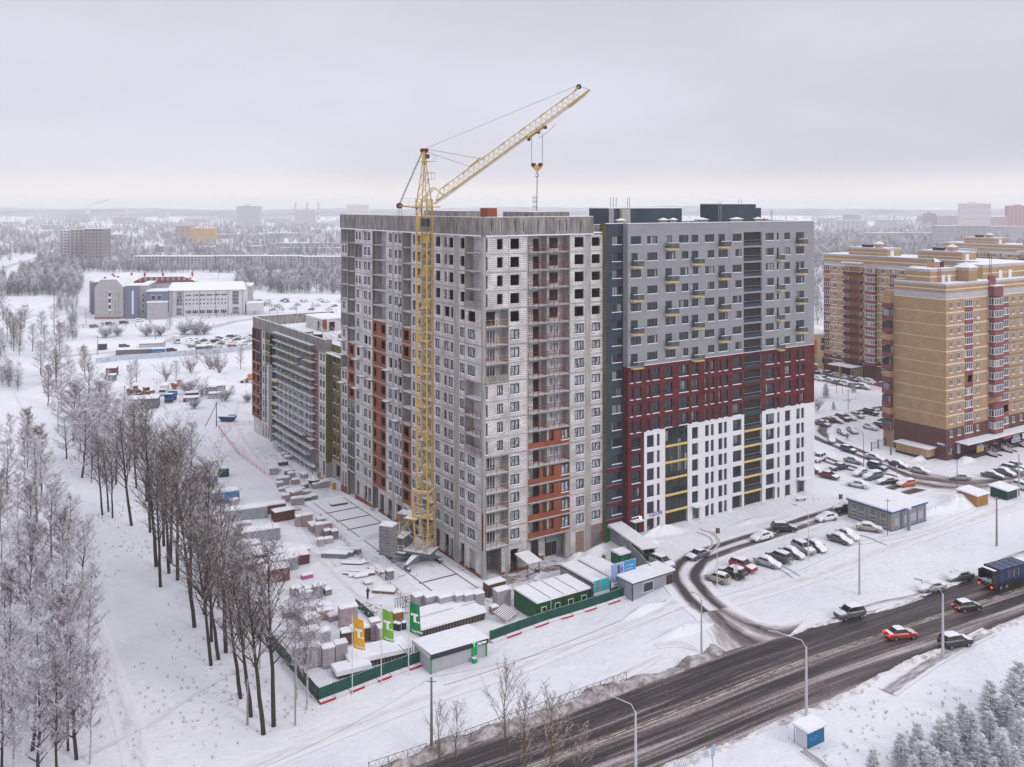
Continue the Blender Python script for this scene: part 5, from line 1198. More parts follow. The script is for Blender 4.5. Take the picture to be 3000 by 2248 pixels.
def hills():
    xs=np.linspace(-7000,7000,160); m=mat('far_hill',(.07,.07,.085),.95,(.28,.28,.33),.004,8)
    for nm,Y,h0,s in (('hills',6900,34,1.0),('hills',5400,26,2.3)):
        v=[];f=[]
        for x in xs:
            h=h0+h0*.22*math.sin(x*.0013*s+s)+h0*.13*math.sin(x*.0047*s+2)+h0*.05*math.sin(x*.023*s)+(14*S(np.array((x-200)/1500))*S(np.array((2600-x)/1200)) if Y>6000 else 0)
            v+=[(x,Y-500,-3),(x,Y,float(h)),(x,Y+350,-3)]
        for i in range(len(xs)-1):
            a=3*i; f+=[(a,a+3,a+4,a+1),(a+1,a+4,a+5,a+2)]
        me=D.meshes.new(nm); me.from_pydata(v,[],f); me.polygons.foreach_set('use_smooth',[True]*len(f)); me.materials.append(m); o=D.objects.new(nm,me); C.objects.link(o); tag(o,'low wooded ridge along the horizon','hills',kind='structure')
hills(); plume()
# ================= air =================
def haze():
    M=MB(); m=D.materials.new('haze_air'); m.use_nodes=True; nt=m.node_tree; nt.nodes.clear(); o=N(nt,'ShaderNodeOutputMaterial'); p=N(nt,'ShaderNodeVolumePrincipled'); p.inputs['Density'].default_value=.00018; p.inputs['Color'].default_value=(.985,.99,1,1); p.inputs['Anisotropy'].default_value=0; nt.links.new(p.outputs[0],o.inputs['Volume'])
    M.box(-7400,7400,-350,7400,-6,97,m); tag(M.build('haze'),'pale winter haze','haze',kind='stuff')
haze()
# ================= roads, paths =================
def strip(name,label,pts,width,m,off=.05,step=2.0,nw=8,kind='structure'):
    P_=[np.array(G(*p)[:2]) if len(p)==2 else np.array(p[:2]) for p in pts]
    wd=width if isinstance(width,(list,tuple)) else [width]*len(P_)
    out=[];ws=[]
    for i in range(len(P_)-1):
        p0=P_[max(0,i-1)];p1=P_[i];p2=P_[i+1];p3=P_[min(len(P_)-1,i+2)]; n=max(2,int(np.linalg.norm(p2-p1)/step))
        for k in range(n):
            t=k/n; q=.5*((2*p1)+(-p0+p2)*t+(2*p0-5*p1+4*p2-p3)*t*t+(-p0+3*p1-3*p2+p3)*t**3); out.append(q); ws.append(wd[i]*(1-t)+wd[i+1]*t)
    out.append(P_[-1]); ws.append(wd[-1]); v=[];uv=[];d=0
    for i,q in enumerate(out):
        a=out[min(i+1,len(out)-1)]-out[max(i-1,0)]; a=a/(np.linalg.norm(a)+1e-9); nn=np.array([-a[1],a[0]])
        if i: d+=np.linalg.norm(q-out[i-1])
        for j in range(nw+1):
            c=j/nw; p=q+nn*ws[i]*(c-.5); v.append((p[0],p[1],hz(p[0],p[1])+off)); uv.append((c,d))
    f=[(i*(nw+1)+j,i*(nw+1)+j+1,(i+1)*(nw+1)+j+1,(i+1)*(nw+1)+j) for i in range(len(out)-1) for j in range(nw)]
    me=D.meshes.new(name); me.from_pydata(v,[],f); ul=me.uv_layers.new(name='UVMap'); li=[uv[k] for q in f for k in q]; ul.data.foreach_set('uv',np.array(li,dtype=np.float32).ravel())
    me.materials.append(m); me.polygons.foreach_set('use_smooth',[True]*len(f)); o=D.objects.new(name,me); C.objects.link(o); tag(o,label,None,kind=kind); return o
SN3=(.845,.85,.895)
def rutmat(name,prof,dark=(.07,.06,.06),mid=(.45,.40,.40),vs=.12,us=5.0,thr=.5,contrast=.25):
    """tyre-rut profile across the lane (u), broken up by noise stretched along it (v)"""
    m=D.materials.new(name); m.use_nodes=True; nt=m.node_tree; L=nt.links.new; b=nt.nodes['Principled BSDF']; b.inputs['Roughness'].default_value=.65; b.inputs['Specular IOR Level'].default_value=.25
    uv=N(nt,'ShaderNodeUVMap'); sp=N(nt,'ShaderNodeSeparateXYZ'); L(uv.outputs[0],sp.inputs[0])
    mp=N(nt,'ShaderNodeMapping'); mp.inputs['Scale'].default_value=(us,vs,1); L(uv.outputs[0],mp.inputs[0])
    n1=N(nt,'ShaderNodeTexNoise'); n1.inputs['Scale'].default_value=1; n1.inputs['Detail'].default_value=9; n1.inputs['Roughness'].default_value=.62; n1.inputs['Distortion'].default_value=.3; L(mp.outputs[0],n1.inputs['Vector'])
    mp2=N(nt,'ShaderNodeMapping'); mp2.inputs['Scale'].default_value=(.0,.05,1); L(uv.outputs[0],mp2.inputs[0]); n2=N(nt,'ShaderNodeTexNoise'); n2.inputs['Scale'].default_value=1; n2.inputs['Detail'].default_value=3; L(mp2.outputs[0],n2.inputs['Vector'])
    wob=N(nt,'ShaderNodeMath',operation='MULTIPLY_ADD'); wob.inputs[1].default_value=.08; L(n2.outputs[0],wob.inputs[0]); L(sp.outputs[0],wob.inputs[2]); wb2=N(nt,'ShaderNodeMath',operation='SUBTRACT'); wb2.inputs[1].default_value=.04; L(wob.outputs[0],wb2.inputs[0])
    r=ramp(nt,prof); L(wb2.outputs[0],r.inputs[0])
    a=N(nt,'ShaderNodeMath',operation='MULTIPLY_ADD'); a.inputs[1].default_value=1.5; L(n1.outputs[0],a.inputs[0]); a.inputs[2].default_value=-.75
    s=N(nt,'ShaderNodeMath',operation='MULTIPLY_ADD'); L(a.outputs[0],s.inputs[0]); 
    # noise matters most where the profile is in between
    p1=N(nt,'ShaderNodeMath',operation='SUBTRACT'); p1.inputs[0].default_value=1; L(r.outputs[0],p1.inputs[1]); pm=N(nt,'ShaderNodeMath',operation='MULTIPLY'); L(p1.outputs[0],pm.inputs[0]); L(r.outputs[0],pm.inputs[1]); pm2=N(nt,'ShaderNodeMath',operation='MULTIPLY_ADD'); pm2.inputs[1].default_value=3.0; pm2.inputs[2].default_value=.12; L(pm.outputs[0],pm2.inputs[0])
    L(pm2.outputs[0],s.inputs[1]); L(r.outputs[0],s.inputs[2])
    cr=ramp(nt,[(.05,SN3),(.33,tuple((x*2+y)/3 for x,y in zip(SN3,mid))),(.55,mid),(.85,dark)]); L(s.outputs[0],cr.inputs[0]); L(cr.outputs[0],b.inputs['Base Color'])
    bu=N(nt,'ShaderNodeBump'); bu.inputs['Strength'].default_value=.5; bu.inputs['Distance'].default_value=.15; L(n1.outputs[0],bu.inputs['Height']); L(bu.outputs[0],b.inputs['Normal'])
    return m
RUT=rutmat('rutted_lane',[(0,0),(.12,.08),(.2,.75),(.36,.9),(.44,.3),(.5,.18),(.56,.3),(.64,.9),(.8,.75),(.88,.08),(1,0)])
SLUSH=rutmat('slushy_turn',[(0,0),(.07,.35),(.25,.8),(.42,.45),(.55,.85),(.75,.5),(.93,.4),(1,0)],dark=(.06,.052,.052),mid=(.36,.31,.31))
FAINT=rutmat('trodden_path',[(0,0),(.25,.25),(.5,.38),(.75,.25),(1,0)],dark=(.35,.30,.30),mid=(.60,.57,.59),vs=.3)
TRAIL=rutmat('footpath_snow',[(0,0),(.3,.35),(.7,.35),(1,0)],dark=(.32,.28,.28),mid=(.56,.52,.53),vs=.2)
TYRE=rutmat('tyre_track',[(0,0),(.25,.6),(.75,.6),(1,0)],dark=(.12,.10,.10),mid=(.45,.42,.43),vs=.4)
GREYR=rutmat('far_road_snow',[(0,0),(.15,.5),(.5,.42),(.85,.5),(1,0)],dark=(.13,.12,.13),mid=(.42,.40,.43),vs=.05)
RD=np.array([.876,.484]); RN=np.array([-.484,.876])
def edge(px):
    a=[];c=[]
    for p in px:
        q=np.array(G(*p)[:2]); a.append(q@RD); c.append(q@RN)
    a=[a[0]-120]+a+[a[-1]+260]; c=[c[0]]+c+[c[-1]+6]
    return a,c
TOPE=edge([(1234,2236),(1450,2158),(1668,2084),(1984,1972),(2140,1908),(2296,1868),(2373,1841),(2533,1805),(2634,1773),(2743,1733),(2909,1671)])
BOTE=edge([(1963,2244),(2203,2160),(2366,2084),(2504,2028),(2598,1975),(2700,1925),(2996,1813)])
def roadmat():
    m=D.materials.new('slushy_asphalt'); m.use_nodes=True; nt=m.node_tree; L=nt.links.new; b=nt.nodes['Principled BSDF']; b.inputs['Specular IOR Level'].default_value=.35
    uv=N(nt,'ShaderNodeUVMap'); sp=N(nt,'ShaderNodeSeparateXYZ'); L(uv.outputs[0],sp.inputs[0])
    def nz(sx,sy,det=8,ro=.6,dist=.2):
        mp=N(nt,'ShaderNodeMapping'); mp.inputs['Scale'].default_value=(sx,sy,1); L(uv.outputs[0],mp.inputs[0]); n=N(nt,'ShaderNodeTexNoise'); n.inputs['Scale'].default_value=1; n.inputs['Detail'].default_value=det; n.inputs['Roughness'].default_value=ro; n.inputs['Distortion'].default_value=dist; L(mp.outputs[0],n.inputs['Vector']); return n
    n1=nz(26,.05,6,.55); n2=nz(60,2.2,9,.75); n3=nz(4,.02,3)
    pr=ramp(nt,[(0,.50),(.04,.30),(.13,.26),(.17,.42),(.24,.62),(.29,.45),(.33,.16),(.42,.22),(.47,.45),(.50,.50),(.53,.30),(.60,.14),(.68,.30),(.74,.24),(.82,.10),(.93,.20),(1,.45)]); L(sp.outputs[0],pr.inputs[0])
    # the far right of the road is cleaner than the stretch nearer the camera
    al=N(nt,'ShaderNodeMapRange'); al.inputs[1].default_value=30; al.inputs[2].default_value=150; al.inputs[3].default_value=.07; al.inputs[4].default_value=-.06; L(sp.outputs[1],al.inputs[0])
    s1=N(nt,'ShaderNodeMath',operation='MULTIPLY_ADD'); s1.inputs[1].default_value=1.35; L(n1.outputs[0],s1.inputs[0]); s1.inputs[2].default_value=-.70
    s2=N(nt,'ShaderNodeMath',operation='MULTIPLY_ADD'); s2.inputs[1].default_value=.75; L(n2.outputs[0],s2.inputs[0]); s2.inputs[2].default_value=-.37
    a=N(nt,'ShaderNodeMath',operation='ADD'); L(s1.outputs[0],a.inputs[0]); L(s2.outputs[0],a.inputs[1]); a2=N(nt,'ShaderNodeMath',operation='ADD'); L(a.outputs[0],a2.inputs[0]); L(pr.outputs[0],a2.inputs[1]); a3=N(nt,'ShaderNodeMath',operation='ADD'); L(a2.outputs[0],a3.inputs[0]); L(al.outputs[0],a3.inputs[1])
    a4=N(nt,'ShaderNodeMath',operation='MULTIPLY_ADD'); a4.inputs[1].default_value=.5; L(n3.outputs[0],a4.inputs[0]); L(a3.outputs[0],a4.inputs[2]); a5=N(nt,'ShaderNodeMath',operation='SUBTRACT'); a5.inputs[1].default_value=.25; L(a4.outputs[0],a5.inputs[0])
    cr=ramp(nt,[(.08,(.034,.029,.031)),(.24,(.058,.048,.050)),(.38,(.15,.122,.118)),(.56,(.34,.295,.29)),(.85,(.60,.56,.58))]); L(a5.outputs[0],cr.inputs[0]); L(cr.outputs[0],b.inputs['Base Color'])
    rr=ramp(nt,[(.2,.42),(.5,.8)]); L(a5.outputs[0],rr.inputs[0]); L(rr.outputs[0],b.inputs['Roughness'])
    bu=N(nt,'ShaderNodeBump'); bu.inputs['Strength'].default_value=.5; bu.inputs['Distance'].default_value=.06; L(a5.outputs[0],bu.inputs['Height']); L(bu.outputs[0],b.inputs['Normal'])
    return m
def mainroad():
    A_=np.concatenate([np.arange(TOPE[0][0],260,1.6)]); nw=26; v=[];uv=[]
    for a in A_:
        ct=np.interp(a,*TOPE); cb=np.interp(a,*BOTE)
        for j in range(nw+1):
            u=j/nw; c=cb*(1-u)+ct*u; p=RD*a+RN*c; v.append((p[0],p[1],hz(p[0],p[1])+.07)); uv.append(((c-78.8)/14.7,a))
    f=[(i*(nw+1)+j,i*(nw+1)+j+1,(i+1)*(nw+1)+j+1,(i+1)*(nw+1)+j) for i in range(len(A_)-1) for j in range(nw)]
    me=D.meshes.new('road'); me.from_pydata(v,[],f); ul=me.uv_layers.new(name='UVMap'); ul.data.foreach_set('uv',np.array([uv[k] for q in f for k in q],dtype=np.float32).ravel()); me.materials.append(roadmat()); o=D.objects.new('road',me); C.objects.link(o); tag(o,'wide slushy asphalt road',kind='structure')
    # worn double centre line, lower edge line
    LM=mat('road_paint',(.62,.57,.45),.6,(.20,.18,.16),1.1,6,lo=.45,hi=.6,coord='Object')
    M=MB()
    for u,w in ((.515,.14),(.54,.14)):
        pr=None
        for a in np.arange(20 if u<.1 else 28,240,1.5):
            ct=np.interp(a,*TOPE); cb=np.interp(a,*BOTE); c=78.8+14.7*u; q=[]
            for s in (-w/2,w/2): p=RD*a+RN*(c+s); q.append((p[0],p[1],hz(p[0],p[1])+.078))
            if pr: M.quad(pr[0],pr[1],q[1],q[0],LM)
            pr=q
    tag(M.build('road_marking'),'worn road lines',kind='structure')
    # ploughed dirty banks
    DB=mat('dirty_snow_bank',(.20,.165,.16),.95,(.52,.48,.48),.9,9,bump=.9,bscale=2.2,lo=.36,hi=.62)
    DB2=mat('grey_snow_bank',(.44,.40,.41),.95,(.78,.77,.80),.8,9,bump=.8,bscale=2.0,lo=.35,hi=.55)
    rnd=np.random.RandomState(4)
    def bank(E,s0,s1,side,w,h,m,label,gap=()):
        v=[];A_=np.arange(s0,s1,.35); nw=9
        for a in A_:
            c0=np.interp(a,*E); k=0 if any(g[0]<a<g[1] for g in gap) else 1
            for j in range(nw+1):
                u=j/nw; hh=h*k*math.sin(math.pi*min(1,u*1.05))*(.65+.5*rnd.rand())*(.75+.3*math.sin(a*.5)+.2*math.sin(a*1.7)); c=c0+side*(u*w*(.8+.25*math.sin(a*.31)+.15*math.sin(a*.9))-.5); p=RD*a+RN*c; v.append((p[0]+rnd.uniform(-.1,.1),p[1]+rnd.uniform(-.1,.1),hz(p[0],p[1])+(hh if 0<j<nw else -.05)))
        f=[(i*(nw+1)+j,i*(nw+1)+j+1,(i+1)*(nw+1)+j+1,(i+1)*(nw+1)+j) for i in range(len(A_)-1) for j in range(nw)]
        me=D.meshes.new('snow_bank'); me.from_pydata(v,[],f); me.materials.append(m); o=D.objects.new('snow_bank',me); C.objects.link(o); tag(o,label,'snow bank',kind='structure')
    aT=lambda p:float(np.array(G(*p)[:2])@RD)
    bank(TOPE,TOPE[0][0]+60,aT((2130,1912)),1,3.2,.75,DB,'dirty ploughed snow bank on the building side of the road')
    bank(TOPE,aT((2300,1866)),210,1,1.3,.28,DB2,'low grey snow ridge on the far road edge')
    bank(BOTE,TOPE[0][0]+60,200,-1,1.6,.30,DB2,'low grey snow ridge along the near road edge')
mainroad()
strip('access_road','rutted access lane turning off the road and passing the car park',[(2235,1886),(2165,1845),(2100,1795),(2045,1748),(2008,1700),(2012,1664),(2060,1628),(2200,1582),(2350,1533),(2540,1472),(2650,1432),(2725,1408)],[15,9,7.5,7.5,8,8,7,6.3,6.3,6.5,9,11],RUT,off=.055)
strip('junction','slushy mouth of the access lane',[(2280,1895),(2215,1875),(2150,1838),(2090,1790)],[22,14,8,5],SLUSH,off=.065)
strip('parking_road','rutted lane curving through the car park of the brick blocks',[(2740,1412),(2665,1385),(2560,1345),(2470,1310),(2400,1278),(2385,1255),(2420,1235),(2520,1210),(2620,1192),(2700,1180)],[14,9,8,8,9,10,9,7,7,7],RUT,off=.06)
strip('parking_road','slushy lane running past the shops',[(2660,1400),(2740,1412),(2850,1420),(3000,1398),(3200,1350)],[14,14,9,8,8],SLUSH,off=.07)
strip('parking_road','second row lane between parked cars',[(2725,1425),(2600,1395),(2500,1375),(2400,1340),(2330,1310)],[7,6,6,6,6],RUT,off=.05)
strip('yard_track','tyre tracks leading to the site gate',[(2005,1715),(1975,1690),(1935,1665),(1890,1660),(1850,1640)],[5,4.5,4.5,4,4],RUT,off=.045)
strip('footpath','snowed pavement running between fence and road',[(640,2290),(900,2180),(1255,2045),(1500,1965),(1740,1870),(1960,1775),(2030,1735)],[3.6,3.4,3.2,3,3,3,3],FAINT,off=.05)
strip('footpath','snowed pavement beyond the access lane',[(2130,1765),(2400,1685),(2620,1600),(2860,1520),(3060,1450)],3.2,FAINT,off=.05)
strip('verge_slush','brown slush thrown along the verge',[(1080,2260),(1300,2180),(1460,2130),(1620,2075),(1780,2000),(1940,1920)],[2.5,2.6,2.4,2.2,2.5,1.2],TRAIL,off=.045)
strip('verge_slush','brown slush patch below the snow mound',[(1920,1890),(1990,1885),(2040,1905)],[2.2,2.2,.8],TRAIL,off=.045)
strip('trail','straight trodden trail between the tree rows',[(430,2330),(385,2150),(330,1980),(250,1750),(190,1580),(150,1440),(90,1250),(40,1150)],[3.4,3.2,3,2.6,2.2,2,2,2],FAINT,off=.05)
strip('trail','thin footpath crossing the clearing',[(240,2220),(430,2130),(560,2040),(690,1965)],.7,TRAIL,off=.06)
strip('yard_track','trampled way along the pale stacks',[(1000,1800),(1120,1745),(1260,1745),(1390,1770)],1.6,TRAIL,off=.05)
strip('yard_track','trampled way before the tower corner',[(1440,1745),(1560,1700),(1700,1665),(1790,1640)],2.2,TRAIL,off=.05)
strip('yard_track','wheel marks through the far yard',[(700,1180),(690,1240),(745,1330),(830,1440),(900,1560),(985,1660)],2.6,FAINT,off=.045)
for i,q in enumerate(([(2060,1625),(2085,1600),(2080,1575),(2040,1560)],[(2075,1628),(2105,1598),(2098,1570),(2050,1550)],[(2290,1552),(2330,1538),(2380,1535)],[(2255,1650),(2300,1662),(2345,1690)],[(2240,1655),(2285,1668),(2325,1696)],[(2520,1568),(2555,1580),(2600,1600)])): strip('wheel_track','curved tyre mark in the car park snow',q,.35,TYRE,off=.07+.004*i,nw=2)
strip('yard_track','faint foot trail through the storage yard',[(890,1600),(980,1680),(1060,1760)],.8,TRAIL,off=.05)
strip('yard_track','tyre track by the bus stop',[(2350,2200),(2400,2235),(2460,2290)],1.4,TYRE,off=.05)
strip('shop_path','trodden way in front of the shops',[(2640,1370),(2800,1345),(2900,1318),(3000,1290),(3100,1262)],[5,5,4,4,4],FAINT,off=.05)
strip('far_road','road running off between the woods',[(-140,860),(0,793),(40,775),(110,757),(150,740)],[11,11,10,9,9],GREYR,off=.08,step=12)
strip('far_road','grey lane behind the low wing',[(180,1045),(400,1020),(640,955),(745,935),(1000,925),(1300,905)],[6,6,7,7,7,7],GREYR,off=.08,step=6)
strip('far_road','snowy lane through the far car park',[(250,1035),(430,1018),(600,1000),(760,965)],7,FAINT,off=.1,step=6)
strip('verge_edge','low bare kerb line beside the paths',[(1300,2010),(1500,1945),(1740,1852),(1950,1760)],.3,TYRE,off=.06)
for i,(pts,w) in enumerate((([(2440,1815),(2560,1770),(2680,1745),(2760,1712)],.8),([(2500,1800),(2600,1785),(2700,1752)],.7),([(2600,2030),(2700,1960),(2790,1905),(2900,1850)],2.2),([(2900,1668),(2940,1640),(3010,1615)],1.2))): strip('wheel_track','wheel tracks in the snow by the road',pts,w,TYRE,off=.075+.01*i)
# ================= cars =================
TYM=mat('tyre_rubber',(.02,.02,.022),.8); RIM=mat('wheel_rim',(.30,.31,.33),.4,metal=.6); LEN=mat('headlamp',(.55,.56,.58),.2); TLO=mat('tail_lamp_lit',(.5,.01,.01),.3,emit=(1,.03,.02),es=6); TLF=mat('tail_lamp',(.25,.012,.012),.3)
CG=glassmat('car_glass',(.022,.026,.032),.08)
SH={'sedan':dict(L=4.5,W=.875,roof=1.44,body=[(2.24,.38,.60,.66),(2.12,.24,.70,.80),(1.5,.22,.86,.865),(.85,.22,.94,.875),(-.5,.22,.96,.875),(-1.5,.22,1.0,.865),(-2.1,.28,.99,.81),(-2.25,.42,.86,.74)],gh=(.95,-1.62,.22,-.98,.60),tr=1),
'hatch':dict(L=4.1,W=.86,roof=1.50,body=[(2.04,.38,.62,.66),(1.92,.24,.76,.80),(1.35,.22,.92,.85),(.8,.22,.99,.86),(-.5,.22,1.0,.86),(-1.5,.24,1.03,.85),(-1.95,.3,1.0,.80),(-2.05,.42,.85,.74)],gh=(.95,-1.93,.25,-1.45,.60),tr=0),
'suv':dict(L=4.6,W=.92,roof=1.72,body=[(2.3,.42,.72,.72),(2.18,.30,.92,.86),(1.55,.30,1.06,.91),(.9,.30,1.12,.92),(-.6,.30,1.14,.92),(-1.7,.32,1.16,.90),(-2.2,.38,1.12,.85),(-2.3,.5,.95,.78)],gh=(1.0,-2.15,.35,-1.75,.64),tr=0)}
def loft(M,rings,m,close=True):
    n=len(rings[0])
    for A_,B_ in zip(rings,rings[1:]):
        for j in range(n-1): M.quad(A_[j],A_[j+1],B_[j+1],B_[j],m)
    M.poly(rings[0][::-1],m); M.poly(rings[-1],m)
CARM={}
def carmesh(tp,paint,snow,lit):
    key=(tp,paint,snow,lit)
    if key in CARM: return CARM[key]
    s=SH[tp]; pm=mat('car_paint_'+paint,PAINT[paint],.32,spec=.5,snow=.10 if snow<2 else .3); B=MB()
    rings=[[(x,-w*.9,zl_),(x,-w,zl_+.18),(x,-w,zt-.14),(x,-w*.9,zt),(x,w*.9,zt),(x,w,zt-.14),(x,w,zl_+.18),(x,w*.9,zl_)] for x,zl_,zt,w in s['body']]
    loft(B,rings,pm)
    g0,g1,r0,r1,rw=s['gh']; zb_=s['body'][4][2]-.02; rz_=s['roof']; W_=s['W']*.93
    bt=[(g0,-W_*.92,zb_),(g0,W_*.92,zb_),(g1,W_*.92,zb_),(g1,-W_*.92,zb_)]; tp_=[(r0,-rw,rz_),(r0,rw,rz_),(r1,rw,rz_),(r1,-rw,rz_)]
    for b_ in (.06,): B.poly([(a,b*.98,c) for a,b,c in tp_],pm)
    B.box(r1-.02,r0+.02,-rw,rw,rz_-.07,rz_+.02,pm)
    for k in range(4): B.tube(bt[k],tp_[k],.05,.05,4,pm)
    for y in (-1,1):
        mx=(r0+r1)/2-.1; B.tube((mx+.05,y*W_*.92,zb_),(mx+.02,y*rw,rz_),.045,.045,4,pm); B.box(g0-.15,g0+.05,y*(s['W']+.02)-.1,y*(s['W']+.02)+.1,zb_-.02,zb_+.14,pm)
    for y in (-1,1): B.box(-s['L']*.3,s['L']*.28,y*s['W']-.01,y*s['W']+.012,.3,.36,TYM)
    f=s['L']/2; B.box(f-.13,f+.0,-.5,.5,.42,.6,TYM); B.box(-f+.01,-f-.02,-.26,.26,.55,.68,WFRAME)
    G_=MB()
    ins=lambda P_,k:[tuple(p[i]*k+q*(1-k) for i,q in enumerate(((g0+g1)/2,0,zb_+.2))) for p in P_]
    b2,t2=[(x,y*.985,z) for x,y,z in bt],[(x,y*.985,z-.03) for x,y,z in tp_]
    for k in range(4): G_.quad(b2[k],b2[(k+1)%4],t2[(k+1)%4],t2[k],CG)
    Wh=MB(); Wh.tube((0,-.11,0),(0,.11,0),.32,.32,14,TYM,cap=True); Wh.tube((0,-.125,0),(0,.125,0),.19,.19,10,RIM,cap=True)
    Hl=MB(); Hl.box(-.06,.03,-.17,.17,-.07,.07,LEN); Tl=MB(); Tl.box(-.03,.05,-.14,.14,-.1,.1,TLO if lit else TLF)
    Sn=MB(); t=.05 if snow<2 else .10; bd=s['body']; rf=rw/s['W']
    prof=[(bd[0][0]+.02,bd[0][2]-.06,.70),(bd[1][0]-.02,bd[1][2],.88),(bd[2][0],bd[2][2],.93),(g0,bd[3][2],.93),(r0+.03,rz_,rf*1.06),((r0+r1)/2,rz_+.05,rf*1.1),(r1-.03,rz_,rf*1.06),(g1,zb_+(.05 if s['tr'] else .1),.92),(bd[-2][0],bd[-2][2],.88),(bd[-1][0]-.02,bd[-1][2]-.04,.74)]
    def cap(i0,i1,roof=False):
        pr=prof[i0:i1]; sub_=[]
        for p,q in zip(pr,pr[1:]): sub_+=[tuple(p[k]+(q[k]-p[k])*f for k in range(3)) for f in (0,.5)]
        sub_.append(pr[-1]); rings=[]
        for i,(x,z,w) in enumerate(sub_):
            w*=s['W']; e=.3 if i in(0,len(sub_)-1) else 1; h=t*e*(1.0+.35*math.sin(i*2.7+len(paint))); dn=.16 if snow>1 else .03
            rings.append([(x,-w,z-dn),(x,-w*.93,z+h*.55),(x,-w*.6,z+h),(x,0,z+h*1.25),(x,w*.6,z+h),(x,w*.93,z+h*.55),(x,w,z-dn)])
        loft(Sn,rings,SNOWCAP)
    if snow>=2: cap(0,10)
    else:
        cap(4,7)
        if snow: cap(1,4); s['tr'] and cap(7,9)
    CARM[key]=(B.mesh('body',True),G_.mesh('window_glass'),Wh.mesh('wheel'),Hl.mesh('headlight'),Tl.mesh('tail_light'),Sn.mesh('snow_cover',True),s); return CARM[key]
PAINT={'silver':(.36,.36,.38),'white':(.72,.72,.74),'black':(.018,.018,.022),'grey':(.11,.115,.125),'darkblue':(.02,.05,.09),'red':(.36,.018,.03),'darkred':(.14,.02,.03),'orange':(.62,.12,.02),'beige':(.40,.36,.29),'teal':(.02,.07,.085),'brown':(.16,.13,.11),'brightred':(.42,.03,.02)}
def car(p,q,tp,paint,snow,label,group=None,lit=False,small=False):
    """p, q: image points under the tail and the nose of the car"""
    a=G(*p); b=G(*q); x,y=(a[0]+b[0])/2,(a[1]+b[1])/2; rz=math.atan2(b[1]-a[1],b[0]-a[0]); z=hz(x,y)+.06
    T=thing('parked_car' if not lit else 'car',label,'car',(x,y,z),rz,group); B,G_,Wh,Hl,Tl,Sn,s=carmesh(tp,paint,snow,lit)
    inst(B,'body',T); inst(G_,'window_glass',T); inst(Sn,'snow_cover',T)
    wx=s['L']*.30
    for sx in (1,-1):
        for sy in (1,-1): inst(Wh,'wheel',T,(sx*wx,sy*(s['W']-.10),.32))
    if not small:
        for sy in (1,-1): inst(Hl,'headlight',T,(s['L']/2-.09,sy*.58,.62 if tp!='suv' else .78)); inst(Tl,'tail_light',T,(-s['L']/2+.03,sy*.62,.80 if tp!='suv' else .98))
B_=lambda x,y:(1860+x*.5035,1500+y*.5035+3)
A_=lambda x,y:(2370+x*.504,1080+y*.504+3)
E_=lambda x,y:(2200+x*.3617,1650+y*.3617+4)
GP='cars parked beside the access lane'
for p,q,tp,pa,sn,l in (((108,290),(212,335),'suv','silver',1,'silver hatchback parked alone nearest the site gate'),
((425,245),(305,285),'sedan','grey',1,'dark grey sedan with patchy snow parked at the lane corner'),
((795,142),(678,172),'sedan','white',2,'snow covered pale coupe parked just behind the black estate car'),
((808,108),(928,108),'suv','black',0,'black estate car with little snow beside the lane facing the shops'),
((1172,35),(1055,56),'sedan','white',2,'cream sedan under snow on the building side of the lane'),
((538,418),(425,384),'hatch','beige',0,'beige hatchback at the lane corner, end of the parked row'),
((643,395),(495,350),'suv','black',1,'black van-like car with snowy roof next to the beige hatchback'),
((552,306),(710,360),'suv','red',1,'bright red estate car in the parked row'),
((700,288),(845,330),'sedan','silver',2,'snow covered silver sedan standing apart after the red estate'),
((908,305),(770,255),'suv','grey',1,'dark grey estate with snowy roof, tail towards the road'),
((842,228),(988,280),'sedan','grey',2,'snow covered dark coupe fourth from the red estate'),
((918,198),(1045,258),'suv','silver',1,'silver car with bare windscreen in the parked row'),
((1008,192),(1105,242),'hatch','grey',2,'snow covered car at the end of the row behind the lamp post'),
((1120,148),(1268,196),'sedan','grey',2,'dark sedan with thick snow on its roof and bonnet before the transformer house'),
((1178,120),(1300,172),'sedan','white',2,'white sedan under snow next to the dark one before the transformer house')):
    car(B_(*p),B_(*q),tp,pa,sn,l,GP)
GQ='cars parked around the brick blocks'
def lab(c,t,sn,where): return f"{c} {t}{' under thick snow' if sn==2 else ' with snowy roof' if sn==1 else ''} {where}"
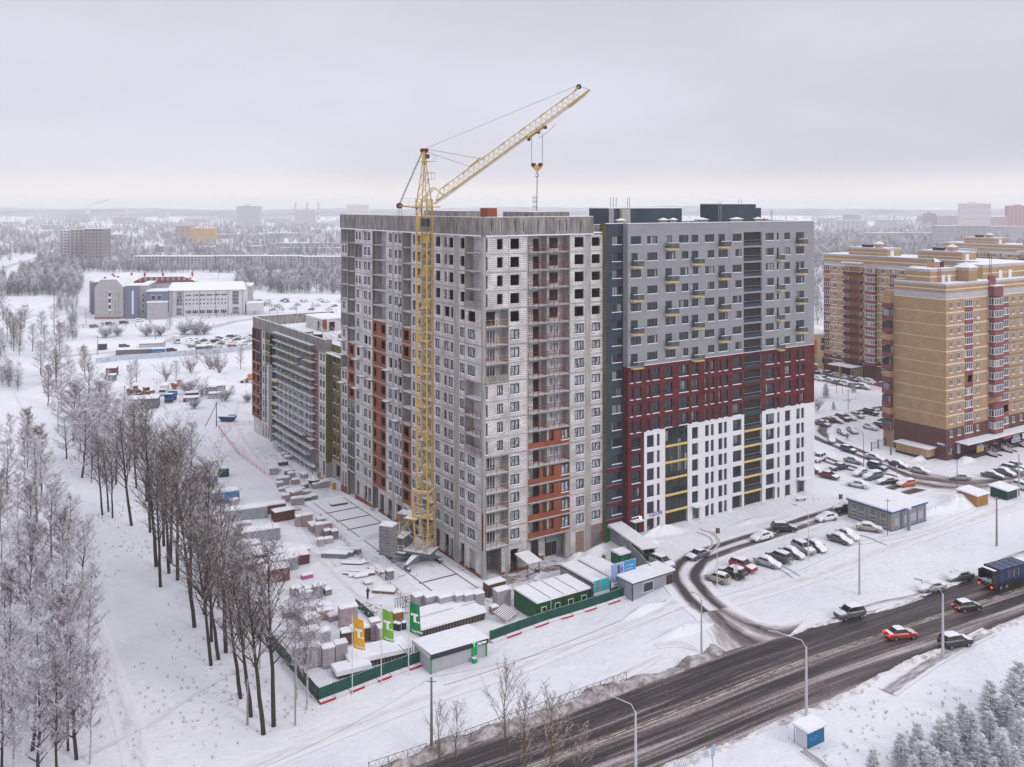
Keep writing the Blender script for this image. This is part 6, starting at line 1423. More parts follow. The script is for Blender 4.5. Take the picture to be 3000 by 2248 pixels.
for p,q,tp,pa,sn,l in (((290,930),(410,946),'sedan','beige',2,'beige car under snow in front of the transformer house side wall'),
((268,828),(155,826),'suv','black',2,'dark off-roader capped with snow on the building side of the lane'),
((342,795),(285,806),'hatch','white',2,'white snowed car right behind the transformer house corner'),
((468,745),(380,765),'sedan','grey',2,'car buried in snow directly behind the transformer house roof'),
((340,695),(225,672),'sedan','white',2,'white sedan under snow between the block and the transformer house'),
((62,620),(172,645),'sedan','darkred',1,'dark red sedan with snow on its roof near the block corner'),
((215,575),(130,590),'sedan','black',0,'black sedan free of snow near the block corner'),
((85,520),(30,545),'suv','white',1,'white off-roader half hidden by the white block corner'),
((345,605),(258,625),'sedan','silver',2,'silver car under snow, left end of the four behind the parking sign'),
((418,630),(325,645),'suv','grey',2,'grey car under snow, second of the four by the parking sign'),
((510,660),(398,670),'sedan','black',2,'black car under snow beside the orange car'),
((625,672),(505,686),'hatch','orange',2,'orange hatchback with snow on bonnet and roof'),
((342,568),(455,600),'suv','teal',0,'dark green off-roader standing clear of snow by the kerb lane'),
((210,535),(312,555),'sedan','silver',2,'silver sedan under snow before the lamp post'),
((332,515),(435,540),'sedan','silver',2,'silver sedan under snow across the lane from the green off-roader'),
((467,553),(577,583),'sedan','darkred',2,'dark red sedan under snow on the far side of the lane'),
((582,590),(706,617),'sedan','silver',2,'silver sedan under snow, last by the corner of the brick block'),
((182,467),(276,492),'hatch','darkblue',1,'blue hatchback on the bend of the lane'),
((125,402),(140,438),'sedan','silver',2,'silver car under snow inside the bend of the lane'),
((225,350),(280,382),'sedan','silver',2,'snowed car beside the walking person, farther one'),
((168,360),(225,394),'sedan','silver',2,'snowed car beside the walking person, nearer one'),
((37,318),(125,338),'sedan','brown',1,'brown grey sedan at the near end of the far kerb row'),
((112,298),(200,318),'sedan','darkred',2,'red sedan under snow in the far kerb row'),
((155,285),(240,308),'suv','black',1,'black car next to the red one in the far kerb row'),
((195,280),(280,302),'sedan','white',2,'white car under snow in the far kerb row'),
((230,268),(325,290),'sedan','silver',1,'silver car with bare windscreen in the far kerb row'),
((316,252),(405,274),'suv','black',0,'large black car at the end of the far kerb row'),
((418,230),(490,250),'sedan','grey',1,'dark car half hidden behind the blind brick wall corner'),
((322,338),(393,356),'sedan','white',2,'white car under snow beside the one with lit tail lamps'),
((438,345),(365,325),'sedan','black',0,'black car with red tail lamps lit among parked cars'),
((474,332),(410,308),'suv','black',1,'black car closest to the blind brick wall'),
((940,648),(810,640),'sedan','silver',2,'silver sedan under snow alone on the lane past the shops'),
((1000,620),(1132,640),'sedan','grey',2,'grey sedan under snow in the short row by the shops'),
((1090,600),(1190,625),'sedan','grey',2,'dark sedan under snow in the short row by the shops'),
((1120,585),(1243,612),'suv','silver',1,'silver estate with dark windscreen in the short row by the shops'),
((1152,562),(1258,588),'sedan','black',1,'black car at the picture edge in the short row by the shops'),
((1210,690),(1290,712),'suv','white',2,'snowed car behind the green shed at the picture edge'),
((45,605),(-10,590),'sedan','grey',2,'snowed car half behind the white block corner'),
):
    car(A_(*p),A_(*q),tp,pa,sn,l,GQ,lit='lamps' in l)
cl=['white','grey','silver','white','black','silver','grey','white','brown','silver','white','grey','brightred','silver','black','white','silver']
ps=[(65,22),(115,36),(165,45),(207,52),(28,20),(130,75),(168,86),(222,96),(256,66),(302,72),(356,84),(262,106),(424,98),(320,112),(90,62),(60,62),(480,230)]
wh=['first of the row under the porch','second of the row under the porch','third of the row under the porch','fourth of the row under the porch','just beside the grey block edge by the porch','start of the row by the playground','second in the row by the playground','third in the row by the playground','next to the porch pillar','facing the porch of the far block','with rounded roof before the far block','in front of the row by the playground','before the far brick block','nearest the bush of the far brick block','behind the playground row','at the block edge behind the playground','in the gap beside the blind wall']
for i,(x,y) in enumerate(ps[:16]):
    car(A_(x-33,y-6),A_(x+33,y+9),('sedan','suv','hatch')[i%3],cl[i],2 if cl[i] in('white','silver') else 1,lab(cl[i],'car',2 if cl[i] in('white','silver') else 1,wh[i]),'cars in the far yard',small=True)
car(E_(900,415),E_(700,452),'suv','grey',0,'grey estate car stopped on the snowy verge at the road edge')
car(E_(1550,205),E_(1372,228),'sedan','silver',2,'silver sedan under snow parked on the verge above the road')
car(E_(1778,115),E_(1605,140),'sedan','grey',2,'dark sedan dusted with snow parked on the verge near the lorry')
car(E_(1110,610),E_(1318,585),'sedan','brightred',0,'red sedan with roof bars driving on the slushy road',lit=True)
car(E_(1660,385),E_(1845,360),'hatch','black',0,'black hatchback with snow on its roof driving behind the lorry',lit=True)
car(E_(1545,680),E_(1765,645),'suv','black',1,'black off-roader with white snow roof stopped in the lay-by',lit=False)
car((1140,2312),(1245,2290),'hatch','white',1,'white car roof entering at the bottom edge of the road')
F4=lambda x,y:(500+x*.294,960+y*.294+2)
F2=lambda x,y:(x*.3618,900+y*.3618+2)
fl=[('grey',475,108,'dark car standing alone at the far lot'),('teal',605,96,'green estate in the back row of the far lot'),('white',665,90,'white car beside the small standing person in the far lot'),('white',752,102,'white sedan close to the low wing corner in the far lot'),('darkblue',812,86,'blue car touching the low wing corner in view'),('black',448,144,'long black off-roader in the middle of the far lot'),('white',466,190,'cream sedan in the middle of the far lot'),('white',585,125,'snowed car at the top of the four car stack in the far lot'),('white',590,148,'second snowed car of the stack in the far lot'),('white',598,166,'third snowed car just behind the red one in the far lot'),('red',612,186,'red sedan in the far lot'),('white',195,166,'white car behind the dark one near the far lot lamp'),('grey',222,188,'dark sedan beside the far lot lamp'),('white',200,124,'snowed car next to the box lorry'),('white',262,124,'second snowed car from the box lorry'),('white',325,122,'third snowed car from the box lorry'),('grey',188,252,'small dark car by the light blue fence'),('black',8,232,'black car near the blue cabin'),('white',552,220,'snowed car by the light blue fence')]
for c,x,y,l in fl: car(F4(x-45,y+6),F4(x+45,y-2),'suv' if c in('black','teal') else 'sedan',c,2 if c=='white' else 0,l,'cars in the far lot',small=True)
for c,x,y,l in (('teal',888,138,'dark green car by the school fence'),('black',1002,128,'black off-roader by the school fence'),('white',1130,112,'pale car behind the frosty shrub by the school fence'),('grey',762,160,'dark low car at the end of the school fence'),('darkblue',1005,322,'blue grey car near the long shed'),('brown',1295,302,'brown off-roader beside the metal shed')): car(F2(x-36,y+4),F2(x+36,y-2),'suv','black' if c=='black' else c,0 if c!='white' else 2,l,'cars by the school and sheds',small=True)
for i,(x,y,c) in enumerate(((1610,735,'white'),(1650,722,'grey'),(1800,722,'darkblue'),(1815,715,'grey'),(1930,722,'darkblue'),(2035,712,'white'),(2075,728,'white'),(1700,738,'white'),(1560,718,'white'))):
    px,py=x*.461,550+y*.461+1; car((px-10,py+1),(px+10,py-1),'sedan',c,2 if c=='white' else 1,('white','grey','blue','dark','navy','pale','snowed','whitish','frosted')[i]+' car in the distant lot past the school hall, '+('beside the fence end','mid lot','by the kiosk','next to the blue one','standing apart','nearest the wing roof','in the corner','at the near edge','first of the row')[i],'cars in the distant lot',small=True)
rq=random.Random(41)
for i in range(16):
    px=1000-18*i+rq.uniform(-4,4); py=886+(i%3)*11+rq.uniform(-2,2); c=('white','grey','white','silver')[i%4]; car((px-9,py+1),(px+9,py-1),'sedan' if i%2 else 'suv',c,2,f'{c} snowed car in rows beyond the low wing, {i+1} along from the unfinished tower','cars in the distant lot',small=True)
for i in range(12):
    px=560+17*i+rq.uniform(-3,3); py=1000+rq.uniform(-4,4)+(i%2)*9; car((px-12,py+2),(px+12,py-1),'sedan',('white','silver','grey')[i%3],2,f'{("white","silver","grey")[i%3]} snow covered car filling the far lot, {i+1} along from the box lorry','cars in the far lot',small=True)
# ================= lorries =================
def wheels(T,xs,w,r=.5):
    M=MB(); M.tube((0,-.16,0),(0,.16,0),r,r,14,TYM,cap=True); M.tube((0,-.18,0),(0,.18,0),r*.55,r*.55,10,RIM,cap=True); me=M.mesh('wheel')
    for x in xs:
        for y in (-w,w): inst(me,'wheel',T,(x,y,r))
def garbage():
    a=E_(1980,240); b=E_(2300,150); p=G(*a); q=G(*b); rz=math.atan2(q[1]-p[1],q[0]-p[0]); dx,dy=math.cos(rz),math.sin(rz); nx,ny=-dy,dx
    T=thing('garbage_truck','blue and black refuse lorry with snowy ribbed roof driving away','lorry',(p[0]+dx*4.2+nx*1.4,p[1]+dy*4.2+ny*1.4,p[2]+.08),rz)
    BK=mat('lorry_black',(.018,.02,.024),.5); BL=mat('lorry_blue',(.012,.045,.16),.5,(.012,.03,.09),1.5)
    M=MB(); M.box(-3.2,3.2,-1.25,1.25,1.2,3.4,BL,SNOWCAP)
    for i in range(7): M.box(-3.1,3.1,-1.2+i*.36,-1.05+i*.36,3.42,3.5,BL)
    for x in (-3.2,-1.6,0,1.6,3.1): M.box(x,x+.12,-1.3,1.3,1.1,3.45,BK)
    for i,c in enumerate(((.3,.04,.03),(.16,.25,.05),(.38,.26,.04))): M.box(-1.0+i*1.2,-.7+i*1.2,-1.27,-1.252,1.7,2.9,mat('lorry_stripe%s'%'abc'[i],c,.5))
    M.build('refuse_body',T)
    M=MB(); M.box(-4.6,-3.2,-1.25,-1.05,.6,3.0,BK); M.box(-4.6,-3.2,1.05,1.25,.6,3.0,BK); M.box(-4.4,-3.2,-1.05,1.05,.7,1.3,BK); M.box(-4.0,-3.25,-1.05,1.05,2.5,3.2,BK,SNOWCAP); M.box(-4.3,-3.4,-.9,.9,1.3,1.6,mat('rubbish',(.3,.28,.27),.9,(.65,.65,.68),3)); M.tube((-4.5,-1.1,1.9),(-4.9,1.0,1.7),.06,.06,5,WFRAME); M.build('hopper',T)
    M=MB(); M.box(-4.4,5.6,-1.1,1.1,.7,1.05,BK); M.build('chassis',T)
    M=MB(); M.box(3.5,5.6,-1.2,1.2,.8,3.1,BK,SNOWCAP); M.box(5.6,5.66,-1.1,1.1,1.8,2.8,CG); M.build('cab',T)
    M=MB(); M.box(-4.66,-4.6,-.12,.12,-.09,.09,TLO); me=M.mesh('tail_light')
    for y in (-1.05,1.05): inst(me,'tail_light',T,(0,y,.85))
    wheels(T,(-2.6,-1.3,4.4),1.05,.5)
garbage()
def dump(px,label,col,rz,cab=True):
    p=G(*px); T=thing('dump_truck',label,'lorry',(p[0],p[1],p[2]+.05),rz); cm=mat('truck_'+label.split()[0],col,.45,snow=.25); M=MB()
    M.box(-3.6,1.6,-1.25,1.25,1.2,1.4,cm)
    for y in (-1.25,1.17): M.box(-3.6,1.6,y,y+.08,1.4,2.5,cm)
    for x in (-3.6,1.52): M.box(x,x+.08,-1.2,1.2,1.4,2.5,cm)
    M.box(-3.5,1.5,-1.15,1.15,1.4,1.9,mat('load_earth',(.10,.075,.07),.9)); M.build('dump_body',T)
    M=MB(); M.box(1.8,3.8,-1.2,1.2,.9,2.9,cm,SNOWCAP); M.box(3.8,3.85,-1.05,1.05,1.8,2.7,CG); M.box(2.2,3.4,-1.23,-1.2,1.8,2.6,CG); M.box(2.2,3.4,1.2,1.23,1.8,2.6,CG); M.box(3.8,3.95,-1.15,1.15,.6,1.0,TYM); M.build('cab',T)
    M=MB(); M.box(-3.6,3.7,-.9,.9,.6,1.0,TYM); M.build('chassis',T); wheels(T,(-2.6,-1.4,2.8),1.0,.5)
dump(F2(1385,755),'blue dump truck facing the camera in the machine yard',(.02,.10,.38),R(-82))
def boxtruck(px,label,rz):
    p=G(*px); T=thing('box_truck',label,'lorry',(p[0],p[1],p[2]+.05),rz); M=MB(); WT=mat('truck_white',(.62,.62,.64),.5); M.box(-3.4,1.2,-1.15,1.15,.9,3.2,WT); M.box(-3.5,1.3,-1.2,1.2,3.2,3.4,SNOWCAP); M.build('cargo_box',T)
    M=MB(); M.box(1.4,3.0,-1.05,1.05,.6,2.3,WT,SNOWCAP); M.box(3.0,3.05,-.95,.95,1.4,2.1,CG); M.build('cab',T); wheels(T,(-2.3,2.2),.95,.42)
boxtruck(F4(62,150),'white box lorry at the end of the far lot',R(-62))
boxtruck(F2(1328,705),'white snowed van beside the blue dump truck',R(-80))
def machine(px,label,col,rz,name='loader',tr=False,sz=1.0):
    p=G(*px); T=thing(name,label,'machine',(p[0],p[1],p[2]+.05),rz); T.scale=(sz,)*3; cm=mat('machine_'+name+str(int(col[0]*100)),col,.6,snow=.25); M=MB()
    M.box(-2.2,1.2,-1.0,1.0,.8,1.9,cm,SNOWCAP); M.box(-2.4,-1.4,-.9,.9,1.0,2.2,cm); M.build('body',T)
    M=MB(); M.box(-.4,1.0,-.8,.8,1.9,3.1,cm,SNOWCAP); M.box(-.42,1.02,-.7,.7,2.1,2.9,CG); M.build('cab',T)
    M=MB()
    for y in (-.6,.6): M.tube((.8,y,1.6),(2.6,y,.9 if not tr else 2.6),.12,.1,5,cm)
    if tr: M.tube((2.6,-.6,2.6),(3.8,.2,.6),.12,.12,5,cm)
    M.build('arm',T)
    M=MB(); M.box(2.5,3.4,-1.1,1.1,.2,.9,TYM,SNOWCAP); M.build('bucket',T); wheels(T,(-1.4,1.3),.95,.6)
for px,l,c,rz,nm in ((F2(1445,655),'red tractor behind the frosty bush in the machine yard',(.36,.05,.04),R(30),'tractor'),(F2(1243,775),'orange loader with its front to the camera beside the grey shed',(.50,.16,.05),R(-75),'loader'),(F2(1090,705),'rusty trailer machine behind the grey shed in the yard',(.20,.09,.06),R(10),'loader'),(F2(2030,605),'orange digger beside the low wing corner',(.48,.19,.05),R(190),'digger'),(F2(1190,720),'brown crawler standing behind the orange loader',(.16,.09,.06),R(160),'loader')):
    machine(px,l,c,rz,nm)
# ================= fences, cabins, site stock =================
def fence_seg(name,label,pts,h,m,posts=2.5,cat='fence',rail=None,group=None,th=.05,foot=None):
    W_=[G(*p) if len(p)==2 else p for p in pts]; T=thing(name,label,cat,W_[0],0,group); O=np.array(W_[0]); Pn=MB(); Po=MB(); Ft=MB(); n=0
    for a,b in zip(W_,W_[1:]):
        a=np.array(a);b=np.array(b); d=b-a; L=np.linalg.norm(d[:2]); k=max(1,int(round(L/posts)))
        nx,ny=-d[1]/L*th/2,d[0]/L*th/2
        for i in range(k):
            p=a+d*i/k-O; q=a+d*(i+1)/k-O; p=(p[0],p[1],hz(*(p+O)[:2])-O[2]); q=(q[0],q[1],hz(*(q+O)[:2])-O[2])
            for s in (-1,1): Pn.quad((p[0]+nx*s,p[1]+ny*s,p[2]+.1),(q[0]+nx*s,q[1]+ny*s,q[2]+.1),(q[0]+nx*s,q[1]+ny*s,q[2]+h),(p[0]+nx*s,p[1]+ny*s,p[2]+h),m)
            Pn.quad((p[0]-nx,p[1]-ny,p[2]+h),(q[0]-nx,q[1]-ny,q[2]+h),(q[0]+nx,q[1]+ny,q[2]+h),(p[0]+nx,p[1]+ny,p[2]+h),SNOWCAP)
            Po.tube((p[0],p[1],p[2]-.2),(p[0],p[1],p[2]+h+.05),.06,.06,5,rail or m)
            if foot:
                for s in (.25,): 
                    fm=foot[n%2]; e=np.array(foot[2]); u=np.array((q[0]-p[0],q[1]-p[1],q[2]-p[2]))*.97; i0=len(Ft.v)
                    base=np.array(p)+np.array((e[0],e[1],0)); w=np.array((e[0],e[1],0))*.8
                    Ft.v+=[tuple(base-w+np.array((0,0,0))),tuple(base-w+u),tuple(base+w+u),tuple(base+w)]; Ft.v+=[tuple(np.array(t_)+np.array((0,0,.32))) for t_ in Ft.v[i0:i0+4]]
                    kk=Ft.mi(fm); Ft.f+=[tuple(i0+j for j in f) for f in ((0,1,5,4),(3,7,6,2),(0,4,7,3),(1,2,6,5))]; Ft.m+=[kk]*4; Ft.f.append((i0+4,i0+5,i0+6,i0+7)); Ft.m.append(Ft.mi(SNOWCAP))
            n+=1
    Pn.build('panel',T); Po.build('post',T); Ft.build('kerb_block',T); return T
def corru(name,col):
    m=mat(name,col,.5); nt=m.node_tree; L=nt.links.new; b=nt.nodes['Principled BSDF']; ge=N(nt,'ShaderNodeNewGeometry'); wv=N(nt,'ShaderNodeTexWave'); wv.inputs['Scale'].default_value=1.6; wv.inputs['Distortion'].default_value=0; wv.bands_direction='X'; L(ge.outputs['Position'],wv.inputs['Vector'])
    bu=N(nt,'ShaderNodeBump'); bu.inputs['Strength'].default_value=.6; bu.inputs['Distance'].default_value=.05; L(wv.outputs[0],bu.inputs['Height']); L(bu.outputs[0],b.inputs['Normal'])
    no=N(nt,'ShaderNodeTexNoise'); no.inputs['Scale'].default_value=.8; no.inputs['Detail'].default_value=6; L(ge.outputs['Position'],no.inputs['Vector']); r=ramp(nt,[(.3,tuple(c*.8 for c in col)),(.7,tuple(c*1.15 for c in col))]); L(no.outputs[0],r.inputs[0]); L(r.outputs[0],b.inputs['Base Color']); return m
GF=corru('green_corrugated',(.010,.075,.055)); GFD=corru('green_corrugated_dull',(.012,.055,.045)); SFN=corru('grey_corrugated',(.28,.29,.32)); BLF=corru('pale_blue_corrugated',(.50,.55,.62)); CGN=corru('cabin_green',(.012,.10,.022)); CGR=corru('cabin_grey',(.30,.32,.36)); CBL=corru('cabin_blue',(.02,.20,.42))
RB_=mat('red_kerb',(.40,.03,.04),.7); WB_=mat('white_kerb',(.6,.58,.57),.7)
fence_seg('site_fence','dark green corrugated fence along the pavement before the yard of white pallets',[(932,2058),(1020,2025),(1140,1978),(1245,1940)],1.75,GF,2.4,foot=(RB_,WB_,(.25,-.35)))
fence_seg('site_fence','dark green corrugated fence below the green container cabins',[(1435,1882),(1600,1823),(1740,1780),(1842,1745)],1.6,GF,2.4,foot=(WB_,RB_,(.25,-.35)))
fence_seg('site_fence','dull green fence running back beside the leaning trees',[(932,2058),(870,1985),(800,1900),(730,1810),(660,1710),(600,1620),(560,1550)],1.9,GFD,2.6)
fence_seg('site_fence','pale corrugated fence between the yard and the car park',[(1905,1700),(1850,1640),(1840,1612)],2.4,SFN,2.2)
def box_cabin(name,label,cat,px,L,W,Hh,rz,m,parts=(),seams=0,snow=.25,group=None,z=None,roofm=None,over=.12):
    p=G(*px); T=thing(name,label,cat,(p[0],p[1],p[2]-.05 if z is None else z),rz,group); M=MB(); M.box(0,L,0,W,0,Hh,m)
    for x,y in ((0,0),(L,0),(L,W),(0,W)): M.box(x-.06,x+.06,y-.06,y+.06,0,Hh,FRAME)
    M.box(-.03,L+.03,-.03,W+.03,Hh-.16,Hh+.0-.003,FRAME); M.build('wall',T)
    M=MB(); M.box(-over,L+over,-over,W+over,Hh,Hh+.10,roofm or FRAME); M.box(-over+.03,L+over-.03,-over+.03,W+over-.03,Hh+.10,Hh+.10+snow,SNOWCAP); M.build('roof',T)
    for nm,x0,x1,z0,z1,fm,gm,side in parts:
        M=MB(); f=(lambda a,b,c,d,e,g,mm:M.box(a,b,c,d,e,g,mm)) if side=='F' else (lambda a,b,c,d,e,g,mm:M.box(c,d,a,b,e,g,mm))
        f(x0-.1,x1+.1,-.05,.0,z0-.1,z1+.1,fm); f(x0,x1,-.07,-.05,z0,z1,gm); M.build(nm,T)
    return T
PV=mat('pvc_white',(.72,.72,.73),.5)
RC=ROT
# four green cabins in a row, long side facing the camera's right
c0=G(1573,1822)
for i in range(4):
    x=c0[0]+UX*2.48*i; y=c0[1]+UY*2.48*i
    T=box_cabin('container_cabin',['green container cabin at the near corner of the row of four','second green container cabin of the row, white pipe on its corner','third green container cabin of the row','last green container cabin of the row, touching the teal notice board'][i],'cabin',(1573,1822),2.44,6.0,2.6,RC,CGN,[('window',.85,1.6,1.05,1.9,PV,GLASS,'F')],group='green container cabins'); T.location=(x,y,c0[2]-.05)
M=MB(); M.path([(0,-.1,2.75),(0,-.12,.1),(.3,-.3,.05)],.05,5,PV); tag(M.build('drain_pipe',None,loc=(c0[0]+UX*2.46,c0[1]+UY*2.46,c0[2]),rz=RC),'white drain pipe down between the first two green cabins','pipe')
# long white roofed cabins behind
for px,L,W,l in (((1745,1762),3.2,9,'long cabin with snowy roof just behind the teal notice board'),((1800,1745),3.2,9,'long cabin with patchy snow roof behind the big information board')):
    box_cabin('container_cabin',l,'cabin',px,L,W,2.5,RC,CGR,[('window',.8,1.9,1.0,1.9,PV,GLASS,'F')],snow=.3)
box_cabin('site_office','grey site cabin with a brown door and white window at the lane','cabin',(1853,1762),8.6,3.6,2.7,RC+.03,CGR,[('window',2.2,4.2,.9,2.2,PV,GLASS,'F'),('door',7.2,8.3,.1,2.2,mat('brown_door',(.07,.03,.03),.6),mat('brown_leaf',(.085,.04,.04),.6),'F')],snow=.28,over=.25)
box_cabin('porch_box','small green and white gate booth by the covered walkway','booth',(1816,1672),2.2,2.2,2.4,RC,mat('booth_green',(.01,.16,.07),.5),snow=.3)
# ticket-like sales pavilion
def pavilion():
    p=G(1262,1976); q=G(1425,1922); rz=math.atan2(q[1]-p[1],q[0]-p[0]); L=math.hypot(q[0]-p[0],q[1]-p[1])
    T=thing('sales_office','grey clad sales pavilion with sloping snow roof and dark sign band','pavilion',(p[0],p[1],p[2]-.1),rz)
    GP_=brickmat('pavilion_cladding',(.40,.41,.44),(.38,.39,.42),(.22,.23,.25),1.6,8,.02,noise=.05,bump=0,off=0); GN=mat('bright_green_trim',(.01,.32,.10),.5); BKB=mat('sign_black',(.03,.035,.045),.5)
    M=MB(); M.box(0,L,0,4.9,0,2.2,GP_); M.build('wall',T); M=MB()
    M.box(-.15,L+.15,-.35,-.15,2.15,2.85,BKB); M.box(-.15,.0,-.15,5.0,2.15,2.6,WB_); M.build('sign_band',T)
    M=MB(); M.poly([(-.2,-.4,2.86),(L+.2,-.4,2.86),(L+.2,5.2,2.5),(-.2,5.2,2.5)],SNOWCAP); M.poly([(-.2,-.4,3.0),(L+.2,-.4,3.0),(L+.2,5.2,2.65),(-.2,5.2,2.65)],SNOWCAP)
    M.quad((-.2,-.4,2.86),(L+.2,-.4,2.86),(L+.2,-.4,3.0),(-.2,-.4,3.0),SNOWCAP); M.quad((-.2,5.2,2.5),(-.2,-.4,2.86),(-.2,-.4,3.0),(-.2,5.2,2.65),SNOWCAP); M.build('roof',T)
    for x in (-.05,L-.1): M=MB(); M.box(x,x+.14,-.16,0,0,2.2,GN); M.build('green_post',T)
    M=MB(); M.box(L*.72,L*.72+.9,-.06,0,.9,1.9,GN); M.build('notice_board',T)
    GT=mat('sign_green_lit',(.02,.6,.15),.5,emit=(.03,.9,.2),es=1.2); WT=mat('sign_white_lit',(.8,.8,.8),.5,emit=(1,1,1),es=.3)
    text('sign_letter','T.',.8,GT,T,(L*.72,-.37,2.22),bold=.012); text('sign_lettering','талан',.5,WT,T,(L*.80,-.37,2.36),bold=.006,scale=(1.1,1,1))
    M=MB(); M.box(L*.80,L*.90,-.36,-.352,2.25,2.28,WT); M.build('sign_underline',T)
    M=MB(); M.box(L*.70,L*.70+.6,-.9,-.4,0,.9,GN,SNOWCAP); M.build('bin',T)
    M=MB()
    M.tube((-2.2,3.5,0),(-.4,5.2,2.5),.05,.05,4,STEEL); M.tube((-.4,3.5,0),(-2.2,5.2,2.5),.05,.05,4,STEEL); M.tube((-.2,5,0),(-.2,5,2.6),.05,.05,4,STEEL); M.build('brace',T)
pavilion()
# flags
def flag(px,top,col,label,w,fx):
    p=G(*px); h=(px[1]-top)/FP*p[1]; T=thing('flagpole',label,'flag',(p[0],p[1],p[2]-.1),R(5)); M=MB(); M.tube((0,0,0),(0,0,h+.1),.07,.05,8,mat('pole_white',(.62,.63,.65),.4)); M.tube((0,0,h+.1),(0,0,h+.25),.09,.06,8,STEEL,cap=True); M.build('pole',T)
    fm=mat('flag_'+label.split()[0],col,.8); M=MB(); W_=w; H_=fx; n=12; f=lambda u,v:(.15+W_*u+.22*v*u,-.25*math.sin(u*3.1+v*1.5)*u-.05,h-.25-H_*v-.55*u+.12*math.sin(v*6)*u)
    for j in range(n):
        for i in range(n): M.quad(f(i/n,j/n),f((i+1)/n,j/n),f((i+1)/n,(j+1)/n),f(i/n,(j+1)/n),fm); 
    M.build('flag_cloth',T)
    WH=mat('flag_print',(.78,.79,.80),.8)
    def put(nm,body,size,u0,v0,bold):
        cu=D.curves.new('x','FONT'); cu.body=body; cu.size=size; cu.offset=bold; cu.fill_mode='FRONT'; t=D.objects.new('x',cu); C.objects.link(t); bpy.context.view_layer.update(); me=D.meshes.new_from_object(t.evaluated_get(bpy.context.evaluated_depsgraph_get())); D.objects.remove(t)
        co=np.empty(len(me.vertices)*3); me.vertices.foreach_get('co',co); co=co.reshape(-1,3); o=[]
        for x,y,_ in co:
            u=u0+x/W_; v=v0-y/H_; q=f(u,v); o+= [q[0],q[1]-.09,q[2]]
        me.vertices.foreach_set('co',o); me.materials.clear(); me.materials.append(WH); ob=D.objects.new(nm,me); C.objects.link(ob); ob.parent=T
    M=MB(); k=8
    for u0,u1,v0,v1 in ((.12,.80,.34,.405),(.12,.22,.405,.44),(.37,.60,.405,.60),(.60,.70,.565,.60),(.76,.92,.56,.61)):
        for i in range(k):
            for j in range(k):
                q=[(u0+(u1-u0)*(i+a)/k,v0+(v1-v0)*(j+b)/k) for a,b in ((0,0),(1,0),(1,1),(0,1))]; M.quad(*[(lambda r:(r[0],r[1]-.06,r[2]))(f(*t)) for t in q],WH)
    M.build('flag_emblem',T)
    put('flag_lettering','талан',.46,.16,.93,.008)
flag((1032,2035),1798,(.66,.34,.025),'orange flag with a white T on the flagpole nearest the leaning trees',1.25,3.9)
flag((1117,2006),1774,(.16,.38,.035),'lime green flag with a white T on the middle flagpole',1.25,4.0)
flag((1197,1982),1754,(.005,.20,.055),'dark green flag with a white T on the flagpole by the pavilion',1.25,4.0)
# ---- boards
def board(px,w,h,z0,cols,label,rz=RC,name='notice_board'):
    p=G(*px); T=thing(name,label,'board',(p[0],p[1],p[2]),rz); M=MB()
    for x in (.1,w-.1): M.tube((x,.05,0),(x,.05,z0+h),.06,.06,5,STEEL)
    M.build('post',T); M=MB(); M.box(0,w,-.05,.03,z0,z0+h,mat('board_white',(.66,.68,.72),.5)); M.build('panel',T)
    for i,(a,b,c,d,col) in enumerate(cols): M=MB(); M.box(a*w,b*w,-.07,-.055,z0+c*h,z0+d*h,mat('board_%d_%d_%d'%tuple(int(k*99) for k in col),col,.5)); M.build('print',T)
board((1790,1752),5.0,3.6,1.5,[(.0,.48,.2,.98,(.28,.36,.62)),(.03,.2,.25,.75,(.14,.06,.28)),(.24,.36,.25,.9,(.55,.58,.75)),(.37,.46,.25,.8,(.45,.42,.6)),(.50,.99,.25,.99,(.04,.26,.50)),(.55,.9,.75,.80,(.6,.75,.85)),(.55,.85,.62,.66,(.6,.75,.85)),(.55,.9,.5,.54,(.6,.75,.85)),(.1,.9,.08,.12,(.3,.36,.42))],'large blue and violet information board on posts above the green fence')
board((1740,1772),3.0,2.3,1.3,[(.0,.99,.2,.99,(.03,.36,.40)),(.1,.45,.3,.9,(.35,.5,.5)),(.55,.92,.7,.75,(.6,.8,.8)),(.55,.92,.5,.55,(.6,.8,.8))],'smaller teal notice board beside the last green cabin')
M=MB(); M.box(0,3.0,0,.1,0,1.3,mat('blue_tarp',(.01,.05,.25),.6)); p=G(1806,1758); tag(M.build('tarp_panel',None,loc=(p[0],p[1],p[2]+.4),rz=RC),'dark blue tarpaulin under the large information board','tarpaulin')
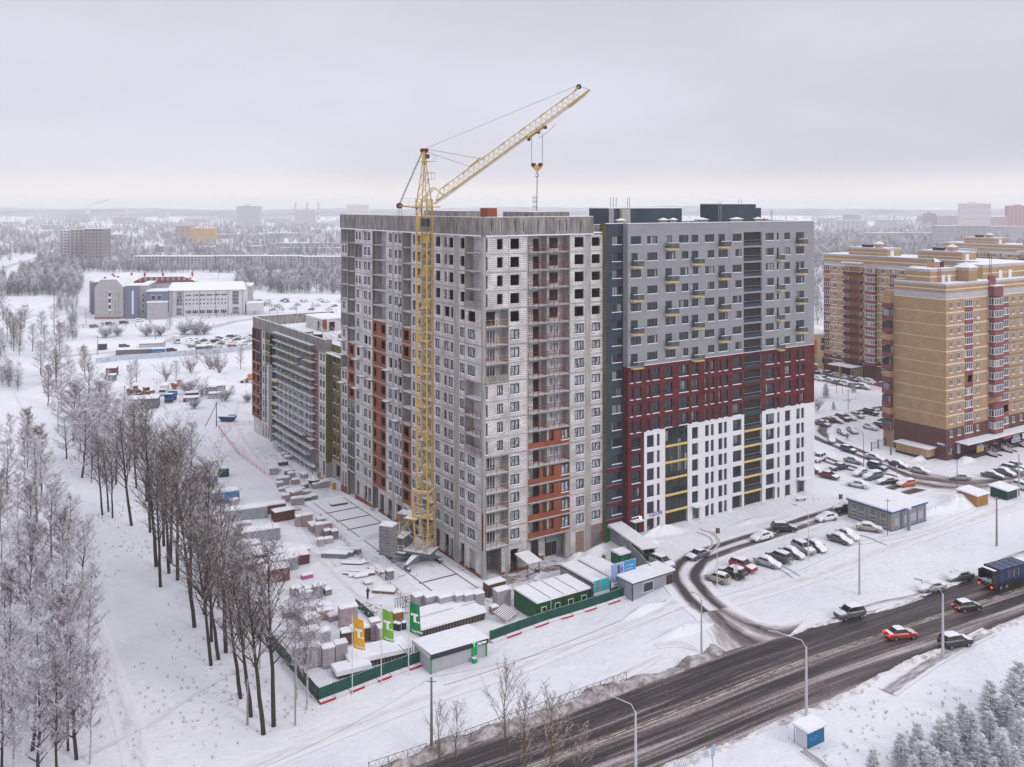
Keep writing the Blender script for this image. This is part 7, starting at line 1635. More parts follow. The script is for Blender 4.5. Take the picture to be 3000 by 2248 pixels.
# covered walkway
def walkway():
    p=TWp(25.9,-.6); T=thing('covered_walkway','covered pedestrian walkway with snowy roof and mesh side along the unfinished tower','walkway',(p[0],p[1],hz(*p)+.1),math.atan2(-.93,.35))
    L=12.5; M=MB()
    for x in np.arange(0,L+.1,L/7): M.box(x-.05,x+.05,-.05,.05,0,2.6,STEEL); M.box(x-.05,x+.05,2.2,2.3,0,2.6,STEEL)
    M.build('post',T); M=MB(); M.box(0,L,-.02,.02,.15,2.2,SFN); M.build('mesh_side',T); M=MB(); M.box(-.5,L+.2,-.4,2.7,2.6,2.7,STEEL); M.box(-.5,L+.2,-.4,2.7,2.7,2.95,SNOWCAP); M.build('roof',T); M=MB(); M.box(L,L+.05,0,2.3,.1,2.0,GF); M.box(L-6,L,2.25,2.3,.1,2.2,GF); M.build('end_panel',T)
walkway()
def porch():
    p=TWp(6.2,-.3); T=thing('site_porch','small wooden entrance shelter with snowy roof at the foot of the unfinished tower','shelter',(p[0],p[1],hz(*p)),ROT-math.pi/2)
    M=MB()
    for x in (.2,3.6):
        for y in (0,2.2): M.box(x-.06,x+.06,y-.06,y+.06,0,3.0 if x<1 else 2.7,WOOD)
    M.box(.2,3.6,2.15,2.2,.6,.75,WOOD)
    for i in range(8): M.box(2.6+i*.13,2.68+i*.13,2.1,2.2,.2,1.2,WOOD)
    M.build('frame',T); M=MB(); M.poly([(0,-.3,3.15),(3.9,-.3,2.75),(3.9,2.5,2.75),(0,2.5,3.15)],WOOD); M.poly([(0,-.3,3.35),(3.9,-.3,2.95),(3.9,2.5,2.95),(0,2.5,3.35)],SNOWCAP); M.quad((0,2.5,3.15),(3.9,2.5,2.75),(3.9,2.5,2.95),(0,2.5,3.35),SNOWCAP); M.quad((3.9,-.3,2.75),(3.9,2.5,2.75),(3.9,2.5,2.95),(3.9,-.3,2.95),SNOWCAP); M.build('roof',T)
porch()
# ---- stock on the site: stacks of wrapped blocks, bricks, timber, slabs
WRAP=brickmat('wrapped_blocks',(.50,.47,.49),(.42,.39,.42),(.28,.26,.28),.6,.25,.02,noise=.25); PINKW=mat('pink_wrap',(.46,.39,.41),.6,(.34,.24,.27),1.5,6); RBP=brickmat('stacked_bricks',(.31,.13,.10),(.36,.27,.25),(.50,.46,.46),.5,.25,.05,noise=.3); GREYS=brickmat('grey_slabs',(.26,.27,.29),(.20,.21,.23),(.11,.11,.12),1.4,.28,.04,noise=.2); TIMB=brickmat('sawn_timber',(.20,.125,.07),(.14,.085,.05),(.05,.035,.03),1.2,.14,.03,noise=.3); BRT=brickmat('bright_timber',(.42,.24,.10),(.34,.19,.08),(.12,.07,.04),.5,.16,.03,noise=.3); GNW=mat('green_wrap',(.05,.22,.16),.6); PKW=mat('magenta_wrap',(.42,.10,.22),.6)
def stock(px,L,W,h,rz,m,label,name='block_pallet',cat='pallet stack',snow=.22,group=None,pallet=True,parts=True,lean=0):
    p=G(*px); T=thing(name,label,cat,(p[0],p[1],p[2]-.03),rz,group); M=MB(); z0=.14 if pallet else 0; r=random.Random(hash(px)&0xffff)
    M.box(-L/2,L/2,-W/2,W/2,z0,h,m); M.build('stack',T)
    if pallet:
        M=MB()
        for y in (-W/2,0-.05,W/2-.1): M.box(-L/2,L/2,y,y+.1,0,.13,WOOD)
        M.build('pallet_base',T)
    M=MB(); e=.05; n=5; a=lambda i,j:(-L/2-e+(L+2*e)*i/n,-W/2-e+(W+2*e)*j/n)
    g={}
    for i in range(n+1):
        for j in range(n+1): x,y=a(i,j); ed=(i in(0,n))+(j in(0,n)); g[i,j]=(x,y,h+snow*(1 if ed==0 else .55 if ed==1 else .35)+r.uniform(-.02,.03))
    for i in range(n):
        for j in range(n): M.quad(g[i,j],g[i+1,j],g[i+1,j+1],g[i,j+1],SNOWCAP)
    for k in range(n):
        for (p0,p1) in (((k,0),(k+1,0)),((k,n),(k+1,n)),((0,k),(0,k+1)),((n,k),(n,k+1))): A0,A1=g[p0],g[p1]; M.quad((A0[0],A0[1],h-.03),(A1[0],A1[1],h-.03),A1,A0,SNOWCAP)
    o=M.build('snow_cap',T); [setattr(f,'use_smooth',True) for f in o.data.polygons]
    return T
Sx=lambda x,y:(860+x*.2413,1680+y*.2413)   # crop near the flags
Sy=lambda x,y:(820+x*.2291,1380+y*.2291)   # crop over the storage yard
k90=RC+math.pi/2
GPL='pallets of white blocks'
for i,(x,y,L,W,h,m,l) in enumerate(((240,1120,1.6,1.3,2.9,WRAP,'tall wrapped block stack, first of three standing by the fence corner'),(415,1125,1.6,1.3,2.7,WRAP,'tall wrapped block stack, middle of three by the fence corner'),(570,1090,1.6,1.3,2.9,WRAP,'tall wrapped block stack, last of three by the fence corner'),
 (660,640,2.6,1.5,3.0,PINKW,'broad tall wrapped stack behind the orange flag'),(985,800,1.4,1.3,2.8,PINKW,'tall wrapped stack behind the lime flag'),(1080,860,1.4,1.3,2.6,PINKW,'wrapped stack nearest below the lime flag'),
 (120,560,2.4,1.5,2.2,PINKW,'wide wrapped stack seen through the birch crown'),(190,880,2.6,1.5,2.4,WRAP,'wide wrapped stack beneath the birch twigs'),(340,880,2.2,1.4,2.2,WRAP,'wrapped stack next to the tarpaulin heap'),(80,1090,1.6,1.3,2.4,WRAP,'wrapped stack half hidden behind the birch trunk'),(290,290,1.3,1.3,2.0,GREYS,'grey wrapped stack behind the birch top'),(170,290,1.3,1.2,1.6,GREYS,'small grey stack beside the maroon one'),(80,265,1.3,1.2,1.4,RBP,'maroon wrapped stack at the yard edge'),
 (220,590,1.4,1.2,1.2,RBP,'pinkish brick pallet under the birch twigs'),(350,550,1.6,1.2,1.4,RBP,'brick pallet beside the broad tall stack'),(350,440,1.3,1.0,.9,RBP,'small brick pallet with thick snow'))):
    stock(Sx(x,y),L,W,h,RC-.15,m,l,group=GPL)
# row of tall pale stacks behind the shed roofs
W4=lambda x,y:(750+x*.3618,1300+y*.3618)
for x,y,L,W,h,l in ((1795,1325,1.5,1.6,2.4,'pale block stack at the end of the long row'),(1712,1335,1.5,1.6,2.4,'second pale block stack from the end of the long row'),(1635,1340,1.3,1.6,2.4,'third pale block stack from the end of the long row'),(1530,1345,2.4,1.6,2.3,'wide pale block stack inside the long row'),(1420,1340,2.4,1.6,2.3,'wide pale block stack starting the long row'),(1315,1335,1.8,1.6,2.2,'pinkish block stack before the long row'),(1990,1310,2.4,1.5,2.6,'single pale block stack beside the green cabins')): stock(W4(x,y),L,W,h,RC-.05,WRAP,l,group=GPL)
for x,y,l in ((1712,1410,'low wrapped brick pallet, first in front of the pale row'),(1768,1400,'low wrapped brick pallet, second in front of the pale row'),(1818,1390,'low wrapped brick pallet, third in front of the pale row'),(1925,1372,'low wrapped brick pallet, nearest the leaning pallets'),(1640,1400,'low snow covered pallet by the shed roof')): stock(W4(x,y),1.1,1.0,1.1,RC,RBP,l,group='low brick pallets')
stock(W4(1930,1225),3.2,1.6,2.2,RC,TIMB,'dark timber stack by the corner of the unfinished tower','timber_stack','timber')
stock(W4(865,1590),3.4,1.6,2.0,RC-.2,TIMB,'timber stack under thick snow behind the orange flag','timber_stack','timber',snow=.45)
stock(W4(745,1610),2.0,1.6,1.8,RC-.2,TIMB,'splintery timber heap beside the snow covered timber stack','timber_stack','timber',snow=.2)
stock(W4(1145,1435),1.5,1.2,1.5,RC-.1,BRT,'bright sawn timber stack below the lattice panel','timber_stack','timber')
stock(W4(1045,1195),3.6,2.2,.5,RC-.75,WOOD,'flat wooden crate lid with snow near the standing person','wooden_box','box',snow=.25,pallet=False)
stock(W4(1080,1095),1.1,1.1,1.5,RC,GREYS,'single grey slab pallet by the crane rail','block_pallet','pallet stack')
# red and grey pallets beside the crane track
for i,(x,y,L,W,h,m,l) in enumerate(((260,700,1.8,1.3,2.0,RBP,'brick pallet pile at the far corner of the red group'),(345,700,1.9,1.5,2.3,RBP,'largest brick pallet pile of the red group'),(410,760,1.3,1.2,1.5,RBP,'brick pallet in the middle of the red group'),(440,785,1.2,1.2,1.4,RBP,'brick pallet next to the double one in the red group'),(503,835,1.4,1.3,2.4,RBP,'double height brick pallet of the red group'),(520,690,1.5,1.3,1.3,WRAP,'pale pallet behind the red group'),(600,740,1.6,1.3,1.2,RBP,'brick pallet nearest the crane rail'),(605,855,1.2,1.2,1.5,GREYS,'grey paving pallet beside the red group'),(697,865,1.2,1.2,1.6,GREYS,'grey paving pallet closest to the crane rail'),(520,955,1.1,1.1,1.3,WRAP,'white wrapped pallet in front of the red group'),(620,915,1.5,1.0,.9,WRAP,'low white pallet in front of the red group'))): stock(Sy(x,y),L,W,h,RC-.1,m,l,group='pallets beside the crane track')
for i,(x,y,L,W,h,m,l) in enumerate(((40,170,2.6,1.6,1.6,WRAP,'white wrapped stack at the far end of the yard'),(0,210,1.4,1.2,1.2,PINKW,'pinkish pallet at the far end of the yard'),(200,165,1.6,1.3,1.1,RBP,'small brick pallet by the concrete bucket'),(70,390,1.5,1.5,1.5,PINKW,'pinkish stack beside the longest white one'),(180,330,3.2,2.6,1.5,WRAP,'widest snow covered stack of the far yard'),(225,430,2.6,1.3,1.5,WRAP,'plastic wrapped stack before the widest one'),(345,410,1.6,1.2,1.3,GNW,'green wrapped pallet in the far yard'),(430,385,1.6,1.3,1.3,WRAP,'white pallet next to the green wrapped one'),(265,260,1.6,1.2,.8,WRAP,'low pallet behind the green wrapped one'),(330,300,2.0,1.2,.8,WRAP,'low long pallet behind the green wrapped one'),(750,465,3.4,1.4,1.0,mat('rusty_box',(.10,.06,.05),.8),'dark open crate with snow by the crane track'))): stock(Sy(x,y),L,W,h,RC-.1,m,l,group='stacks of the far yard')
for i,(x,y,l) in enumerate(((700,1110,'first long grey wall panel lying beside the rail'),(775,1085,'second long grey wall panel lying beside the rail'),(870,1050,'third long grey wall panel lying beside the rail'))): stock(Sy(x,y),1.0,4.6,.9,RC-.0+.9,GREYS,l,'wall_panel','panel',snow=.15,pallet=False,group='long grey panels')
for x,y,l,a in ((925,1185,'snow covered concrete slab with dark ends',.9),(1010,1295,'thin rusty beam lying in the snow',.9),(945,1325,'shorter rusty beam lying in the snow',.9),(1240,1275,'half buried dark slab near the rail',.2)): stock(Sy(x,y),.5 if 'beam' in l else 1.2,3.6,.3,RC-.0+a,mat('rusty_steel',(.13,.06,.05),.8),l,'steel_beam','beam',snow=.12,pallet=False)
# more stock under the leaning trees: low sheds and dumpsters
for x,y,L,W,h,rz,m,l in ((225,1180,3.6,2.2,1.7,RC-.1,mat('maroon_box',(.10,.035,.035),.7,snow=.2),'maroon steel skip full of scrap beneath the trees'),(345,1370,1.8,.9,.7,RC,PKW,'magenta wrapped bale on the yard edge'),(20,1270,5,2.4,2.2,RC,CGR,'long grey shed seen through the tree crowns'),(40,620,4,2.2,2.0,RC,mat('rusty_cabin',(.10,.04,.03),.7),'rusty cabin seen through bare branches')): stock(Sy(x,y),L,W,h,rz,m,l,'storage_box','container',pallet=False)
for px,L,W,h,m,l in (((660,1470),5.5,2.4,2.4,CBL,'blue container half hidden by the bare trees'),((620,1420),2.4,2.2,2.2,mat('bright_blue',(.02,.12,.42),.6),'small bright blue booth behind the tall trees'),((655,1395),2.2,2,2,GF,'small dark green booth behind the tall trees'),((720,1520),8,2.4,2.3,CGR,'long snow roofed shed between the trees'),((745,1585),9,2.4,2.2,CGR,'second long shed between the trees'),((700,1665),9,2.4,2.2,mat('dull_shed',(.16,.13,.13),.8),'third long brown grey shed between the trees'),((800,1700),5,2.4,2.2,mat('dull_red_shed',(.15,.05,.045),.8),'dull red container between the trees'),((805,1500),4,2.2,1.8,mat('red_shed',(.17,.06,.05),.8),'short red shed at the yard edge'),((850,1640),6,2.2,1.8,CGR,'grey low shed at the yard edge')):
    stock(px,L,W,h,RC-.15,m,l,'storage_shed','shed',snow=.35,pallet=False)
# long low site sheds in front of the pale row
def shed(px,L,W,h,rz,m,label,snow=.3):
    p=G(*px); T=thing('material_shed',label,'shed',(p[0],p[1],p[2]-.05),rz); M=MB(); M.box(0,L,0,W,0,h,m)
    for i in range(int(L/.5)): M.box(i*.5,i*.5+.12,-.05,0,0,h,SEAM)
    for i in range(int(W/.5)): M.box(-.05,0,i*.5,i*.5+.12,0,h,SEAM)
    M.build('wall',T); M=MB(); M.box(-.3,L+.3,-.3,W+.3,h,h+.08,FRAME); M.box(-.28,L+.28,-.28,W+.28,h+.08,h+.08+snow,SNOWCAP); M.build('roof',T)
shed(W4(1345,1575),10.4,2.6,1.15,ROT,mat('dark_planks',(.06,.045,.04),.9),'long low timber shed with thick snow roof behind the pavilion')
shed(W4(1325,1470),9.6,2.2,1.1,ROT,mat('dark_planks',(.06,.045,.04),.9),'narrower snow roofed shed with a toothed edge behind the long one')
shed(W4(940,1500)if False else Sx(700,1180),8.0,3.2,.8,RC-.12,mat('dark_planks',(.06,.045,.04),.9),'rounded snow covered timber shed beside the green fence',snow=.6)
shed(Sx(540,1290),4.2,2.0,.5,RC-.1,mat('dark_planks',(.06,.045,.04),.9),'low snow heaped crate beside the green fence',snow=.6)
rr=random.Random(31); wn=0
ORD=lambda k:{1:'st',2:'nd',3:'rd'}.get(k%10 if k not in(11,12,13) else 0,'th')
for (x0,y0,x1,y1,n,rg) in ((720,1590,900,1700,12,'under the bare crowns in mid yard'),(840,1720,960,1860,12,'among the wrapped stacks by the birches'),(830,1400,960,1500,9,'in the far yard beyond the red group'),(780,1330,880,1400,7,'before the scaffolded wing'),(950,1790,1030,1850,4,'behind the orange flag'),(950,1640,1100,1720,5,'on the open snow left of the crane rail'),(620,1480,760,1600,7,'between the blue container and the sheds')):
    PT_=sorted(((rr.uniform(x0,x1),rr.uniform(y0,y1)) for _ in range(n)),key=lambda q:-q[1])
    for k,(x,y) in enumerate(PT_):
        h=rr.uniform(.5,1.7) if 'open' not in rg else rr.uniform(.2,.5); wn+=1
        mm,mn=rr.choice([(WRAP,'pale wrapped'),(PINKW,'pinkish wrapped'),(WRAP,'pale wrapped'),(GREYS,'grey slab'),(RBP,'red grey brick'),(TIMB,'dark timber')])
        stock((x,y),rr.uniform(1.0,2.4),rr.uniform(.9,1.4),h,RC+rr.uniform(-.3,.2),mm,f"{'higher' if h>1.2 else 'low'} {mn} pallet {rg}, {'nearest one' if k==0 else str(k+1)+ORD(k+1)+' nearest'}",snow=.3,group='pallets '+rg)
# green sided waste skip
p=G(*Sx(970,590)); T=thing('waste_bay','open green sided bay full of snowy scrap wood','bay',(p[0],p[1],p[2]),ROT+math.pi/2+.02); M=MB(); M.box(0,6.2,-.06,.06,0,1.2,GF); 
for i in range(6): M.box(i,i+.12,-.12,-.06,0,1.25,WOOD)
M.build('side_panel',T); M=MB(); r=random.Random(6)
for i in range(60): x,y,z=r.uniform(.3,5.6),r.uniform(-2.6,-.3),r.uniform(.3,.9); a=r.uniform(0,3); M.tube((x,y,z),(x+math.cos(a)*r.uniform(.5,1.8),y+math.sin(a)*r.uniform(.3,1.2),z+r.uniform(-.2,.4)),.08,.08,4,r.choice([WOOD,SNOWCAP,SNOWCAP]))
M.build('scrap_wood',T)
# lattice panel, leaning pallets, barrels, bucket
p=G(*Sx(1230,520)); M=MB(); 
for x in np.arange(0,2.6,.42): M.box(x,x+.05,0,.05,0,2.6,FRAME)
for z in (0.05,1.0,2.55): M.box(0,2.6,-.02,.07,z,z+.06,FRAME)
for x in np.arange(0,2.2,.42): M.tube((x,.02,1.1),(x+.42,.02,2.5),.03,.03,4,FRAME)
tag(M.build('lattice_panel',None,loc=(p[0],p[1],p[2]),rz=ROT-.1),'black lattice steel panel standing above the bright timber','panel')
for x,y,l in ((1275,690,'snow topped drum beside the lime flag'),(1340,675,'dark drum nearest the dark green flag'),(1235,680,'rusty drum half behind the wrapped stack')):
    p=G(*Sx(x,y)); T=thing('drum',l,'drum',(p[0],p[1],p[2]),0,'drums behind the flags'); M=MB(); M.tube((0,0,0),(0,0,1.0),.36,.36,14,mat('drum_dark',(.03,.032,.05),.6),cap=True); M.build('barrel',T); M=MB(); M.tube((0,0,1.0),(0,0,1.12),.36,.30,14,SNOWCAP,cap=True); M.build('snow_cap',T)
p=G(*W4(2020,1420)); T=thing('leaning_pallets','bundle of snowy boards leaning on a pallet before the pale stacks','boards',(p[0],p[1],p[2]),ROT+.5); M=MB()
for i in range(9): M.box(-1.7,1.7,-1.2+i*.27,-1.0+i*.27,.55+i*.09,.65+i*.09,WOOD,SNOWCAP)
for x in (-1.5,0,1.4): M.poly([(x,-1.2,.0),(x+.15,-1.2,.0),(x+.15,1.3,1.2),(x,1.3,1.2)],WOOD)
M.build('board',T); 
p=G(*Sy(435,205)); T=thing('concrete_bucket','dark conical concrete bucket with a snow cap and lifting sling','bucket',(p[0],p[1],p[2]),0); M=MB(); 
for i,(z0,r0,z1,r1) in enumerate(((0,.25,.5,.7),(.5,.7,1.1,1.15),(1.1,1.15,1.75,1.35))): M.tube((0,0,z0),(0,0,z1),r0,r1,20,mat('bucket_black',(.025,.03,.035),.6))
M.build('cone',T); M=MB(); M.tube((0,0,1.75),(0,0,2.0),1.36,1.05,20,SNOWCAP); M.tube((0,0,2.0),(0,0,2.7),1.05,.3,20,SNOWCAP); M.build('snow_cap',T); M=MB()
for a in (0,2.1,4.2): M.tube((1.2*math.cos(a),1.2*math.sin(a),1.8),(0,0,4.6),.045,.045,4,FRAME)
M.box(-.3,.3,-.15,.15,4.3,4.9,PV); M.build('sling',T)
# small slatted pallets and debris
SLT=mat('slat_grey',(.16,.13,.12),.9,snow=.25)
def slats(px,L,W,rz,label,tilt=0):
    p=G(*px); M=MB()
    for i in range(int(L/.3)): M.box(i*.3,i*.3+.16,0,W,.1,.16,SLT,SNOWCAP)
    for y in (0,W/2,W-.08): M.box(0,L,y,y+.08,0,.1,SLT)
    o=M.build('slatted_pallet',None,loc=(p[0],p[1],p[2]+.03)); o.rotation_euler=(tilt,0,rz); tag(o,label,'pallet')
slats(Sy(90,530),3.0,1.8,RC-.1,'wide slatted pallet lying apart in the far yard'); slats((795,1384),2.6,1.8,RC,'slatted pallet lying in the open snow beyond the bucket'); slats(G4,1.5,1.2,0,'x') if False else None
slats((1675,1628),3.2,1.0,RC+.2,'row of snowy slats beside the tower entrance',.5)
for px,l in (((1583,1640),'small wooden crate standing at the tower entrance'),):
    stock(px,.9,.9,1.0,RC,BRT,l,'crate','crate',snow=.06)
r=random.Random(11)
DB3=mat('debris',(.09,.06,.05),.9,snow=.25)
def debris(px,n,sx,sy,label):
    p=G(*px); M=MB()
    for i in range(n):
        x,y=r.gauss(0,sx),r.gauss(0,sy); a=r.uniform(0,3.1); l=r.uniform(.3,1.5); z=hz(p[0]+x,p[1]+y)-p[2]; M.tube((x,y,z+.05),(x+l*math.cos(a),y+l*math.sin(a),z+r.uniform(.05,.3)),.05,.05,4,r.choice([DB3,WOOD,DB3]))
    tag(M.build('debris',None,loc=p),label,'debris',kind='stuff')
for px,n,a,b,l in (((1490,1705),45,2.5,2,'scattered planks at the tower corner'),((1600,1665),40,4,1.5,'boards and rubble before the tower entrance'),((1060,1500),40,6,2.2,'twigs and rubble along the foot of the left facade'),((870,1345),60,9,4,'rubble in front of the scaffolded wing'),((680,1290),40,10,6,'rubble on the open ground beyond the wing'),((1390,1765),12,3,1,'bits of wood in the snow'),((1160,1660),25,6,4,'scraps of wood near the crane'),((560,1165),60,16,9,'scrap in the machine yard'),((1000,1400),30,5,2,'cuttings near the brick plinth')): debris(px,n,a,b,l)
# muddy patch before the entrance
def patch(px,rx,ry,label,m,seed,name='mud_patch'):
    p=G(*px); rr=random.Random(seed); M=MB(); n=22; pts=[]
    for i in range(n): t=2*math.pi*i/n; k=.7+.5*rr.random(); x,y=rx*k*math.cos(t),ry*k*math.sin(t); x,y=x*UX-y*UY,x*UY+y*UX; pts.append((x,y,hz(p[0]+x,p[1]+y)-p[2]+.035))
    M.poly(pts,m); tag(M.build(name,None,loc=p),label,kind='structure')
MUD=mat('trodden_mud',(.16,.12,.10),.8,(.55,.53,.55),.8,8,lo=.4,hi=.7)
patch((1610,1672),5,1.6,'mud before the entrance',MUD,1); patch((1480,1700),3,1.5,'mud under the corner balcony',MUD,2); patch((2030,1712),4,3,'slush at the gate',MUD,3); patch((2350,1585),3,.7,'brown slush by the black estate',MUD,6); patch((2640,1905),3.2,1.6,'dirty heap by the lay-by',MUD,8)
# orange safety fence and rail of the pit
def safety(pts,label,h=1.0,col=(.75,.33,.30)):
    m=mat('safety_mesh',col,.8,(.82,.60,.60),2); W_=[G(*p) for p in pts]; T=thing('safety_fence',label,'fence',W_[0]); O=np.array(W_[0]); M=MB(); Q=MB()
    for a,b in zip(W_,W_[1:]):
        a=np.array(a)-O;b=np.array(b)-O; n=max(1,int(np.linalg.norm(b-a)/2.5))
        for i in range(n):
            p=a+(b-a)*i/n;q=a+(b-a)*(i+1)/n; 
            for z in np.arange(.15,h,.14): M.tube((p[0],p[1],p[2]+z),(q[0],q[1],q[2]+z-.05),.014,.014,3,m)
            for t in np.arange(0,1,.12): s=p+(q-p)*t; M.tube((s[0],s[1],s[2]+.15),(s[0],s[1],s[2]+h),.012,.012,3,m)
            Q.tube(tuple(p),(p[0],p[1],p[2]+h+.15),.04,.04,4,WOOD)
    M.build('mesh',T); Q.build('post',T)
safety([(640,1255),(665,1290),(700,1335),(740,1362),(775,1390),(790,1400)],'faded orange mesh fence curving before the scaffolded wing')
safety([(640,1255),(700,1247),(762,1240)],'faded orange mesh fence reaching towards the wing corner')
def handrail(pts,label,m,h=1.0,fill=True):
    W_=[G(*p) for p in pts]; T=thing('guard_rail',label,'rail',W_[0]); O=np.array(W_[0]); M=MB()
    for a,b in zip(W_,W_[1:]):
        a=np.array(a)-O;b=np.array(b)-O; L=np.linalg.norm(b-a); n=max(1,int(L/2))
        for z in (h,.2): M.tube((a[0],a[1],a[2]+z),(b[0],b[1],b[2]+z),.05,.05,4,m)
        for i in range(n+1): p=a+(b-a)*i/n; M.tube(tuple(p),(p[0],p[1],p[2]+h),.05,.05,4,m)
        if fill:
            for i in range(int(L/.5)): p=a+(b-a)*i*.5/L; q=a+(b-a)*min(1,(i+1)*.5/L); M.tube((p[0],p[1],p[2]+(.2 if i%2 else h)),(q[0],q[1],q[2]+(h if i%2 else .2)),.025,.025,3,m)
    M.build('rail_frame',T)
handrail([(1440,1725),(1500,1712),(1552,1700)],'rusty red lattice handrail before the tower corner',mat('rust_rail',(.33,.10,.06),.7,snow=.2),.9)
handrail([(938,1515),(1010,1590),(1060,1640),(1130,1702),(1190,1765),(1245,1795)],'thin rusty rope rail running along the crane track',mat('rust_rope',(.20,.13,.11),.7,snow=.2),.8,False)
RLG=mat('railing_grey',(.10,.12,.14),.5,snow=.1)
handrail([(1080,2262),(1250,2205)],'grey pedestrian railing by the road, shorter piece at the bottom edge',RLG,1.05)
handrail([(1275,2198),(1430,2142),(1640,2065),(1835,1992)],'long grey pedestrian railing by the road beside the young trees',RLG,1.05)
handrail([(1975,2262),(2068,2218)],'short snow topped railing on the near side of the road',mat('railing_snowy',(.45,.47,.5),.5,snow=.3),1.05)
# ================= posts, lamps, signs, wires =================
def lamp(px,top,label,arm=(1,.2),col=(.42,.42,.44),r=.11,head=True,group='street lamps',al=2.0,conc=True,mast=0):
    p=G(*px); h=(px[1]-top)/FP*p[1]; m=mat('lamp_%d'%int(col[0]*100),col,.6); T=thing('street_lamp' if head else 'utility_pole',label,'lamp' if head else 'pole',p,0,group if head else 'bare poles'); M=MB(); M.tube((0,0,-.2),(0,0,h),r*1.3,r*.75,8,m,cap=True); M.build('pole',T)
    if head:
        n=math.hypot(*arm); ax,ay=arm[0]/n*al,arm[1]/n*al; M=MB(); M.path([(0,0,h-.2),(ax*.15,ay*.15,h+.7),(ax,ay,h+1.4)],.05,5,m); M.build('arm',T); M=MB(); M.tube((ax*.95,ay*.95,h+1.38),(ax*1.35,ay*1.35,h+1.5),.12,.08,6,mat('lamp_head',(.35,.37,.40),.4),cap=True); M.build('lamp_head',T)
    else: M=MB(); M.box(-.5,.5,-.04,.04,h-.5,h-.42,m); M.build('crossarm',T)
    return (p[0],p[1],p[2]+h)
LT={}
LT['a']=lamp((2055,1912),1760,'tall grey pole with a small arm where the access lane joins the road',(-1,-.5),al=1.4)
LT['b']=lamp((2362,2100),1895,'tall grey street lamp on the near side of the road by the bus stop',(-1.0,.2),(.50,.50,.52),.15,al=3.2)
LT['c']=lamp((1862,2270),2085,'tall street lamp with a bent arm at the bottom edge of the road',(-1,.3),(.50,.50,.52),.15,al=3.0)
LT['d']=lamp((2762,1925),1740,'tall street lamp beside the black off-roader',(-1,.4),(.52,.52,.54),.15,al=2.6)
LT['e']=lamp((2518,1742),1586,'bare pale pole in the snowfield above the grey estate',(1,0),(.45,.45,.48),.14,head=False)
LT['f']=lamp((2920,1600),1455,'brownish bare pole in the snowfield near the wooden shed',(1,0),(.25,.22,.20),.14,head=False)
LT['g']=lamp((1264,2205),1985,'brown bare pole in front of the sales pavilion corner',(1,0),(.20,.18,.17),.15,head=False)
LT['h']=lamp((2101,1724),1586,'slim pale lamp post before the tan hatchback',(-1,.3),(.50,.50,.53),.07,al=1.8)
LT['i']=lamp((2368,1642),1508,'slim pale lamp post in the row of parked cars',(-1,.3),(.50,.50,.53),.07,al=2)
LT['j']=lamp((2600,1568),1460,'slim dark lamp post in front of the transformer house',(-1,0),(.12,.12,.14),.06,head=False)
LT['k']=lamp((2530,1372),1275,'slim dark lamp post in the brick block car park',(-1,0),(.12,.12,.14),.07,al=1.6)
LT['l']=lamp((2804,1446),1350,'slim dark lamp post before the brick block corner',(-1,.2),(.12,.12,.14),.07,al=1.3)
LT['m']=lamp((2985,1452),1332,'pale lamp post at the picture edge beside the green shed',(-1,.3),(.40,.38,.36),.14,al=2.4)
LT['n']=lamp((2610,1333),1235,'brownish pole with transformer box beside the blind brick wall',(1,0),(.20,.18,.17),.16,head=False)
LT['o']=lamp((2485,1200),1140,'slim pole in the playground of the far yard',(1,0),(.16,.15,.15),.08,head=False)
LT['p']=lamp((634,1250),1178,'dark wooden pole with a leaning brace on the open ground',(1,0),(.12,.075,.06),.13,head=False)
LT['q']=lamp((159,1252-270),870,'slim mast by the clearing beyond the trees',(1,0),(.40,.40,.45),.2,head=False)
LT['r']=lamp((788,823),762,'bare mast in the far wood before the panel blocks',(1,0),(.25,.18,.17),.25,head=False)
LT['s']=lamp((725,2125),1990,'pale broken pole stub among the leaning trunks',(1,0),(.32,.28,.26),.11,head=False)
LT['t']=lamp((865,2125),1850,'thin pale pole beside the birch',(1,0),(.30,.26,.25),.09,head=False)
LT['u']=lamp((268,1415),1325,'bare pole standing left of the fallen grey trunk',(1,0),(.26,.22,.21),.10,head=False)
for k,(x,y,t,l) in enumerate(((286,1040,985,'slim pole by the green container in the yard'),(575,1047,1000,'slim pole beside the far lot lamp'),(365,1200,1130,'slim pole by the grey shed of the machine yard'),(455,1020,960,'pole near the metal shed'),(252,955,905,'pole by the school fence corner'),(370,955,905,'pole before the school wall'),(1043,830,760,'pole beyond the low wing'),(985,955,905,'pole beyond the low wing roof'),(640,850,800,'pole before the sports hall'))): lamp((x,y),t,l,head=False,col=(.22,.19,.19),r=.13)
p=G(634,1250); M=MB(); M.tube((-3.2,.2,0),(0,0,LT['p'][2]-p[2]-.6),.12,.09,6,mat('lamp_12',(.12,.075,.06),.6)); tag(M.build('pole_brace',None,loc=p),'leaning wooden brace of the dark pole','brace')
def wire(a,b,label,sag=1.0,r=.018,dz=0):
    M=MB(); pts=[]; 
    for i in range(13): t=i/12; pts.append((a[0]+(b[0]-a[0])*t,a[1]+(b[1]-a[1])*t,a[2]+(b[2]-a[2])*t-4*sag*t*(1-t)+dz))
    M.path(pts,r,3,mat('wire_dark',(.10,.09,.10),.7)); tag(M.build('wire'),label,'wire','overhead wires')
far=lambda px,py,Y:((px-1500)/FP*Y,Y,EYE-(py-600)/FP*Y)
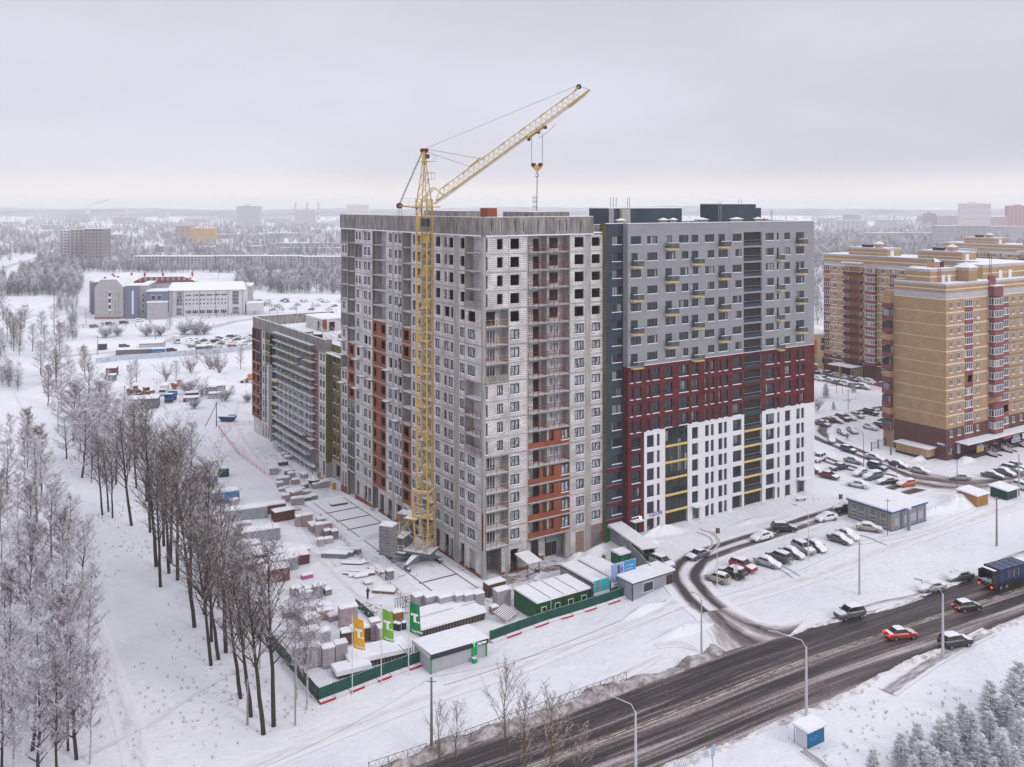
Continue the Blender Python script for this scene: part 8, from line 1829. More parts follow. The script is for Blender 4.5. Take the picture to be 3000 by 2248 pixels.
wire(LT['g'],LT['a'],'overhead wire from the pavilion pole towards the lane pole'); wire(LT['a'],LT['e'],'overhead wire from the lane pole across the snowfield'); wire(LT['e'],LT['f'],'overhead wire between the two bare poles of the snowfield'); wire(LT['e'],LT['f'],'lower wire between the two bare poles of the snowfield',1.4,dz=-.5); wire(LT['f'],far(3060,1440,185),'overhead wire leaving past the wooden shed'); wire(LT['g'],far(560,2330,96),'overhead wire from the pavilion pole towards the trees')
for dz,l in ((0,'upper'),(-.4,'middle'),(-.8,'lower')): wire(LT['b'],LT['d'],l+' cable between the two street lamps of the near verge',.7,.03,dz); wire(LT['d'],far(3080,1620,150),l+' cable running on from the lamp by the off-roader',.4,.03,dz)
wire(LT['p'],far(745,1215,240),'thin wire from the braced wooden pole to the wing',.8)
# signs
def sign(px,w,h,z0,col,label,mark=None,rz=-.5):
    p=G(*px); T=thing('road_sign',label,'sign',p,rz); M=MB(); M.tube((0,0,0),(0,0,z0+h),.04,.04,6,STEEL); M.build('post',T); M=MB(); M.box(-w/2,w/2,-.05,-.02,z0,z0+h,mat('sign_%d_%d'%(int(col[0]*99),int(col[2]*99)),col,.5)); M.build('plate',T)
    if mark: text('sign_symbol',mark,h*.9,PV,T,(-w*.22,-.07,z0+h*.15),bold=.03)
sign((2627,1402),.75,.75,2.2,(.01,.14,.42),'blue parking sign with a white P behind the orange hatchback','P',rz=.1)
sign((2155,1702),.75,1.3,1.3,(.55,.57,.6),'pale double plate sign seen from behind beside the black van',rz=.3)
sign((2088,2280),.9,1.3,2.2,(.30,.42,.55),'blue white road sign at the bottom edge',rz=.9)
# bus shelter
def bus():
    p=G(2346,2208); T=thing('bus_shelter','small bus shelter with snowy roof and blue back wall','shelter',(p[0],p[1],p[2]-.03),ROT-.02); T.scale=(.84,.84,.84); L=3.3; M=MB(); BW=mat('shelter_blue',(.005,.15,.30),.5,(.005,.12,.26),1)
    M.box(1.2,1.2+L,-.04,.04,.25,2.3,BW); M.build('back_wall',T); M=MB(); M.box(1.16,1.2,0,1.8,.2,2.3,mat('shelter_pale',(.55,.57,.62),.4)); M.box(1.2+L,1.24+L,0,1.8,.2,2.3,mat('shelter_pale',(.55,.57,.62),.4)); M.build('side_wall',T); M=MB(); M.box(1.0,1.5+L,-.3,2.3,2.35,2.42,STEEL); M.box(1.0,1.5+L,-.3,2.3,2.42,2.75,SNOWCAP); M.build('roof',T)
    M=MB()
    for x in (1.2,1.2+L): M.tube((x,2.1,0),(x,2.1,2.4),.05,.05,6,STEEL)
    M.build('post',T)
    GR_=mat('graffiti',(.35,.48,.6),.6); M=MB(); rr=random.Random(9)
    for i in range(16): x,z=rr.uniform(1.7,4.1),rr.uniform(1.1,1.9); M.tube((x,-.06,z),(x+rr.uniform(-.2,.25),-.06,z+rr.uniform(-.2,.2)),.018,.018,3,GR_)
    M.build('scribble',T)
bus()
# transformer house and sheds on the right
def kiosk():
    p=G(2612,1558); TB=brickmat('silicate_brick',(.33,.31,.29),(.28,.265,.25),(.22,.21,.20),.5,.2,.02,noise=.15); BL=mat('trim_blue',(.01,.10,.28),.5)
    T=thing('transformer_house','beige brick transformer house with blue trim and flat snow roof beside the lane','utility building',(p[0],p[1],p[2]-.2),ROT); L,W,h=10.6,9.3,3.5; M=MB(); M.box(0,L,0,W,0,h,TB); M.build('wall',T)
    M=MB(); M.box(-.25,L+.25,-.25,W+.25,h,h+.28,BL); M.box(-.02,L+.02,-.04,W,0,.35,BL); M.box(-.05,0,0,W,0,.35,BL)
    for x in (2.6,5.3,7.7,9.9): M.box(x,x+.12,-.05,0,.3,h,BL)
    M.build('blue_trim',T); M=MB(); M.box(-.22,L+.22,-.22,W+.22,h+.28,h+.55,SNOWCAP); M.build('roof_snow',T)
    for x0,x1 in ((3.6,5.1),(5.6,7.4),(8.0,9.6),(1.0,2.2)): M=MB(); M.box(x0,x1,-.06,0,1.0,2.4,mat('steel_hatch',(.36,.38,.42),.5)); M.build('steel_door',T)
    for y in (1.0,3.2,5.6,7.2):
        M=MB(); M.box(-.06,0,y,y+1.3,.5,3.0,mat('louvre_grey',(.36,.36,.38),.5)); 
        for z in (.9,1.5,2.3,2.7): M.box(-.08,-.06,y+.15,y+1.15,z,z+.3,mat('louvre_dark',(.15,.15,.16),.5))
        M.build('louvre_door',T)
    M=MB(); M.tube((3.4,-1.2,0),(3.4,-1.2,4.1),.32,.32,12,STEEL,cap=True); M.tube((3.4,-1.2,4.1),(3.4,-1.2,4.4),.42,.42,12,SNOWCAP,cap=True); M.build('vent_pipe',T)
kiosk()
def hut(px,L,W,h,m,label,rz=ROT,name='wooden_shed'):
    p=G(*px); T=thing(name,label,'shed',(p[0],p[1],p[2]-.1),rz); M=MB(); M.box(0,L,0,W,0,h,m); M.build('wall',T); M=MB(); M.poly([(-.3,-.3,h+.05),(L+.3,-.3,h+.05),(L+.3,W+.3,h+.35),(-.3,W+.3,h+.35)],SNOWCAP); M.poly([(-.3,-.3,h+.3),(L+.3,-.3,h+.3),(L+.3,W+.3,h+.6),(-.3,W+.3,h+.6)],SNOWCAP); M.quad((-.3,-.3,h+.05),(L+.3,-.3,h+.05),(L+.3,-.3,h+.3),(-.3,-.3,h+.3),SNOWCAP); M.quad((-.3,-.3,h+.05),(-.3,W+.3,h+.35),(-.3,W+.3,h+.6),(-.3,-.3,h+.3),SNOWCAP); M.build('roof',T)
hut((2862,1488),3.9,3.9,2.3,brickmat('golden_planks',(.42,.22,.07),(.36,.18,.055),(.20,.10,.04),.25,6,.02,noise=.2),'golden brown wooden shed with snow roof in the snowfield')
hut((2950,1467),3.8,3.4,1.9,mat('dark_green_planks',(.015,.055,.045),.7),'dark green shed with snow roof next to the golden one')
# machine yard sheds, far lot sheds
def F2g(x,y): return (x*.3618,900+y*.3618)
for px,L,W,h,m,l in ((F2g(1040,832),8.5,5,3.0,mat('yard_shed',(.15,.15,.18),.8),'grey blue shed with snow roof in the machine yard'),(F2g(940,398),15,5,2.4,mat('yard_frame',(.16,.13,.13),.8),'long open sided frame shed before the metal shed'),(F2g(1130,385),9,9,4.4,mat('metal_shed',(.48,.48,.50),.6),'light metal shed beside the blue cabin'),(F2g(1225,402),5.0,3.0,3.0,CBL,'bright blue cabin with a white window'),(F2g(1582,372),4.5,3,2.6,mat('dark_cabin',(.10,.11,.13),.7),'dark cabin behind the light blue fence'),(F2g(1630,362),4.5,3,2.4,mat('brownish_cabin',(.28,.22,.21),.7),'brownish cabin behind the light blue fence'),(F2g(790,350),3.4,2.2,2.6,GFD,'dark green container near the clearing'),(F2g(858,565),3.4,5,3.0,mat('red_container',(.13,.035,.035),.7),'dark red container behind the frosty trees'),(F2g(875,600),2.4,2.2,2.0,mat('teal_box',(.05,.12,.12),.7),'teal crate below the dark red container'),(F2g(1665,718),3.4,3,2.6,mat('pale_box',(.34,.30,.31),.8),'pale container stack in the machine yard'),(F2g(1712,712),4.2,3,2.8,mat('pale_box2',(.42,.40,.42),.8),'wider pale container of the machine yard stack'),(F2g(1690,745),5.0,2,1.6,mat('pale_box3',(.40,.38,.40),.8),'low pale trailer before the container stack'),(F2g(1485,770),4.6,2.4,1.2,mat('maroon_trailer',(.10,.05,.05),.8),'snowed flat trailer with dark ends'),(F2g(1500,735),4.0,2,1.4,mat('maroon_trailer',(.10,.05,.05),.8),'second snowed trailer behind the flat one')):
    T=box_cabin('yard_shed',l,'shed',px,L,W,h,R(14),m,[('window',L*.5,L*.5+1.2,h*.35,h*.7,PV,GLASS,'F')] if 'blue cabin' in l and 'bright' in l else [],snow=.35)
def skip():
    p=G(*F2g(1845,925)); T=thing('waste_skip','dark blue waste skip heaped with snow on the open ground','skip',(p[0],p[1],p[2]),R(-8)); M=MB(); m=mat('skip_blue',(.03,.055,.12),.6); h=1.5; b=[(-1.6,-.9,.1),(1.6,-.9,.1),(1.6,.9,.1),(-1.6,.9,.1)]; t=[(-2.5,-1.1,h),(2.5,-1.1,h),(2.5,1.1,h),(-2.5,1.1,h)]
    for k in range(4): M.quad(b[k],b[(k+1)%4],t[(k+1)%4],t[k],m)
    M.build('tub',T); M=MB(); M.box(-2.4,2.4,-1.05,1.05,h-.1,h+.2,SNOWCAP); M.box(.4,2.2,-.8,.9,h+.2,h+.5,mat('rubbish',(.3,.28,.27),.9)); M.build('load',T)
skip()
fence_seg('yard_fence','light blue corrugated fence before the far lot',[F2g(775,460),F2g(1000,430),F2g(1300,412),F2g(1550,390),F2g(1780,375),F2g(2060,345)],2.2,BLF,6)
def railfence(pts,label,h=2.0,m=None):
    W_=[G(*p) for p in pts]; T=thing('railing_fence',label,'fence',W_[0]); O=np.array(W_[0]); M=MB(); Q=MB(); m=m or mat('fence_dark',(.13,.13,.16),.7)
    for a,b in zip(W_,W_[1:]):
        a=np.array(a)-O;b=np.array(b)-O; L=np.linalg.norm(b-a); n=int(L/5)+1
        for z in (.4,h-.3): M.tube((a[0],a[1],a[2]+z),(b[0],b[1],b[2]+z),.05,.05,3,m)
        for i in range(n): p=a+(b-a)*i/n; Q.tube(tuple(p),(p[0],p[1],p[2]+h+.2),.16,.16,4,m)
        for i in range(int(L/.6)): p=a+(b-a)*i*.6/L; M.tube((p[0],p[1],p[2]+.3),(p[0],p[1],p[2]+h),.035,.035,3,m)
    M.build('rails',T); Q.build('post',T)
railfence([(215,965),(300,958),(400,948)],'dark railing before the school gable'); railfence([(590,935),(700,925),(835,918)],'dark railing along the sports hall lawn'); railfence([(680,870),(760,890),(835,912)],'dark railing beside the path behind the sports hall')
railfence([(2553,1322),(2612,1300)],'thin mesh fence beside the blind brick wall',2.0)
for px,l in (((2355,1470),'snowed bench before the white block'),): 
    p=G(2335,1470); T=thing('bench',l,'bench',p,ROT-.3); M=MB(); M.box(0,2.2,0,.6,.42,.5,WOOD); M.box(0,2.2,0,.6,.5,.68,SNOWCAP); M.build('seat',T); M=MB(); M.box(.2,.3,.1,.5,0,.42,FRAME); M.build('leg',T); M=MB(); M.box(1.9,2.0,.1,.5,0,.42,FRAME); M.build('leg',T)
for px,l in (((2103,1563),'brown litter bin in the snow before the white block entrance'),((2463,1463),'brown litter bin near the parked off-roader')):
    p=G(*px); T=thing('litter_bin',l,'bin',p,.3); M=MB(); M.box(-.28,.28,-.22,.22,.15,1.05,mat('bin_brown',(.16,.07,.04),.7)); M.box(-.32,.32,-.26,.26,1.05,1.18,SNOWCAP); M.build('bin_box',T); M=MB(); M.box(-.32,-.28,-.1,.1,0,1.1,FRAME); M.box(.28,.32,-.1,.1,0,1.1,FRAME); M.build('frame',T)
# playground
p=G(2425,1155); T=thing('swing_frame','rusty orange swing frame in the far playground','play frame',p,.2); M=MB(); o_=mat('play_orange',(.33,.11,.07),.7)
for x in (0,3,5): M.tube((x,0,0),(x,0,2.6),.07,.07,5,o_)
M.tube((0,0,2.6),(5,0,2.6),.07,.07,5,o_); M.build('frame',T)
p=G(2490,1178); T=thing('seesaw','orange rocking bar in the far playground','play item',p,.1); M=MB(); M.tube((-2,0,.5),(2,0,.9),.07,.07,5,o_); M.tube((0,0,0),(0,0,.7),.1,.1,5,o_); M.build('beam',T)
# snow mounds
def mound(px,rx,ry,h,label,seed,dirty=False):
    p=G(*px); rr=np.random.RandomState(seed); n,k=28,10; v=[];f=[]
    ph=rr.rand(8)*6
    for j in range(k+1):
        t=j/k
        for i in range(n):
            a=2*math.pi*i/n; w=1+.18*math.sin(2*a+ph[0])+.12*math.sin(3*a+ph[1])+.06*math.sin(7*a+ph[2]); x,y=rx*t*w*math.cos(a),ry*t*w*math.sin(a); x,y=x*UX-y*UY,x*UY+y*UX
            zz=h*.8*math.cos(t*math.pi/2)**2*(1+.12*math.sin(5*a+ph[3]+t*4))+h*.10*rr.rand()*(1-t); v.append((x,y,hz(p[0]+x,p[1]+y)-p[2]+zz-.04*t))
    f=[(j*n+i,j*n+(i+1)%n,(j+1)*n+(i+1)%n,(j+1)*n+i) for j in range(k) for i in range(n)]; me=D.meshes.new('snow_mound'); me.from_pydata(v,[],f); me.polygons.foreach_set('use_smooth',[True]*len(f)); me.materials.append(SNOWG); o=D.objects.new('snow_mound',me); C.objects.link(o); o.location=p; tag(o,label,'snow heap',kind='structure')
for i,(px,rx,ry,h) in enumerate((((1940,1560),6,2.2,1.5),((2000,1850),6,2,.9),((2810,1480),5,3,2.4),((2740,1500),6,2,1.2),((1690,1640),4,2,1.3),((1740,1625),5,2,1.4),((1580,1690),3,1.5,.9),((925,1445),3.5,2.5,.9),((1290,1945),3,1.5,.8),((1885,1790),5,1.5,.9),((1560,1640),3,1.5,.7),((600,1130),8,5,2.6),((610,1105),7,4,3.0),((1120,1570),14,1.5,.9),((2700,1345),5,1.6,.9),((2830,1350),5,1.5,1.2),((2990,1300),5,1.5,1.0),((1860,1600),6,2,1.1),((2200,1530),9,1.5,.6))): mound(px,rx,ry,h,'soft snow heap',i)
# ================= people =================
def person(px,h,jk,tr,label,rz=0,lean=0,step=.0,phone=True,bag=None):
    p=G(*px); T=thing('person',label,'person',(p[0],p[1],p[2]+.02),rz); s=h/1.78
    J=[(0,0,.98),(.01,0,1.22),(.02,0,1.45),(.03,0,1.55),(.06,0,1.67),      # pelvis, waist, chest, neck, head
       (0,.10,.92),(.03+step,.11,.50),(-.02+step,.11,.08),(.13+step,.12,.04),
       (0,-.10,.92),(.03-step,-.11,.50),(-.02-step*1.2,-.11,.08),(.13-step*1.2,-.12,.04),
       (.02,.20,1.42),(.05,.26,1.16),(.26,.14,1.22 if phone else .92),(.36,.08,1.30 if phone else .84),
       (.02,-.20,1.42),(.03,-.26,1.16),(.24 if phone else .08,-.16,1.14 if phone else .90),(.33 if phone else .10,-.08,1.24 if phone else .80),(.03,0,1.78)]
    E=[(0,1),(1,2),(2,3),(3,4),(4,21),(0,5),(5,6),(6,7),(7,8),(0,9),(9,10),(10,11),(11,12),(2,13),(13,14),(14,15),(15,16),(2,17),(17,18),(18,19),(19,20)]
    Rr=[.17,.17,.19,.075,.115,.12,.085,.06,.05,.12,.085,.06,.05,.10,.07,.055,.045,.10,.07,.055,.045,.08]
    me=D.meshes.new('body'); me.from_pydata([(x*s,y*s,z*s) for x,y,z in J],E,[]); o=D.objects.new('body',me); C.objects.link(o); o.parent=T
    sk=o.modifiers.new('skin','SKIN'); 
    for i,v in enumerate(me.skin_vertices[0].data if me.skin_vertices else []): pass
    bpy.context.view_layer.objects.active=o
    if not me.skin_vertices: bpy.ops.mesh.customdata_skin_add()
    for i,v in enumerate(me.skin_vertices[0].data): v.radius=(Rr[i]*s,Rr[i]*s); v.use_root=(i==0)
    sb=o.modifiers.new('sub','SUBSURF'); sb.levels=1; sb.render_levels=1
    # clothing by height
    m=D.materials.new('clothes_'+label.split()[0]); m.use_nodes=True; nt=m.node_tree; L=nt.links.new; tc=N(nt,'ShaderNodeTexCoord'); sp=N(nt,'ShaderNodeSeparateXYZ'); L(tc.outputs['Object'],sp.inputs[0]); mr=N(nt,'ShaderNodeMath',operation='MULTIPLY'); mr.inputs[1].default_value=.5/s; L(sp.outputs[2],mr.inputs[0]); cr=ramp(nt,[(0,(.02,.02,.022)),(.06,tr),(.46,jk),(.775,(.38,.22,.16)),(.865,(.03,.03,.035))],'CONSTANT'); L(mr.outputs[0],cr.inputs[0]); L(cr.outputs[0],nt.nodes['Principled BSDF'].inputs['Base Color']); nt.nodes['Principled BSDF'].inputs['Roughness'].default_value=.8; me.materials.append(m)
    M=MB(); M.box(.02*s,.05*s,-.08*s,.08*s,0,.02,m) if False else None
    hd=MB(); hd.tube((.05*s,0,1.70*s),(.045*s,0,1.80*s),.118*s,.08*s,10,mat('knit_cap',(.03,.03,.035),.9),cap=True); hd.build('cap',T)
    if bag: b=MB(); b.box(-.30*s,-.15*s,-.14*s,.14*s,1.08*s,1.45*s,mat('rucksack',bag,.8)); b.build('rucksack',T)
    return T
person((1077,1756),1.85,(.018,.022,.04),(.018,.02,.03),'person in dark clothes looking down at a phone, alone in the snowy yard',R(-35),phone=True)
person((2482,1290),1.75,(.22,.20,.10),(.10,.10,.09),'person in an olive coat walking between snowed cars',R(-60),step=.14,phone=False)
person((2590,1112),1.7,(.30,.03,.05),(.08,.03,.04),'person in a red jacket by the far brick block',R(-90),step=.1,phone=False)
person((2418,1160),1.4,(.03,.10,.14),(.03,.03,.04),'person in dark blue near the playground frame',R(10),step=.08,phone=False)
person((690,990),1.75,(.02,.02,.025),(.02,.02,.025),'person in black standing in the far lot',R(0),phone=False)
person((303,954),1.7,(.03,.03,.04),(.02,.02,.025),'person walking by the school railing, front one of two',R(180),step=.12,phone=False)
person((298,955),1.7,(.06,.05,.06),(.02,.02,.025),'person walking by the school railing, rear one of two',R(180),step=.12,phone=False)
person((398,958),1.75,(.02,.02,.03),(.02,.02,.025),'lone person walking between shrub and school',R(190),step=.16,phone=False)
# ================= trees =================
def twigmat(name,dark,light,cover,vary=.0):
    """bark below, frost and snow on whatever faces up; cover = how far down the snow reaches"""
    m=D.materials.new(name); m.use_nodes=True; nt=m.node_tree; L=nt.links.new; b=nt.nodes['Principled BSDF']; b.inputs['Roughness'].default_value=.9; b.inputs['Specular IOR Level'].default_value=.1
    ge=N(nt,'ShaderNodeNewGeometry'); sp=N(nt,'ShaderNodeSeparateXYZ'); L(ge.outputs['Normal'],sp.inputs[0])
    no=N(nt,'ShaderNodeTexNoise'); no.inputs['Scale'].default_value=.7; no.inputs['Detail'].default_value=5; L(ge.outputs['Position'],no.inputs['Vector'])
    a=N(nt,'ShaderNodeMath',operation='MULTIPLY_ADD'); a.inputs[1].default_value=1.6; L(no.outputs[0],a.inputs[0]); L(sp.outputs[2],a.inputs[2])
    mr=N(nt,'ShaderNodeMapRange'); mr.inputs[1].default_value=.8-cover-.1; mr.inputs[2].default_value=.8-cover+.3; L(a.outputs[0],mr.inputs[0])
    mx=N(nt,'ShaderNodeMix',data_type='RGBA'); L(mr.outputs[0],mx.inputs['Factor']); mx.inputs[6].default_value=dark+(1,); mx.inputs[7].default_value=light+(1,); L(mx.outputs[2],b.inputs['Base Color']); return m
BARK=twigmat('bark_dark',(.055,.043,.040),(.55,.54,.57),-.75); TWD=twigmat('twig_bare',(.095,.060,.042),(.60,.59,.63),-.52); TWF=twigmat('twig_frosted',(.11,.085,.095),(.76,.76,.82),.22)
TWR=twigmat('twig_reddish',(.125,.07,.072),(.68,.67,.72),-.08); BIR=mat('birch_bark',(.50,.48,.47),.8,(.07,.06,.06),3.2,5,stretch=(1,1,3),lo=.52,hi=.6); NEE=twigmat('pine_needles',(.06,.068,.06),(.80,.80,.85),.48)
TWC=twigmat('twig_golden',(.16,.11,.075),(.60,.58,.58),-.45)
def tree_mesh(seed,Ht,kind):
    rnd=random.Random(seed); T_=MB(); B=MB(); U=rnd.uniform
    K={'tall':dict(b=.36,n=30,l=.26,up=.95,tw=TWD,bk=BARK,r=.30,sub=10,tn=5,tl=1.0,tr=.024),
       'frost':dict(b=.16,n=27,l=.26,up=.65,tw=TWF,bk=BARK,r=.17,sub=9,tn=7,tl=.95,tr=.025),
       'birch':dict(b=.30,n=25,l=.23,up=.6,tw=TWR,bk=BIR,r=.14,sub=9,tn=7,tl=.95,tr=.020,droop=.55),
       'red':dict(b=.20,n=34,l=.24,up=.8,tw=TWR,bk=BARK,r=.15,sub=10,tn=8,tl=.85,tr=.022),
       'bush':dict(b=.0,n=38,l=.50,up=.8,tw=TWF,bk=BARK,r=.06,sub=9,tn=8,tl=.45,tr=.024),
       'shrub':dict(b=.0,n=18,l=.62,up=1.3,tw=TWR,bk=TWD,r=.06,sub=8,tn=6,tl=.40,tr=.018),
       'sapling':dict(b=.10,n=18,l=.40,up=1.3,tw=TWC,bk=TWC,r=.09,sub=9,tn=5,tl=.5,tr=.012)}[kind]
    tp=[(0,0,-.3)]; x=y=0.0; ns=9; lean=(U(-.02,.02),U(-.02,.02)); top=Ht*(.86 if kind not in('bush','shrub') else .12)
    for i in range(1,ns+1): x+=lean[0]*top/ns*1.5+U(-.10,.10); y+=lean[1]*top/ns+U(-.10,.10); tp.append((x,y,top*i/ns)); x+=lean[1]*3*math.sin(i*.9+seed)
    rr=lambda t:K['r']*(1-.88*t**1.2)
    for i in range(ns): T_.tube(tp[i],tp[i+1],rr(i/ns),rr((i+1)/ns),7,K['bk'])
    def at(t): i=min(ns-1,int(t*ns)); f=t*ns-i; return tuple(tp[i][k]*(1-f)+tp[i+1][k]*f for k in range(3))
    dr=K.get('droop',0)
    for i in range(K['n']):
        t=K['b']+(1-K['b'])*((i+U(0,.9))/K['n']); p=at(min(.995,t)); a=i*2.399+U(-.4,.4); prof=.42+.62*math.sin(math.pi*min(1,.18+.82*(t-K['b'])/(1-K['b']))**.9); L_=Ht*K['l']*prof*U(.55,1.25); up=K['up']*U(.6,1.4)*(1+.8*t)
        if kind=='tall' and i%6==1: L_=Ht*.34; up=1.9
        d=[math.cos(a),math.sin(a),up]; q=p; r0=max(.03,rr(t)*.5); segs=5; pts=[p]
        for s in range(segs):
            nrm=math.sqrt(sum(c*c for c in d)); q=tuple(q[k]+d[k]/nrm*L_/segs for k in range(3)); pts.append(q); d=[d[0]+U(-.22,.22),d[1]+U(-.22,.22),d[2]+U(-.1,.28)]
        for s in range(segs): B.tube(pts[s],pts[s+1],r0*(1-s/segs*.8),r0*(1-(s+1)/segs*.8),4,K['bk'] if s<2 else K['tw'])
        for j in range(K['sub']):
            u=.22+.78*(j+U(0,.9))/K['sub']; k=min(segs-1,int(u*segs)); f=u*segs-k; o=tuple(pts[k][c]*(1-f)+pts[k+1][c]*f for c in range(3)); ax=[pts[k+1][c]-pts[k][c] for c in range(3)]; nl=math.sqrt(sum(c*c for c in ax)); b=U(0,6.28)
            d2=[ax[0]/nl*.7+math.cos(b)*.75,ax[1]/nl*.7+math.sin(b)*.75,ax[2]/nl*.6+U(-.15,.45)]; l2=L_*U(.22,.42)*(1.1-.4*u); q=o; P2=[o]
            for s in range(3): nn=math.sqrt(sum(c*c for c in d2)); q=tuple(q[c]+d2[c]/nn*l2/3 for c in range(3)); P2.append(q); d2=[d2[0]+U(-.25,.25),d2[1]+U(-.25,.25),d2[2]+U(-.1,.25)-dr*.5]
            for s in range(3): B.tube(P2[s],P2[s+1],K['tr']*1.5*(1-.25*s),K['tr']*1.5*(1-.25*(s+1)),3,K['tw'])
            for w in range(K['tn']):
                u2=U(.15,1); k2=min(2,int(u2*3)); f2=u2*3-k2; o2=tuple(P2[k2][c]*(1-f2)+P2[k2+1][c]*f2 for c in range(3)); c1=U(0,6.28); l3=K['tl']*U(.5,1.25)*(1 if Ht>8 else .8); e=(o2[0]+math.cos(c1)*l3*.6,o2[1]+math.sin(c1)*l3*.6,o2[2]+l3*(U(.1,.75)-dr*1.9)); B.tube(o2,e,K['tr']*.8,K['tr']*.35,3,K['tw'])
    return T_.mesh('trunk',True),B.mesh('crown')
def pine_mesh(seed,Ht):
    rnd=random.Random(seed); T_=MB(); B=MB(); U=rnd.uniform; T_.tube((0,0,-.2),(0,0,Ht),.07,.015,6,BARK)
    n=int(Ht*5.5)
    for i in range(n):
        z=.3+(Ht-.35)*(i+U(0,.6))/n; t=z/Ht; k=int(5+3*(1-t))
        for j in range(k):
            a=U(0,6.28); L_=(.28+Ht*.26*(1-t))*U(.7,1.15); e=(math.cos(a)*L_,math.sin(a)*L_,z+L_*U(.05,.55)); B.tube((0,0,z),e,.022,.01,3,NEE)
            for w in range(int(10+L_*14)):
                u=U(.25,1.05); o=(e[0]*u,e[1]*u,z+(e[2]-z)*u); b=U(0,6.28); l=U(.14,.30); B.tube(o,(o[0]+math.cos(b)*l+math.cos(a)*l*.7,o[1]+math.sin(b)*l+math.sin(a)*l*.7,o[2]+U(-.02,.16)),.034,.012,3,NEE)
    return T_.mesh('trunk',True),B.mesh('crown')
PR={}
for k,sd,hh in (('tall',1,24),('tall',2,24),('tall',3,24),('frost',4,13),('frost',5,13),('frost',6,13),('birch',7,17),('birch',8,17),('red',9,14),('red',10,14),('bush',11,5),('bush',12,5),('shrub',13,6),('shrub',14,6),('frost',17,13),('frost',18,13),('tall',19,24),('sapling',15,8),('sapling',16,8)): PR.setdefault(k,[]).append((tree_mesh(sd,hh,k),hh))
for sd in (21,22,23): PR.setdefault('pine',[]).append((pine_mesh(sd,5.0),5.0))
TR=random.Random(77); NT=[0]
def tree(kind,px,h,label,lean=(0,0),group=None,xy=None,wide=1.0,name=None):
    (tm,cm),hh=PR[kind][TR.randrange(len(PR[kind]))]; x,y,z=G(*px) if xy is None else (xy[0],xy[1],hz(*xy)); s=h/hh*TR.uniform(.85,1.1)*(1.6 if kind in('bush','shrub') else 1)
    nm=name or ('frosty_shrub' if kind in('bush','shrub') else 'pine_tree' if kind=='pine' else 'birch_tree' if kind=='birch' else 'bare_tree'); T=thing(nm,label,'shrub' if kind in('bush','shrub') else 'tree',(x,y,z),0,group)
    T.rotation_euler=(lean[1],lean[0],TR.uniform(0,6.28)) if False else (0,0,TR.uniform(0,6.28)); T.scale=(s*wide,s*wide,s)
    if lean!=(0,0):
        from mathutils import Euler,Matrix
        T.rotation_euler=(Matrix.Rotation(lean[0],3,'Y')@Matrix.Rotation(lean[1],3,'X')@Matrix.Rotation(TR.uniform(0,6.28),3,'Z')).to_euler()
    inst(tm,'trunk',T); inst(cm,'crown',T); NT[0]+=1
    return T
# the row of tall bare trees beside the fence: (trunk foot in the photo, height, lean)
GT='tall bare trees along the site fence'
ords=['nearest the pavement','second from the pavement','third from the pavement','fourth from the pavement','fifth from the pavement']
rows=[((772,2152),24,-.10),((802,2128),25,-.02),((735,2100),23,-.09),((705,2046),24,-.11),((662,1912),24,-.05),((640,1932),23,-.13),((618,1950),22,-.11),((570,1838),24,-.10),((620,1880),20,-.03),((495,1680),22,-.07),((458,1660),25,-.09),((480,1600),24,-.02),((440,1560),23,-.05),((385,1540),22,-.12),((300,1510),17,-.10),((318,1500),18,-.08),((330,1518),14,-.03),((520,1700),22,-.02),((500,1650),23,.01),((560,1760),24,-.03),((600,1800),23,.02),((470,1720),20,-.04),((430,1470),22,-.03),((400,1430),22,-.05),((520,1500),20,.02)]
desc=['long thin trunk leaning furthest over the trail','mossy brown trunk standing straightest','trunk tilting beside the pole stub','thick trunk ending in the open snow','dark trunk in the middle of the clump','slanting twin of the middle clump','outer slanting trunk of the middle clump','broad trunk behind the middle clump','short trunk inside the middle clump','trunk tangled in white brush','heaviest trunk with a wide fan of branches','dark upright trunk in the thick of the row','crooked trunk in the thick of the row','trunk bending towards the trail','leftmost of three slim trunks apart','middle of three slim trunks apart','shortest of three slim trunks apart','trunk at the foot of the white brush','upright trunk behind the heaviest one','tall trunk behind the broad one','tall trunk close to the grey sheds','low forked trunk in the brush','far trunk whose crown meets the machine yard','far trunk beside the frosty birches','farthest trunk against the blue booth']
for (p,h,l),d in zip(rows,desc): tree('tall',p,h,'tall bare brown tree by the fence, '+d,(l,0),GT)
for p,h,d,k in (((868,2050),17,'white barked birch standing against the green fence','birch'),((898,2080),15,'thin birch beside the white barked one at the fence','birch'),((760,1960),16,'slim birch just inside the fence corner','birch'),((700,1850),15,'slim reddish tree over the wrapped stacks','red'),((640,1780),15,'slim reddish tree over the grey sheds','red'),((560,1640),16,'reddish tree among the far sheds','red'),((600,1560),15,'bushy tree near the blue container','red'),((690,1760),14,'reddish tree beside the maroon skip','red'),((520,1440),15,'bushy tree near the bright blue booth','frost'),((560,1380),12,'frosted tree left of the safety fence','frost')): tree(k,p,h,d,(TR.uniform(-.05,.05),0),'trees around the storage yard')
